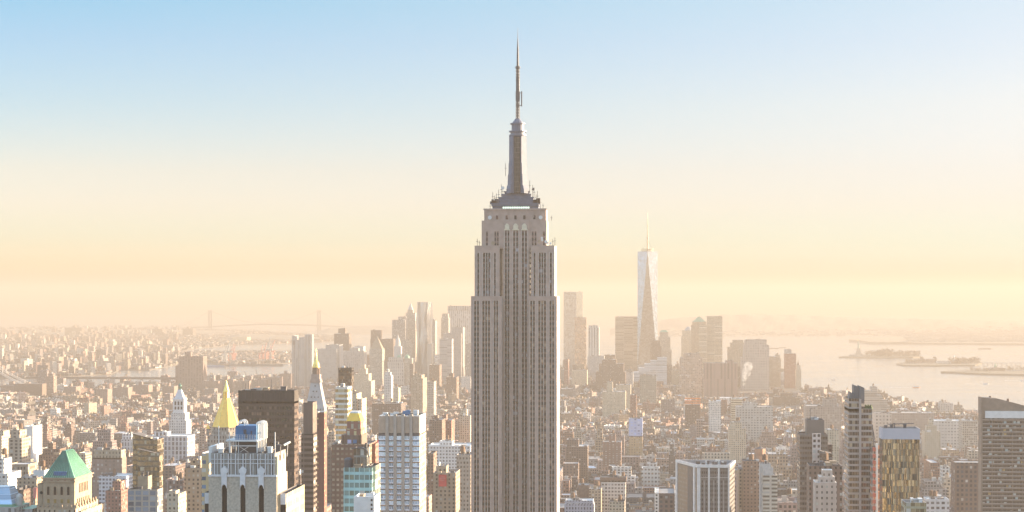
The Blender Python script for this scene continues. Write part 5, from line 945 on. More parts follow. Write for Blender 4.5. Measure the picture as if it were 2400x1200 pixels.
# ---------------- the far downtown skyline, left of the tall tower
dt = lambda label, Y, dep, mat, tiers, vb, ref=None, **k: T('skyscraper', label, 'skyscraper', Y, dep, mat, tiers, vb, k.pop('roof', None), k.pop('n', 2), 0, k.pop('masts', 0), ref, **k)
def sawtooth_slab():
    t, hi = dt('pale grey windowless slab with a notched sawtooth top', 5600, 55, facade('grey_slab_base', (.32, .31, .30), (.24, .23, .23), 9, 90, .3, 2, None, .7, 0, 0), [(684, 727, 800), (684, 691, 786, 0, 55)], 905, 'the notched grey slab', n=0)
    for l, r, q, y in ((714, 728, 784, 5598), (700, 714, 791, 5595), (692, 699, 797, 5597)):
        b = MB(); b.box(PX(l, y), PX(r, y), y, y + 50, G0, PZ(l, q, y), 0, 1); b.build('slab_bay', [facade('pale_slab', (.33, .32, .31), (.27, .26, .26), 9, 90, .3, 2, None, .7, 0, 0), M_ROOF], t)
    for k in range(4):
        b = MB(); b.box(PX(686 + k * 3.6, 5599), PX(688.2 + k * 3.6, 5599), 5598.5, 5600, PZ(690, 808, 5600), PZ(690, 797, 5600), 0, 0); b.build('louvre_panel', M_DSTEEL, t)
sawtooth_slab()
dt('broad pale concrete block behind the golden cupola', 5500, 60, facade('pale_concrete_block', (.33, .32, .31), (.26, .25, .25), 6, 8, .4, .3, None, .6, 0, 0), [(745, 789, 818), (763, 796, 808, 12, 60, 'g')], 880, 'the broad pale concrete block')
dt('stepped brown tower with a tall penthouse on the harbour skyline', 6100, 50, F['dark'], [(783, 818, 782), (793, 809, 770, 10, 26)], 830, 'the stepped brown tower', n=3)
dt('wide glassy grey block right of the broad pale concrete block', 5850, 60, facade('wide_grey_block', (.36, .34, .33), (.26, .25, .25), 6, 4, .6, .5, None, .3, .2, .05), [(801, 853, 823), (820, 840, 816, 15, 25)], 870)
def court_tower():
    t, hi = dt('granite courthouse tower with a steep pyramid roof', 5400, 46, F['stone'], [(866, 896, 818)], 900, 'the courthouse pyramid', n=0)
    a, b_, y0, y1, z = hi[0]; c = (a + b_) / 2; cy = (y0 + y1) / 2; h = (b_ - a) / 2; m = MB(); m.prism([(c - h * .95, cy - h), (c + h * .95, cy - h), (c + h * .95, cy + h), (c - h * .95, cy + h)], z - 1, PZ(883, 788, 5420), 0, 0, top=[(c - .8, cy - .8), (c + .8, cy - .8), (c + .8, cy + .8), (c - .8, cy + .8)]); m.build('pyramid_roof', plain('gilt_slate', (.24, .19, .14), .6, .1, .2, .1), t)
court_tower()
dt('dark modern block behind the courthouse pyramid', 6250, 60, F['dark'], [(869, 892, 774), (868, 902, 795, 4, 60)][::-1], 815, n=2)
dt('flat brown slab between the courthouse pyramid and the ribbed slab', 6150, 50, F['dark'], [(897, 922, 794)], 830)
dt('ribbed slab with dark vertical lines and a small penthouse', 6250, 50, F['vert'], [(919, 950, 750), (933, 951, 742, 20, 30)], 830, 'the ribbed slab', n=1)
def spire_tower():
    t, hi = dt('art deco tower with stepped shoulders and a slim spire', 6350, 50, F['stone'], [(947, 974, 752), (951, 973, 733, 8, 36), (955, 968, 726, 12, 20)], 815, 'the stepped spire tower', n=0)
    a, b_, y0, y1, z = hi[-1]; m = MB(); m.lathe((a + b_) / 2, (y0 + y1) / 2, [((b_ - a) / 2, z - 1), ((b_ - a) * .36, z + 8), ((b_ - a) * .22, z + 14), ((b_ - a) * .1, z + 20), (.4, z + 30)], 8); m.build('spire', M_LIME2, t)
spire_tower()
def twisting_tower():
    Y = 5700.0; t = thing('skyscraper', 'rippled metal skyscraper with two brilliant sunlit folds', 'skyscraper', (PX(991, Y), Y + 20, G0)); xs = [974, 979, 983.5, 984.5, 989.5, 994, 999.5, 1000.5, 1004.5, 1008]
    rnd = random.Random(8); met = plain('rippled_steel', (.52, .50, .47), .32, .55, .1, .03); ph = [rnd.uniform(0, 6.28) for _ in xs]
    off = [14, 9, 12, 6, 0, 1, 6, 3, 8, 16]; zt = PZ(991, 708, Y); zs = [G0] + [G0 + (zt - G0) * k / 24 for k in range(1, 25)]; m = MB(); rows = []
    for z in zs: rows.append([(PX(p, Y) + 1.6 * sin(z * .05 + f), Y + o * 1.6 + 1.5 * sin(z * .07 + f * 2), z) for p, o, f in zip(xs, off, ph)])
    for r0, r1 in zip(rows, rows[1:]):
        for i in range(len(xs) - 1): m.face([r0[i], r0[i + 1], r1[i + 1], r1[i]], [(i * 4, r0[i][2]), (i * 4 + 4, r0[i][2]), (i * 4 + 4, r1[i][2]), (i * 4, r1[i][2])])
        for i, s in ((0, 1), (len(xs) - 1, -1)):
            q = [r0[i], r1[i], (r1[i][0], Y + 58, r1[i][2]), (r0[i][0], Y + 58, r0[i][2])]; m.face(q[::s])
    m.face(rows[-1] + [(rows[-1][-1][0], Y + 58, zt), (rows[-1][0][0], Y + 58, zt)]); m.build('rippled_wall', met, t)
    b = MB(); b.box(PX(1000, Y), PX(1011, Y), Y + 4, Y + 54, G0, PZ(1005, 806, Y), 0, 0); b.build('lower_shoulder', met, t)
    b = MB(); b.box(PX(955, Y), PX(974.5, Y), Y + 20, Y + 60, G0, PZ(965, 850, Y), 0, 1); b.build('base_block', [F['stone'], M_ROOF], t)
    reg(PX(974, Y), PX(1008, Y), Y, Y + 58, zt, 890, 'the rippled metal skyscraper')
twisting_tower()
t, hi = dt('tower with a raked sunlit roof right of the rippled skyscraper', 6300, 50, F['stone'], [(1005, 1020, 756)], 800, n=0)
slant(1005, 1020, 736, 752, 6300.1, 48, 758, F['stone'], t, 'raked_roof')
dt('slim tower with twin antennas left of the biggest slab', 6450, 50, F['vert'], [(1034, 1051, 745), (1036, 1050, 735, 6, 36)], 790, n=0, masts=3)
dt('biggest pale slab with a dark louvred top band and a mast', 6600, 60, facade('big_slab_grid', (.44, .43, .42), (.26, .26, .27), 7, 8, .5, .96, (.30, .30, .31), .3, .2, 0), [(1049.5, 1110, 727), (1049.5, 1110, 717, 0, 60)], 770, 'the biggest pale slab', n=2, masts=2, tiermats=[None, facade('louvre_top', (.40, .39, .39), (.18, .18, .20), 8, 40, .72, 2, None, .5, 0, 0)])
dt('bulky grey block with a raised penthouse and sunlit end', 5650, 80, facade('bulky_grey', (.30, .27, .26), (.22, .20, .20), 5, 4.5, .5, .4, None, .4, 0, 0), [(1038, 1081, 781), (1058, 1085, 767, 14, 50, 'g')], 860, 'the bulky grey block', n=2)
dt('flat grey slab of fine floors in front of the bulky grey block', 5400, 40, facade('fine_floors', (.38, .35, .34), (.27, .25, .24), 30, 5, .98, .5, None, .4, 0, 0), [(1030, 1059, 794)], 880, n=1)
def municipal():
    Y = 5200; t, hi = dt('wide municipal block with green copper corner turrets', Y, 60, facade('municipal_stone', (.46, .42, .38), (.24, .21, .20), 6, 9, .4, .7, None, .4, 0, 0), [(908, 947, 848), (910, 945, 838, 4, 50)], 900, 'the municipal block', n=0)
    b = MB(); b.box(PX(947, Y), PX(965, Y), Y + 6, Y + 70, G0, PZ(955, 840, Y), 0, 1); b.build('east_wing', [F['stone'], M_ROOF], t)
    for p, q in ((933, 836), (952, 835)):
        m = MB(); m.cyl(PX(p, Y), Y + 20, 8, 6, PZ(p, 841, Y), PZ(p, q, Y), 8, 0, 0); m.cyl(PX(p, Y), Y + 20, 6, 1, PZ(p, q, Y), PZ(p, q - 4, Y), 8, 0, 0); m.build('copper_turret', M_COPPER, t)
    m = MB(); c = PX(929, Y); m.box(c - 10, c + 10, Y + 22, Y + 42, PZ(929, 842, Y), PZ(929, 812, Y), 0, 0); m.lathe(c, Y + 32, [(8, PZ(929, 812, Y)), (7, PZ(929, 802, Y)), (5, PZ(929, 796, Y)), (2, PZ(929, 790, Y)), (.5, PZ(929, 784, Y))], 10); m.build('central_lantern', M_LIME2, t)
municipal()
dt('gothic block with glowing roof pinnacles left of the rippled skyscraper', 5650, 60, F['stone'], [(939, 963, 806), (941, 960, 796, 4, 46)], 850, n=5)
dt('stepped pyramid of pale stone in the downtown haze', 4700, 60, F['cream_apt'], [(822, 870, 893), (830, 864, 876, 4, 46), (840, 858, 864, 10, 30), (846, 855, 855, 14, 18)], 910, 'the pale stepped pyramid', n=1)
dt('purple brown housing slab below the bulky grey block', 4500, 50, F['brown'], [(1046, 1070, 884), (1052, 1062, 875, 10, 20)], 905, n=2)
dt('pale blue grey tower beside the bulky grey block', 5500, 30, F['blueglass'], [(1018, 1030, 832)], 860, n=1)
dt('pale tower close to the tall tower in the haze', 5300, 50, F['vert'], [(1091, 1110, 805)], 880, n=1)
dt('brown stepped block below the rippled skyscraper', 5100, 50, F['brown'], [(1006, 1030, 855)], 890, n=2)
dt('white quayside shed catching the sun beside the courthouse', 6400, 40, M_WHITE, [(828, 852, 812)], 818, n=1)

# right of the tall tower
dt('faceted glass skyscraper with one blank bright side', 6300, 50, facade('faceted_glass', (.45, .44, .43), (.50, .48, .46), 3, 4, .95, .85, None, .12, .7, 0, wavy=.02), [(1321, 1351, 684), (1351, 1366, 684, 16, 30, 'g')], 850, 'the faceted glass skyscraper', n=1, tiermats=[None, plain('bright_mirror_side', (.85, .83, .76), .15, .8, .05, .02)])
dt('lower mirror glass tower with orange reflections', 6150, 50, facade('orange_mirror', (.30, .24, .20), (.55, .42, .34), 3, 4, .95, .85, None, .08, .85, 0, wavy=.14), [(1347, 1374, 744)], 850, 'the orange mirror tower', n=1)
dt('narrow white ribbed tower with crowned top', 5700, 40, facade('white_ribs', (.54, .50, .46), (.26, .23, .21), 8, 60, .4, 2, None, .4, 0, 0), [(1379, 1404, 768), (1380, 1403, 763, 1, 30)], 835, 'the narrow white ribbed tower', n=2)
dt('pale podium block under the narrow white ribbed tower', 5500, 50, F['palegrey'], [(1377, 1416, 835)], 870, n=3)
dt('broad bronze glass block beside the tapering tower', 6050, 60, facade('broad_bronze', (.34, .28, .22), (.42, .35, .28), 30, 4.4, .98, .7, None, .12, .6, 0, wavy=.03), [(1442, 1499, 742)], 850, 'the broad bronze glass block', n=2)
def tapering_tower():
    Y = 6000.0; X = lambda p: PX(p, Y); Z = lambda q, p=1518: PZ(p, q, Y); c = X(1517.5); h = (X(1541) - X(1494)) / 2; cy = Y + h
    t = thing('skyscraper', 'tapering glass tower of tall triangles with a ringed spire', 'skyscraper', (c, cy, G0)); zb, zt = G0 + 55, Z(589)
    B = [(c - h, cy - h), (c + h, cy - h), (c + h, cy + h), (c - h, cy + h)]; Tp = [(c, cy - h), (c + h, cy), (c, cy + h), (c - h, cy)]
    gm = facade('tapering_glass', (.28, .31, .34), (.28, .355, .43), 3.2, 4.1, .96, .93, None, .1, .8, 0, wavy=.015); b = MB(); b.prism(B, G0, zb, 0, 0); b.build('podium', F['palegrey'], t)
    gu = facade('dark_reflection_glass', (.25, .23, .21), (.27, .25, .23), 3.2, 4.1, .96, .93, None, .12, .6, 0, wavy=.03)  # same glass as gm; the dark reflected city is put into its colour
    for i in range(4):
        j = (i + 1) % 4
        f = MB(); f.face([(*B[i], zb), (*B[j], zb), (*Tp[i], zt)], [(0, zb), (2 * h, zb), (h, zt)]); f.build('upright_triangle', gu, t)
        f = MB(); f.face([(*B[j], zb), (*Tp[j], zt), (*Tp[i], zt)], [(h, zb), (2 * h, zt), (0, zt)]); f.build('inverted_triangle', gm, t)
    f = MB(); f.face([(*p, zt) for p in Tp]); f.face([(p[0] * .97 + c * .03, p[1], zt - 12) for p in Tp]); f.build('roof', M_ROOF, t)
    r = MB(); r.cyl(c, cy, 24 * .8, 24 * .8, zt + 1, zt + 3, 20, 0, 0); r.cyl(c, cy, 20, 20, zt + 7, zt + 8.5, 20, 0, 0)
    for i in range(10): a = i * pi / 5; r.beam((c + 19 * cos(a), cy + 19 * sin(a), zt), (c + 19 * cos(a), cy + 19 * sin(a), zt + 8), .7)
    r.build('communication_ring', plain('ring_steel', (.35, .27, .16), .5, .3, .1), t)
    s = MB(); s.cyl(c, cy, 2.6, 2.2, zt, Z(556), 8, 0, 0); s.cyl(c, cy, 1.5, 1.2, Z(556), Z(525), 8, 0, 0); s.cyl(c, cy, .9, .3, Z(525), Z(497), 6, 0, 0); s.cyl(c, cy, 3.6, 3.6, Z(558), Z(555), 8, 0, 0)
    for q in (549, 542, 535, 528, 521, 514): s.cyl(c, cy, 2.1, 2.1, Z(q), Z(q - 1), 8, 0, 0)
    for sx in (-1, 1): s.beam((c + sx * 16, cy, zt + 6), (c, cy, Z(560)), .5)
    s.build('spire', plain('spire_steel', (.38, .30, .20), .5, .3, .1), t)
    reg(c - h, c + h, Y, Y + 2 * h, zt, 830, 'the tapering glass tower')
tapering_tower()
t, hi = dt('brown masonry block with rounded crown before the tapering tower', 5700, 46, F['brown'], [(1524, 1550, 812), (1527, 1547, 798, 6, 30)], 850, n=1)
t, hi = dt('shouldered tower with a rounded copper top right of the tapering tower', 6400, 50, F['stone'], [(1541, 1574, 820), (1543, 1571, 790, 4, 40), (1546, 1566, 778, 8, 30)], 850, n=0)
a, b_, y0, y1, z = hi[-1]; m = MB(); m.prism([(a, y0), (b_, y0), (b_, y1), (a, y1)], z, z + 6, 0, 0, top=[(a + 7, y0 + 7), (b_ - 7, y0 + 7), (b_ - 7, y1 - 7), (a + 7, y1 - 7)]); m.build('copper_top', M_COPPER, t)
t = T('office_building', 'white terraced building stepping up like a staircase', 'building', 5400, 60, facade('white_terraces', (.52, .52, .52), (.34, .34, .35), 40, 5, .98, .4, None, .5, 0, 0), [(1484, 1563, 872), (1497, 1563, 862, 0, 55), (1510, 1563, 853, 0, 50), (1524, 1563, 845, 0, 45), (1540, 1563, 838, 0, 40)], 890, M_ROOFW, 1, ref='the white terraced building')[0]
t = T('office_building', 'massive red brown brick block with a crenellated top', 'building', 5000, 60, F['brown'], [(1396, 1466, 872), (1404, 1462, 852, 3, 50), (1411, 1445, 843, 8, 36)], 905, M_ROOF, 6, 1, ref='the crenellated brick block')[0]
def dome_and_pyramid():
    Y = 6550; t, hi = dt('beige tower with a rounded dome top', Y, 50, F['cream_apt'], [(1597, 1622, 788), (1599, 1622, 775, 3, 40)], 830, 'the domed beige tower', n=0)
    a, b_, y0, y1, z = hi[-1]; m = MB(); r = (b_ - a) / 2 * .8; m.lathe((a + b_) / 2 + 5, (y0 + y1) / 2, [(r * cos(k * pi / 12), z - 1 + r * 1.05 * sin(k * pi / 12)) for k in range(6)] + [(.5, z + r * 1.05)], 16); m.build('dome', plain('dome_slate', (.30, .31, .32), .5, .2, .1), t)
    Y = 6350; t, hi = dt('tan tower crowned by a green copper pyramid', Y, 50, F['tan_apt'], [(1620, 1657, 762), (1623, 1655, 754, 4, 42)], 830, 'the green pyramid tower', n=0)
    a, b_, y0, y1, z = hi[-1]; c = (a + b_) / 2; m = MB(); m.prism([(a, y0), (b_, y0), (b_, y1), (a, y1)], z - 1, PZ(1640, 741, Y + 20), 0, 0, top=[(c - .6, y0 + 19), (c + .6, y0 + 19), (c + .6, y0 + 21), (c - .6, y0 + 21)]); m.build('copper_pyramid', M_COPPER, t)
dome_and_pyramid()
dt('striped gold and cream slab with a flat top', 6200, 40, F['striped'], [(1657, 1693, 741)], 840, 'the striped gold slab', n=1)
dt('lower striped block against the striped gold slab', 6180, 40, F['striped'], [(1639, 1657, 761)], 840, n=1)
dt('granite tower with chamfered crown and close square windows', 5500, 70, facade('granite_grid', (.42, .35, .31), (.20, .165, .15), 7, 7.5, .45, .5, None, .3, 0, .05), [(1738, 1803, 838), (1743, 1803, 809, 2, 60), (1746, 1797, 796, 8, 46)], 915, 'the granite grid tower', n=2)
dt('tan stepped tower behind the granite grid tower', 6050, 60, F['tan_apt'], [(1706, 1745, 814), (1712, 1745, 804, 6, 46), (1717, 1742, 797, 12, 30)], 850, n=1)
dt('low stepped apartments right of the granite grid tower', 5700, 60, F['tan_apt'], [(1803, 1830, 872), (1803, 1825, 836, 10, 40)], 905, n=2)
dt('brick residential tower with a glass corner by the river', 5600, 40, F['brick'], [(1839.5, 1866, 829), (1839.5, 1855, 819, 2, 30)], 915, 'the riverside brick tower', n=2, tiermats=[None, F['palegrey']])
t, hi = dt('sunlit cream tower with a tiny spire by the river', 5500, 40, F['cream_apt'], [(1866, 1878, 866), (1867, 1876, 856, 3, 26)], 915, n=0)
m = MB(); a, b_, y0, y1, z = hi[-1]; m.lathe((a + b_) / 2, (y0 + y1) / 2, [(4, z - 1), (3, z + 5), (1.4, z + 9), (.3, z + 15)], 8); m.build('spire', M_BROWN, t)
dt('long red brick slab with white vertical strips', 4900, 50, facade('red_brick_ribs', (.30, .19, .16), (.24, .15, .13), 9, 60, .5, 2, None, .6, 0, 0), [(1650, 1729, 851), (1700, 1720, 845, 10, 20)], 925, 'the long red brick slab', n=3)
dt('glassy block with an orange reflecting strip before the domed tower', 5000, 60, facade('mixed_glass_block', (.33, .28, .25), (.40, .33, .29), 5, 4.2, .8, .7, None, .12, .6, .05, wavy=.12), [(1593, 1646, 838), (1602, 1640, 828, 8, 40)], 920, 'the glassy block', n=4)
T('apartment_block', 'low brown block with flat water tanks on the river side', 'building', 4700, 60, F['brown'], [(1814, 1866, 930), (1830, 1858, 922, 14, 24)], 950, M_ROOFD, 3, 1)
for i, (l, r, q, Y, lab, m) in enumerate(((1322, 1332, 842, 5000, 'brick slab tight against the tall limestone tower', 'brick'), (1416, 1442, 832, 5900, 'thin dark slab left of the broad bronze block', 'dark'), (1574, 1592, 868, 5600, 'low tan block by the gap to the harbour', 'tan_apt'), (1340, 1376, 868, 5200, 'pale ornate block below the orange mirror tower', 'cream_apt'), (1466, 1484, 874, 5100, 'white slab right of the crenellated brick block', 'white_apt'))):
    T('office_building', lab, 'building', Y, 40, F[m], [(l, r, q)], q + 30, None, 2)

# ---------------- far left: housing, bridges, Brooklyn
T('apartment_tower', 'lone dark brown tower with curved front before the bay', 'apartment tower', 5200, 46, facade('dark_tower_ribs', (.22, .15, .13), (.15, .10, .09), 8, 3.2, .5, .9, None, .4, 0, 0), [(418.5, 476, 835), (433, 447, 825, 8, 18), (411, 418.5, 857, 4, 36, 'g')], 905, M_ROOF, 2, 0, 0, 'the lone dark tower')
lowhouse = facade('housing_slab', (.24, .17, .145), (.16, .11, .10), 4.5, 3, .5, .45, None, .4, 0, .05)
for i, (l, r, q, Y) in enumerate(((2, 50, 901, 4900), (53, 78, 903, 4850), (80, 100, 900, 4900), (150, 178, 906, 4700), (262, 300, 908, 4700), (308, 348, 902, 4800), (475, 512, 893, 5000), (512, 546, 889, 5050), (549, 582, 893, 5000), (591, 626, 889, 5100), (628, 656, 884, 5100), (655, 682, 876, 5200), (380, 408, 905, 4700), (225, 252, 912, 4500))):
    nb = ('left', 'right')
    lab = ['flat topped housing slab beneath the bridge cables', 'square housing block right of the bridge cable anchorage', 'dark housing block under the bridge pylon', 'brown housing slab in front of the long bridge deck', 'brown housing slab with a sunken courtyard near the deck middle', 'blue edged housing slab left of the lone dark tower', 'wide housing slab just right of the lone dark tower', 'housing slab above the gilded spire tip', 'housing slab with one tall stair tower before the bay', 'housing slab near the thin black cranes', 'tall end slab beside the notched grey slab foot', 'highest housing slab touching the notched grey slab', 'low housing slab tight against the lone dark tower', 'short housing slab left of the clock tower lantern'][i]
    T('apartment_block', lab, 'building', Y, 40, lowhouse, [(l, r, q), (l + (r - l) * .4, l + (r - l) * .62, q - 7, 12, 12)], q + 16, M_ROOF, 1, 0, 0, None, 'housing slabs along the east river')
for i, (l, r, q, lab) in enumerate(((152, 191, 766, 'very wide pale slab on the far ridge'), (356, 380, 769, 'first of two dark slabs on the far ridge'), (428, 452, 768, 'second dark slab on the far ridge nearer the suspension bridge'))):
    T('apartment_block', lab, 'building', 13200, 90, F['dark'], [(l, r, q + 2), (l + (r - l) * .45, l + (r - l) * .6, q - 3, 20, 40)], None, None, 0)
T('office_building', 'large grey block with ribbed walls and a raised centre in far Brooklyn', 'building', 6900, 90, facade('far_ribs', (.36, .29, .26), (.24, .19, .17), 14, 60, .45, 2, None, .5, 0, 0), [(214, 256, 846), (228, 243, 840, 10, 60), (234, 241, 833, 20, 20)], 868, None, 2, 0, 0, 'the ribbed block in Brooklyn')
for i, (l, r) in enumerate(((94, 100), (102, 108), (110, 116), (117, 123), (125, 131), (132, 138), (139.5, 145), (146.5, 151))):
    T('apartment_tower', ['leftmost', 'second', 'third', 'fourth', 'fifth', 'sixth', 'seventh', 'rightmost'][i] + ' of eight cream housing towers in a far row', 'apartment tower', 9900, 50, F['cream_apt'], [(l, r - 2, 808)], None, None, 0, group='row of eight far housing towers')
for l, r, q, lab in ((32, 42, 803, 'pair of cream towers left of the far housing row'), (48, 62, 808, 'cream block between the far tower pair and housing row'), (257, 266, 800, 'small cream tower right of the far housing row'), (340, 350, 801, 'cream tower near the far dark slabs'), (0, 28, 805, 'long grey shed before the far tower pair')):
    T('apartment_tower', lab, 'apartment tower', 10200, 60, F['cream_apt'] if 'grey' not in lab else F['grey'], [(l, r, q)], None, None, 0)
T('warehouse', 'long sunlit yellow warehouse on the far shore', 'warehouse', 11500, 120, plain('sunlit_warehouse', (.58, .47, .30), .8, 0, .15, .02), [(512, 578, 796), (545, 579, 790, 20, 100)], None, None, 2)
def far_bridge():
    Y = 16200.0; X = lambda p: PX(p, Y); Z = lambda q, p=620: PZ(p, q, Y); mt = plain('far_bridge_steel', (.13, .13, .135), .7, 0, .1)
    t = thing('suspension_bridge', 'long suspension bridge with two portal towers fading in the haze', 'bridge', (X(620), Y, 0))
    for p in (493, 748):
        b = MB()
        for s in (-1, 1): b.box(X(p + s * 3) - 8, X(p + s * 3) + 8, Y - 10, Y + 8, 0, Z(727), 0, 0)
        b.box(X(p - 3.6), X(p + 3.6), Y - 7, Y + 7, Z(735), Z(728), 0, 0); b.box(X(p - 3.2), X(p + 3.2), Y - 7, Y + 7, Z(767), Z(764), 0, 0); b.build('portal_tower', mt, t)
    def pl(pts, w, h, nm):
        m = MB()
        for (a, qa), (c, qc) in zip(pts, pts[1:]): m.beam((X(a), Y, Z(qa, a)), (X(c), Y, Z(qc, c)), w, h)
        m.build(nm, mt, t)
    pl([(400, 773), (440, 768), (493, 766), (560, 762), (620, 760), (680, 761), (748, 763), (800, 766), (850, 770)], 20, 12, 'deck')
    par = lambda a, b_, qe, qm, n=14: [(a + (b_ - a) * k / n, qm + (qe - qm) * (2 * k / n - 1) ** 2) for k in range(n + 1)]
    pl(par(493, 748, 728, 757), 3, 3, 'main_cable'); pl([(493, 728), (465, 745), (435, 760), (410, 771)], 3, 3, 'main_cable'); pl([(748, 728), (775, 744), (810, 760), (835, 768)], 3, 3, 'main_cable')
far_bridge()
def near_bridges():
    Y = 5420.0; mt = plain('bridge_stone', (.15, .115, .105), .8, 0, .2); Z = lambda q, p=250: PZ(p, q, Y)
    t = thing('bridge', 'dark river bridge with a stone pylon and long flat deck', 'bridge', (PX(250, Y), Y, 0))
    b = MB()
    for p in (91, 104): b.box(PX(p - 4, Y), PX(p + 4, Y), Y, Y + 14, 0, Z(855, 98), 0, 0)
    b.box(PX(87, Y), PX(108, Y), Y - .5, Y + 14.5, Z(862, 98), Z(856, 98), 0, 0); b.box(PX(88, Y), PX(107, Y), Y + 2, Y + 12, Z(884, 98), Z(880, 98), 0, 0); b.build('pylon', mt, t)
    m = MB(); m.beam((PX(60, Y), Y + 7, Z(885, 60)), (PX(425, Y + 40), Y + 47, Z(888.5, 425)), 16, 6.5); m.build('deck', mt, t)
    m = MB()
    for k in range(30):
        p = 112 + k * 10.4; m.beam((PX(p, Y), Y + 6, Z(886)), (PX(p + 5, Y), Y + 6, Z(883)), .8); m.beam((PX(p + 5, Y), Y + 6, Z(883)), (PX(p + 10.4, Y), Y + 6, Z(886)), .8)
    m.build('truss', mt, t)
    for p in (180, 255, 330, 395):
        m = MB(); m.box(PX(p - 2, Y), PX(p + 2, Y), Y + 3, Y + 14, 0, Z(889), 0, 0); m.build('pier', mt, t)
    Y2 = 4780.0; ct = plain('pale_cable', (.55, .50, .46), .6, 0, .1); z2 = lambda q, p=40: PZ(p, q, Y2)
    t = thing('suspension_bridge', 'bundle of pale bridge cables sloping down to a brown anchorage', 'bridge', (PX(30, Y2), Y2, 0))
    for (a, qa, b_, qb, y) in ((-60, 822, 52, 899, 0), (-60, 830, 48, 899.5, 3), (-60, 811, 64, 895.5, 16), (-60, 818, 60, 896.5, 19)):
        m = MB(); n = 8; last = None
        for k in range(n + 1):
            f = k / n; p = a + (b_ - a) * f; q = qa + (qb - qa) * (f + .1 * sin(pi * f)); pt = (PX(p, Y2 + y), Y2 + y, z2(q, p))
            if last: m.beam(last, pt, 1.8)
            last = pt
        m.build('cable', ct, t)
    m = MB(); m.box(PX(34, Y2), PX(100, Y2), Y2 - 4, Y2 + 30, 0, z2(899.5, 60), 0, 0); m.box(PX(-60, Y2), PX(52, Y2), Y2 - 2, Y2 + 26, z2(908), z2(905), 0, 0); m.build('anchorage', M_BROWN, t)
    for p in (5.5, 15): 
        m = MB(); m.box(PX(p - .8, Y2), PX(p + .8, Y2), Y2, Y2 + 2, z2(875), z2(856), 0, 0); m.build('cable_collar', ct, t)
near_bridges()
# harbour: container cranes, thin cranes, statue island, immigration island, rail terminal, boats
def gantry(p, q, d, h, col, lab, boom=1):
    x, y = GP(p, q); x0 = PX(p, y); t = thing('container_crane', lab, 'crane', (x0, y, G0), 'container cranes on the quay'); s = h / 60
    m = MB()
    for sx in (-1, 1):
        for sy in (-1, 1): m.beam((x0 + sx * 9 * s, y + sy * 9 * s, G0), (x0 + sx * 8 * s, y + sy * 8 * s, G0 + 34 * s), 2.2 * s)
        m.beam((x0 - 9 * s, y + sx * 9 * s, G0 + 16 * s), (x0 + 9 * s, y + sx * 9 * s, G0 + 16 * s), 1.6 * s)
    m.build('gantry_frame', col, t); m = MB(); m.box(x0 - 14 * s, x0 + 14 * s, y - 4, y + 4, G0 + 33 * s, G0 + 38 * s, 0, 0); m.build('machinery_house', col, t)
    m = MB(); m.beam((x0, y, G0 + 36 * s), (x0 + boom * 14 * s, y, G0 + 74 * s), 2.4 * s); m.beam((x0, y, G0 + 36 * s), (x0, y, G0 + 56 * s), 1.6 * s); m.beam((x0, y, G0 + 56 * s), (x0 + boom * 11 * s, y, G0 + 66 * s), .8 * s); m.build('raised_boom', col, t)
pk = plain('faded_red_crane', (.58, .22, .17), .7, 0, .1); pg = plain('grey_crane', (.30, .33, .34), .7, 0, .1); pw = plain('pale_crane', (.50, .48, .46), .7, 0, .1)
for a in ((526, 853, 0, 62, pw, 'pale container crane at the left end of the quay', 1), (534, 852, 0, 78, pg, 'grey container crane with the tallest boom of the left pair', .5), (542, 852, 0, 66, pk, 'red container crane right of the grey one', .8), (547, 851, 0, 60, pk, 'shorter red container crane closing the left pair', .6), (613, 850, 0, 60, pk, 'leftmost red crane of the distant right cluster', .4), (620, 850, 0, 66, pk, 'red crane second in the distant right cluster', .5), (628, 849, 0, 84, pg, 'grey boomed crane standing tallest in the right cluster', .5), (634, 849, 0, 74, pk, 'red crane with a leaning boom in the right cluster', 1.1)): gantry(*a)
for p, q in ((620, 856), (548, 856), (482, 859)):
    x, y = GP(p, q + 1.5); b = MB(); b.prism([(x - 60, y - 9), (x + 50, y - 9), (x + 75, y), (x + 50, y + 9), (x - 60, y + 9)], -1, 7, 0, 0); b.box(x - 55, x - 30, y - 7, y + 7, 7, 17, 0, 0); tag(b.build('cargo_ship', M_DSTEEL if p > 500 else M_BLUE, None, (x, y, 0)), {620: 'dark cargo ship moored below the right crane cluster', 548: 'dark cargo ship moored below the left crane pair', 482: 'pale blue barge moored right of the lone dark tower'}[p], 'ship')
for p0, q0, p1, q1, lab in ((583, 896, 573, 869, 'thin black crane jib leaning left before the bay'), (605, 890, 600, 867, 'second thin crane jib nearer the notched grey slab')):
    Y = 5000; m = MB(); m.beam((PX(p0, Y), Y, G0), (PX(p0, Y), Y, PZ(p0, q0, Y)), 1.6); m.beam((PX(p0, Y), Y, PZ(p0, q0, Y)), (PX(p1, Y), Y, PZ(p1, q1, Y)), 1.5); tag(m.build('tower_crane', M_DSTEEL, None, (PX(p0, Y), Y, G0)), lab, 'crane')
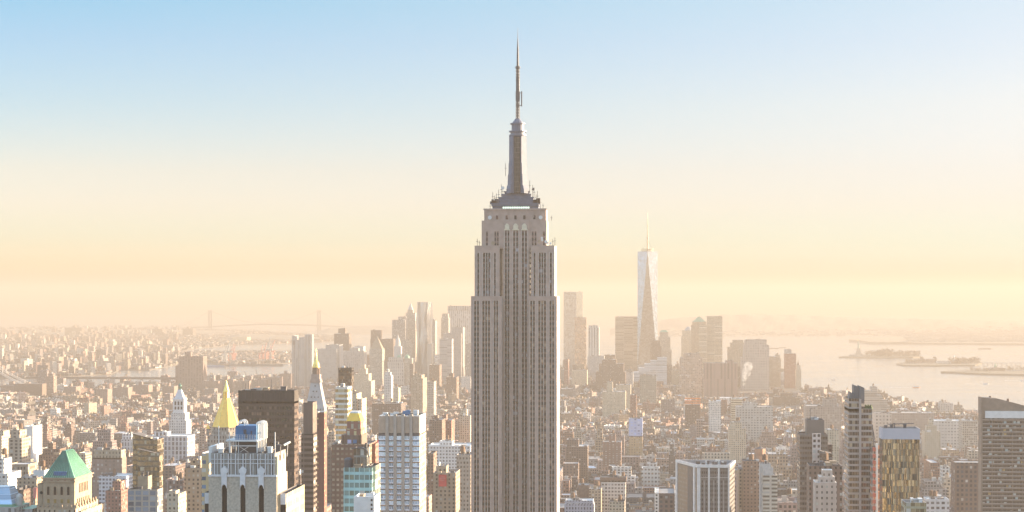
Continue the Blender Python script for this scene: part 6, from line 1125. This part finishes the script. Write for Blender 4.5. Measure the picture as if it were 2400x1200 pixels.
def clump(name, pts, rnd, hmin, hmax, n, base=3, par=None, mat=None):
    m = MB()
    for _ in range(n):
        p = rnd.uniform(*pts[0]); q = rnd.uniform(*pts[1]); x, y = GP(p, q); h = rnd.uniform(hmin, hmax)
        for k in range(7):
            a, e = rnd.uniform(0, 6.28), rnd.uniform(.2, 1); r = h * .35; c = Vector((x + r * e * cos(a), y + r * e * sin(a), base + h * rnd.uniform(.35, 1))); s = h * rnd.uniform(.12, .26)
            d = [Vector((rnd.uniform(-1, 1), rnd.uniform(-1, 1), rnd.uniform(-1, 1))).normalized() * s for _ in range(5)]
            m.face([c + d[0], c + d[1], c + d[2]]); m.face([c + d[2], c + d[3], c + d[4]]); m.face([c + d[0], c + d[3], c + d[1]])
        m.beam((x, y, base), (x, y, base + h * .5), h * .05)
    o = m.build(name, mat or M_TREE); kind(o, 'stuff'); return o
def islands():
    rnd = random.Random(21); isl = land_mat('island_ground', (.10, .085, .06), (.16, .14, .11), .02)
    flat('statue_island', gpoly([(1966, 838.3), (1985, 836.5), (2000, 835), (2030, 834.5), (2157, 835.5), (2160, 838), (2140, 839.5), (2060, 840), (1990, 839.8)]), 5, isl)
    clump('statue_island_trees', ((2030, 2155), (835.5, 838.5)), rnd, 10, 26, 170, 5); clump('statue_island_trees', ((2055, 2090), (835.5, 838)), rnd, 18, 32, 60, 5)
    x, y = GP(2012, 837); y -= 10; x = PX(2012, y); Z = lambda q: PZ(2012, q, y); t = thing('statue', 'robed statue with raised torch on a stepped stone pedestal', 'statue', (x, y, 5)); ps = plain('granite_pedestal', (.36, .31, .26), .8, 0, .1)
    b = MB(); b.cyl(x, y, 44, 42, 5, Z(831), 11, 0, 0); b.box(x - 16, x + 16, y - 16, y + 16, Z(831), Z(828), 0, 0); b.prism([(x - 11, y - 11), (x + 11, y - 11), (x + 11, y + 11), (x - 11, y + 11)], Z(828), Z(816), 0, 0, top=[(x - 7, y - 7), (x + 7, y - 7), (x + 7, y + 7), (x - 7, y + 7)]); b.build('pedestal', ps, t)
    z0 = Z(816); k = (Z(795.5) - z0) / 46
    b = MB(); b.lathe(x, y, [(5.6 * k, z0), (5.0 * k, z0 + 8 * k), (4.3 * k, z0 + 18 * k), (4.4 * k, z0 + 24 * k), (3.2 * k, z0 + 28 * k), (1.3 * k, z0 + 29.5 * k), (1.9 * k, z0 + 31 * k), (2.0 * k, z0 + 33 * k), (1.0 * k, z0 + 35 * k)], 10)
    for i in range(7): a = pi * i / 6; b.beam((x, y, z0 + 34 * k), (x + 3.4 * k * cos(a), y - .5, z0 + 34 * k + 3.4 * k * sin(a)), .4 * k)
    b.beam((x - 3 * k, y, z0 + 26.5 * k), (x - 4.4 * k, y, z0 + 33 * k), 1.6 * k); b.beam((x - 4.4 * k, y, z0 + 33 * k), (x - 4.0 * k, y, z0 + 41 * k), 1.2 * k); b.beam((x + 3 * k, y, z0 + 26 * k), (x + 4.2 * k, y - 2 * k, z0 + 20 * k), 1.5 * k); b.box(x + 2.6 * k, x + 5.2 * k, y - 3.4 * k, y - 2.6 * k, z0 + 18 * k, z0 + 23 * k, 0, 0); b.build('copper_figure', plain('verdigris_figure', (.25, .36, .30), .7, 0, .1), t)
    b = MB(); b.lathe(x - 4.0 * k, y, [(1.1 * k, z0 + 41 * k), (1.2 * k, z0 + 42.5 * k), (.9 * k, z0 + 44 * k), (.1 * k, z0 + 46 * k)], 8); b.build('torch', M_GOLD, t)
    flat('immigration_island', gpoly([(2101, 854.7), (2122, 851), (2150, 849.5), (2296, 849.5), (2302, 853), (2285, 858), (2180, 859), (2118, 858.5)]), 5, isl); clump('immigration_island_trees', ((2122, 2155), (852, 855)), rnd, 8, 16, 60, 5); clump('immigration_island_trees', ((2225, 2295), (850, 856)), rnd, 8, 22, 130, 5)
    x, y = GP(2178, 853); Z = lambda q: PZ(2178, q, y); X = lambda p: PX(p, y); t = thing('station_hall', 'brick hall with four domed corner turrets on the nearer island', 'building', (X(2178), y, 5)); hb = facade('island_brick', (.30, .18, .14), (.4, .35, .3), 9, 12, .4, .5, None, .5, 0, 0)
    b = MB(); b.box(X(2161), X(2194), y, y + 50, 5, Z(841), 0, 1); b.build('hall', [hb, M_ROOF], t)
    for p in (2162, 2193):
        for dy in (2, 46): b = MB(); b.box(X(p) - 4, X(p) + 4, y + dy - 4, y + dy + 4, 5, Z(838.5), 0, 0); b.lathe(X(p), y + dy, [(4, Z(838.5)), (3.6, Z(837.3)), (.4, Z(835.5))], 8); b.build('domed_turret', M_BROWN, t)
    for l, r, q, nm in ((2135, 2160, 848, 'low brick wing at the left of the turreted hall'), (2196, 2228, 846, 'white roofed ferry building right of the turreted hall'), (2232, 2252, 847.5, 'small ward building among the island trees'), (2256, 2276, 848, 'farther ward building at the right end of the nearer island')):
        T('island_building', nm, 'building', GP(2180, 855)[1], 30, hb if 'white' not in nm else F['white_apt'], [(l, r, q)], None, M_ROOFW if 'white' in nm else M_ROOF, 0)
    x, y = GP(2236, 852); b = MB(); b.cyl(PX(2236, y), y, 2.2, 1.4, 5, PZ(2236, 840, y), 8, 0, 0); b.lathe(PX(2236, y), y, [(3.4, PZ(2236, 840, y)), (4.6, PZ(2236, 837, y)), (3, PZ(2236, 834, y)), (.3, PZ(2236, 833, y))], 10); tag(b.build('water_tower', M_WHITE, None, (PX(2236, y), y, 5)), 'pale water tower above the trees of the nearer island', 'water tower')
    flat('terminal_ground', gpoly([(2205, 873.5), (2240, 872), (2275, 870.5), (2320, 868), (2420, 866), (2560, 868), (2560, 884), (2420, 881.5), (2300, 879), (2270, 877.5), (2240, 875.5), (2206, 874.6)]), 6, isl)
    x, y = GP(2340, 873); Z = lambda q: PZ(2340, q, y); X = lambda p: PX(p, y); t = thing('rail_terminal', 'gabled rail terminal with a slim cupola on the near pier', 'building', (X(2338), y, 6)); bk = plain('terminal_brick', (.30, .22, .17), .8, 0, .15, .1)
    b = MB(); b.box(X(2319), X(2356), y, y + 44, 6, Z(866), 0, 0); b.build('hall', bk, t); b = MB(); b.prism([(X(2319), y - 2), (X(2356), y - 2), (X(2356), y + 46), (X(2319), y + 46)], Z(866), Z(862), 0, 0, top=[(X(2326), y - 2), (X(2354), y - 2), (X(2354), y + 46), (X(2326), y + 46)]); b.build('mansard_roof', M_BROWN, t)
    b = MB(); b.prism([(X(2323), y - 3), (X(2345), y - 3), (X(2345), y + 6), (X(2323), y + 6)], Z(868), Z(860.5), 0, 0, top=[(X(2331), y - 3), (X(2337), y - 3), (X(2337), y + 6), (X(2331), y + 6)]); b.build('stepped_gable', bk, t)
    b = MB(); b.box(X(2334) - 4, X(2334) + 4, y + 8, y + 16, Z(863), Z(858), 0, 0); b.lathe(X(2334), y + 12, [(4.4, Z(858)), (3, Z(855.5)), (.4, Z(850.5))], 8); b.build('cupola', M_COPPER, t)
    T('train_shed', 'long low train shed behind the gabled rail terminal', 'building', y + 10, 40, M_WHITE, [(2372, 2440, 871), (2356, 2440, 868, 6, 26)], None, M_ROOF, 0); clump('terminal_trees', ((2275, 2318), (870, 875)), rnd, 5, 12, 60, 6); clump('terminal_trees', ((2356, 2440), (868, 873)), rnd, 5, 13, 60, 6)
    Yb = GP(2350, 856)[1]; t = thing('causeway_bridge', 'thin trestle bridge running right from the nearer island', 'bridge', (PX(2350, Yb), Yb, 0)); m = MB(); m.beam((PX(2298, Yb), Yb, 9), (PX(2460, Yb), Yb, 9), 5, 2.2); m.build('deck', M_GREY, t)
    for k in range(14): m = MB(); m.box(PX(2304 + k * 11, Yb) - 1.4, PX(2304 + k * 11, Yb) + 1.4, Yb - 2, Yb + 2, 0, 8, 0, 0); m.build('pile', M_GREY, t)
islands()
def boat(p, q, L, lab, mat, tall=1, nm='ferry'):
    x, y = GP(p, q); t = thing(nm, lab, 'boat', (x, y, 0)); w = L * .12
    b = MB(); b.prism([(x - L / 2, y - w), (x + L * .35, y - w), (x + L / 2, y), (x + L * .35, y + w), (x - L / 2, y + w)], -.5, L * .07, 0, 0); b.build('hull', mat, t)
    if nm == 'barge': return
    b = MB(); b.box(x - L * .4, x + L * .3, y - w * .8, y + w * .8, L * .07, L * .14, 0, 0); b.box(x - L * .25, x + L * .15, y - w * .7, y + w * .7, L * .14, L * .2 * tall, 0, 0); b.build('cabin', M_WHITE, t)
    b = MB(); b.cyl(x - L * .1, y, L * .025, L * .02, L * .2, L * .3, 8, 0, 0); b.build('funnel', M_ORANGE, t)
    k = MB(); k.face([(x - L / 2, y - w * .5, .15), (x - L / 2, y + w * .5, .15), (x - L * 3.2, y + w * 2.2, .15), (x - L * 3.2, y - w * 2.2, .15)][::-1]); ko = k.build('wake', M_FOAM, t)
M_FOAM = plain('wake_foam', (.55, .54, .52), .5, 0, .3, .1)
for a in ((2148, 908.5, 24, 'orange and white ferry crossing left of the big balcony slab', M_ORANGE), (2310, 900, 20, 'small white ferry before the near pier', M_WHITE), (2397, 892, 18, 'white ferry leaving the frame under the rail terminal', M_WHITE), (1954, 891, 14, 'tiny ferry trailing a long wake right of the riverside brick tower', M_BROWN)): boat(*a)
for a in ((2309, 818.5, 75, 'long flat barge anchored beyond the nearer island', M_BROWN, 1, 'barge'), (1815, 817, 60, 'low barge anchored right of the granite grid tower', M_BROWN, 1, 'barge'), (1835, 815, 45, 'second low barge just right of the first', M_BROWN, 1, 'barge')): boat(*a)

# ------------------------------------------------------------------ the infill city: street grid, lots, roofs
def inside(poly, x, y):
    r = False; n = len(poly); j = n - 1
    for i in range(n):
        (xi, yi), (xj, yj) = poly[i], poly[j]
        if (yi > y) != (yj > y) and x < (xj - xi) * (y - yi) / (yj - yi) + xi: r = not r
        j = i
    return r
WALLS = [('tan', (.31, .23, .165), 4), ('brick red', (.23, .12, .095), 5), ('brown', (.15, .10, .085), 6), ('cream', (.42, .34, .26), 3), ('grey', (.25, .225, .215), 5), ('white', (.55, .51, .47), 3), ('pinkish', (.31, .21, .175), 5), ('dark', (.09, .075, .07), 4), ('mauve', (.225, .17, .165), 6)]
ROOFS = [('pale', (.46, .44, .43), 4), ('silver', (.56, .56, .58), 2), ('grey', (.27, .255, .25), 5), ('dark', (.10, .09, .09), 4), ('brown', (.20, .16, .14), 3)]
wpick = lambda rnd, L: rnd.choices(L, [x[2] for x in L])[0]
def make_lot(rnd, cx, cy, hx, hy, ang, h, rich=True):
    w, r = wpick(rnd, WALLS), wpick(rnd, ROOFS); k = rnd.uniform(.8, 1.2)
    b = dict(cx=cx, cy=cy, hx=hx, hy=hy, a=ang, h=h, wn=w[0], col=tuple(c * k for c in w[1]), rn=r[0], roof=tuple(c * k for c in r[1]), par=(rnd.uniform(2.4, 4.6), rnd.uniform(3.1, 4.3), rnd.uniform(.35, .66)), tier=None, bulk=[], tank=[], top=h)
    if rich:
        if h > 42 and rnd.random() < .6: f = rnd.uniform(.5, .8); b['tier'] = (f, h * rnd.uniform(.12, .35), rnd.uniform(-.15, .15)); b['top'] = h + b['tier'][1]
        for _ in range(rnd.choice([1, 2, 2, 3, 4])): b['bulk'].append((rnd.uniform(-.6, .6), rnd.uniform(-.6, .6), rnd.uniform(1.6, min(4.5, hx * .45)), rnd.uniform(1.6, min(4.5, hy * .4)), rnd.uniform(2.2, 5.5), rnd.random() < .4))
        for _ in range(rnd.choice([0, 0, 1, 1, 2]) if h > 22 and min(hx, hy) > 5 else 0): b['tank'].append((rnd.uniform(-.6, .6), rnd.uniform(-.6, .6), rnd.uniform(1.5, 2.1), rnd.uniform(2, 5)))
    return b
def lot_poly(b, f=1.0, ox=0.0, oy=0.0, hx=None, hy=None):
    ca, sa = cos(b['a']), sin(b['a']); hx = b['hx'] * f if hx is None else hx; hy = b['hy'] * f if hy is None else hy
    return [(b['cx'] + (ox + i * hx) * ca - (oy + j * hy) * sa, b['cy'] + (ox + i * hx) * sa + (oy + j * hy) * ca) for i, j in ((-1, -1), (1, -1), (1, 1), (-1, 1))]
def lot_geom(b, new):
    def shell(m, mroof, poly, z0, z1, col, roof, par, m1=0):
        m.cw, m.cp = col, par; m.prism(poly, z0, z1 + .9, m1, 1, cap=False, uo=b['cx'] % 7)
        mroof.cw = roof; mroof.face([(*p, z1) for p in poly], None, 1)
        if mroof is not m or True:
            c = (sum(p[0] for p in poly) / 4, sum(p[1] for p in poly) / 4); q = [(p[0] + (c[0] - p[0]) * .035, p[1] + (c[1] - p[1]) * .035) for p in poly]; mroof.cw = tuple(min(.7, x * 1.25) for x in col)
            for i in range(4): j = (i + 1) % 4; mroof.face([(*poly[i], z1 + .9), (*poly[j], z1 + .9), (*q[j], z1 + .9), (*q[i], z1 + .9)], None, 1); mroof.face([(*q[i], z1 + .9), (*q[j], z1 + .9), (*q[j], z1), (*q[i], z1)], None, 1)
    shell(new('walls'), new('roof'), lot_poly(b), G0, b['h'], b['col'], b['roof'], b['par']); zr = b['h']; f = 1
    if b['tier']:
        f, th, o = b['tier']; shell(new('setback_walls'), new('setback_roof'), lot_poly(b, f, o * b['hx'], .1 * b['hy']), b['h'], b['h'] + th, b['col'], b['roof'], b['par']); zr += th
    for ox, oy, sx, sy, hh, lit in b['bulk']:
        if sx < .5 or sy < .5: continue
        p = lot_poly(b, 1, ox * (b['hx'] * f - sx / 2), oy * (b['hy'] * f - sy / 2), sx / 2, sy / 2); mbk = new('bulkhead'); mbk.cw = (.5, .46, .42) if lit else b['col']; mbk.prism(p, zr, zr + hh, 1, 1); 
    for ox, oy, r, leg in b['tank']:
        c = lot_poly(b, 1, ox * (b['hx'] * f - r), oy * (b['hy'] * f - r), 0, 0)[0]; mtk = new('water_tank'); mtk.cw = (.19, .13, .09)
        for k in range(3): a = k * 2.1; mtk.beam((c[0] + r * .7 * cos(a), c[1] + r * .7 * sin(a), zr), (c[0] + r * .7 * cos(a), c[1] + r * .7 * sin(a), zr + leg), .3, m=1)
        mtk.cyl(c[0], c[1], r, r, zr + leg, zr + leg + 4, 8, 1, 1); mtk.cyl(c[0], c[1], r * 1.05, .1, zr + leg + 4, zr + leg + 5.4, 8, 1, 1)
def free(x0, x1, y0, y1):
    return not any(a < x1 and b > x0 and c < y1 and d > y0 for a, b, c, d in FOOT)
def height_cap(px0, px1, yf, yb):
    z = 1e9
    for l, r, Yl, vb in LIM:
        if yf < Yl and l < px1 and r > px0: z = min(z, EYE - (vb - HZ) / FPX * yb)
    return z
LIM += [(2155, 2300, 2800, 1062), (-100, 300, 2400, 1040), (200, 500, 2400, 1058), (1300, 1480, 2300, 1088), (1480, 1590, 2200, 1112), (1720, 1890, 2300, 1092), (1830, 1880, 2200, 1130)]
def build_city():
    rnd = random.Random(77); lots = []
    y = 1330.0
    while y < 6750:
        vill = 3300 < y < 4900; bx = -2900 + (rnd.uniform(0, 150) if vill else 0)
        while bx < 1500:
            wblk = rnd.choice([205, 215, 120]) if not vill else rnd.uniform(70, 160); ang = 0.0
            if vill: ang = rnd.choice([0, 0, -.42, .5, -.2])
            mid = (bx + wblk / 2, y + 30); pm = TOPX(mid[0], mid[1], 20)[0]
            if -200 < pm < 2600:
                x = bx
                while x < bx + wblk - 8:
                    w = rnd.choice([8, 10, 12, 15, 18, 24, 30]) * (1.15 if y < 2700 else 1.0) * (1.5 if y > 5000 else 1); w = min(w, bx + wblk - x)
                    rows = [(y + 1, y + 29), (y + 31, y + 60)] if rnd.random() < (.78 if w < 25 else .4) else [(y + 1, y + 60)]
                    for r0, r1 in rows:
                        d = rnd.uniform(.75, 1); q0, q1 = (r0, r0 + (r1 - r0) * d) if r0 < y + 20 else (r1 - (r1 - r0) * d, r1)
                        cx, cy, hx, hy = x + w / 2, (q0 + q1) / 2, w / 2 - rnd.uniform(0, .4), (q1 - q0) / 2
                        if ang:
                            dx, dy = cx - mid[0], cy - mid[1]; cx, cy = mid[0] + dx * cos(ang) - dy * sin(ang), mid[1] + dx * sin(ang) + dy * cos(ang); hx *= .95; hy *= .92
                        e = max(hx, hy) if ang else 0; px = TOPX(cx, cy, 20)[0]
                        if y < 1700: h = rnd.lognormvariate(4.05, .35)
                        elif y < 2650: h = min(rnd.lognormvariate(3.42, .40), 72)
                        elif y < 3300: h = min(rnd.lognormvariate(3.08, .38), 55)
                        elif y < 4900: h = rnd.lognormvariate(2.72, .28) + 2 if rnd.random() > .03 else rnd.uniform(26, 48)
                        else: h = rnd.lognormvariate(3.0, .5) * (1.0 if 700 < px < 1850 else .7)
                        if px < 700 and y > 2600: h *= .85
                        if px > 1850 and y > 2900: h = min(h, 34)
                        h = max(9, min(h, 105)); 
                        if not inside(MANP, cx, cy + hy + 25): continue
                        E = e or 0; X0, X1, Y0, Y1 = cx - (E or hx), cx + (E or hx), cy - (E or hy), cy + (E or hy)
                        if not free(X0, X1, Y0, Y1): continue
                        a0 = TOPX(X0, Y0, h)[0]; a1 = TOPX(X1, Y0, h)[0]; b = make_lot(rnd, cx, cy, hx, hy, ang, h)
                        cap = height_cap(a0, a1, Y0, Y1)
                        if b['top'] + 5 > cap:
                            if cap < 10: continue
                            b = make_lot(rnd, cx, cy, hx, hy, ang, max(8, cap - 5), False); b['top'] = b['h']
                        b['a0'], b['a1'], b['Y0'], b['Y1'] = a0, a1, Y0, Y1; lots.append(b)
                    x += w
            bx += wblk + (26 if not vill else rnd.uniform(10, 18))
        y += 78 if not vill else rnd.choice([70, 78, 88])
    # what of each lot shows in the picture: columns of a skyline kept from near to far
    NC = 1200; sky_ = np.full(NC, 1200.0); ev = sorted([(b['Y0'], 0, i) for i, b in enumerate(lots)] + [(o[3], 1, i) for i, o in enumerate(OCC)])
    for Y0, k, i in ev:
        if k: l, r, q = OCC[i][:3]; l, r = max(0, int(l / 2)), min(NC, int(r / 2) + 1); sky_[l:r] = np.minimum(sky_[l:r], q) if r > l else 0; continue
        b = lots[i]; l, r = max(0, int(b['a0'] / 2)), min(NC, int(b['a1'] / 2) + 1); b['vis'] = 0
        if r <= l: continue
        qb = HZ + (EYE - b['h']) / b['Y1'] * FPX; base = HZ + EYE / b['Y0'] * FPX; seg = sky_[l:r]; vis = np.clip(np.minimum(seg, base) - qb, 0, None); b['vis'] = float(vis.sum()) * 2
        if b['vis'] > 0: c = vis > 0; b['pc'] = ((l + np.nonzero(c)[0].mean()) * 2, float((np.minimum(seg, base)[c].mean() + qb) / 2))
        sky_[l:r] = np.minimum(seg, qb)
    order = sorted(range(len(lots)), key=lambda i: -lots[i]['vis']); own = set(i for i in order[:285] if lots[i]['vis'] > 60)
    mass = MB(); used = set()
    for i in order:
        b = lots[i]
        if i not in own:
            if b['vis'] > 0 or b['Y0'] > 2200: lot_geom(b, lambda nm: mass)
            continue
        px, py = b['pc']; form = 'tower' if b['top'] > 62 else ('house' if b['hx'] < 5.5 and b['h'] < 26 else ('slab' if b['hx'] > 11 and b['h'] < 34 else 'block'))
        size = 'low' if b['h'] < 24 else ('tall' if b['top'] > 55 else 'mid height'); nt, nb = len(b['tank']), len(b['bulk'])
        feat = {0: ['%s roof' % b['rn']], 1: ['a water tank and %s roof' % b['rn']], 2: ['two water tanks and %s roof' % b['rn']]}[nt]
        if b['tier']: feat.insert(0, 'a setback top')
        rf = sorted(REFS, key=lambda r: (r[1] - px) ** 2 + ((r[2] + 25 - py) * 1.2) ** 2); cands = []
        for ref, rx, ry in rf[:6]:
            dx, dy = px - rx, py - ry - 10; d = math.hypot(dx, dy); ho = 'left of' if dx < 0 else 'right of'; ve = 'below' if dy > 0 else 'above'
            rel = ho if abs(dx) > 2.2 * abs(dy) else (ve if abs(dy) > 2.2 * abs(dx) else ('%s and %s' % (ve, ho)))
            dist = 'just ' if d < 55 else ('' if d < 130 else 'well ')
            for ft in feat: cands.append('%s %s %s with %s, %s%s %s' % (size, b['wn'], form, ft, dist, rel, ref))
            cands.append('%s %s %s, %s%s %s' % (b['rn'] + ' roofed', b['wn'], form, dist, rel, ref))
            cands.append('%s %s %s of about %d floors, %s%s %s' % (size, b['wn'], form, round(b['h'] / 3.7), dist, rel, ref))
        lab = next((c for c in cands if c not in used and len(c.split()) <= 16), None)
        if not lab:
            lab = '%s %s %s %d floors high and %d metres wide near %s' % (size, b['wn'], form, round(b['h'] / 3.7), round(b['hx'] * 2), rf[0][0])
            while lab in used: lab = lab + ' too'
        used.add(lab); t = thing('city_building', lab, 'building', (b['cx'], b['cy'], G0), 'buildings of the street grid')
        ms = []
        def new(nm): ms.append((MB(), nm)); return ms[-1][0]
        lot_geom(b, new)
        for m, nm in ms:
            if m.f: m.build(nm, [M_CITY, M_TINT], t, attr=True)
    kind(mass.build('distant_blocks', [M_CITY, M_TINT], attr=True), 'stuff')
    print('lots', len(lots), 'own', len(own), 'faces', len(mass.f))
    # far Brooklyn: one carpet of small roofs
    rnd = random.Random(5); m = MB(); n = 0
    while n < 15000:
        px, py = rnd.uniform(-60, 800), 774 + (rnd.random() ** 1.6) * 116; x, yy = GP(px, py)
        if not inside(BKP, x, yy): continue
        if not free(x - 20, x + 20, yy - 20, yy + 20): n += 1; continue
        s = rnd.uniform(4, 10) * (1 + (yy - 6000) / 9000); h = rnd.lognormvariate(2.5, .35) if rnd.random() > .05 else rnd.uniform(25, 50)
        if py > 845 and rnd.random() < .05: h = rnd.uniform(25, 60)
        if px > 420: h = min(h, 16)
        b = make_lot(rnd, x, yy, s, rnd.uniform(5, 12), rnd.uniform(-.6, .6), h, False); b['col'] = tuple(min(.6, c * .95) for c in b['col']); m.cw, m.cp = b['col'], (4, 3.5, .4); pl = lot_poly(b); m.prism(pl, G0, h, 0, 1, cap=False); m.cw = b['roof']; m.face([(*p, h) for p in pl], None, 1); n += 1
    kind(m.build('far_rooftops', [M_CITY, M_TINT], attr=True), 'stuff')
    # hill towns across the bay
    m = MB()
    for _ in range(500):
        px = rnd.uniform(1560, 2440); py = rnd.uniform(770, 787) if rnd.random() < .8 else rnd.uniform(758, 780); d = 13800 + (787 - py) * 70; dx, dy = ray(px); s = rnd.uniform(8, 22); z = PZ(px, py, d * dy); b = make_lot(rnd, d * dx, d * dy, s, s, 0, z + rnd.uniform(5, 14), False); pl = lot_poly(b); m.cw, m.cp = (.5, .45, .4), (4, 3.5, .4); m.prism(pl, z - 12, b['h'], 0, 1)
    for _ in range(420):
        px = rnd.uniform(2120, 2440); py = rnd.uniform(786, 806); x, yy = GP(px, py); s = rnd.uniform(8, 30); b = make_lot(rnd, x, yy, s, s * .6, 0, rnd.uniform(14, 26), False); m.cw = (.45, .40, .35); m.prism(lot_poly(b), 6, b['h'], 0, 1)
    kind(m.build('hillside_houses', [M_CITY, M_TINT], attr=True), 'stuff')
    for a in (((1560, 1640), (1000, 1040)), ((150, 230), (985, 1010)), ((300, 345), (960, 985)), ((1880, 1960), (925, 945)), ((2200, 2260), (1070, 1100)), ((1370, 1440), (1010, 1040)), ((290, 400), (930, 960))): clump('park_trees', a, rnd, 9, 19, 60)
build_city()

# ------------------------------------------------------------------ chimney steam
def steam(px, q, Y, size, lab, seed):
    rnd = random.Random(seed); sm = STEAM; m = MB()
    x, z = PX(px, Y), PZ(px, q, Y)
    for k in range(9):
        r = size * (.35 + .09 * k) * rnd.uniform(.8, 1.15); cx = x + size * (.22 * k + rnd.uniform(-.2, .2)) * .55; cz = z + size * .42 * k; m.lathe(cx, Y + rnd.uniform(-.2, .2) * size, [(max(.05, r * sin(pi * j / 6)), cz - r * cos(pi * j / 6)) for j in range(7)], 9)
    tag(kind(m.build('steam_plume', sm, None, (x, Y, z)), 'stuff'), lab, 'steam')
STEAM = bpy.data.materials.new('steam'); STEAM.use_nodes = True; st_ = STEAM.node_tree; st_.nodes.remove(st_.nodes['Principled BSDF']); sv = st_.nodes.new('ShaderNodeVolumePrincipled'); sv.inputs['Color'].default_value = (.98, .96, .94, 1); sv.inputs['Density'].default_value = .03
stn = st_.nodes.new('ShaderNodeTexNoise'); stn.inputs['Scale'].default_value = .12; stg = st_.nodes.new('ShaderNodeNewGeometry'); st_.links.new(stg.outputs['Position'], stn.inputs['Vector']); stm = st_.nodes.new('ShaderNodeMapRange'); stm.inputs['From Min'].default_value = .4; stm.inputs['From Max'].default_value = .7; stm.inputs['To Max'].default_value = .09; st_.links.new(stn.outputs[0], stm.inputs[0]); st_.links.new(stm.outputs[0], sv.inputs['Density'])
st_.links.new(sv.outputs[0], st_.nodes['Material Output'].inputs['Volume'])
steam(1741, 899, 4850, 13, 'bright steam plume rising before the granite grid tower', 2)


# ------------------------------------------------------------------ the winter haze over the city
HAZE_DENSITY, HAZE_COLOR, HAZE_G = 1.1e-4, (.505, .434, .372), .10
hm = bpy.data.materials.new('winter_haze'); hm.use_nodes = True; ht = hm.node_tree; ht.nodes.remove(ht.nodes['Principled BSDF'])
hv = ht.nodes.new('ShaderNodeVolumePrincipled'); ht.links.new(hv.outputs[0], ht.nodes['Material Output'].inputs['Volume'])
hv.inputs['Density'].default_value = HAZE_DENSITY; hv.inputs['Color'].default_value = (*HAZE_COLOR, 1); hv.inputs['Anisotropy'].default_value = HAZE_G
mb = MB(); mb.box(-22000, 16000, -2500, 33000, -8, 480, 0, 0); mb.face([(-22000, -2500, -8), (-22000, 33000, -8), (16000, 33000, -8), (16000, -2500, -8)]); hz = mb.build('haze', hm); kind(hz, 'stuff'); hz.display_type = 'WIRE'
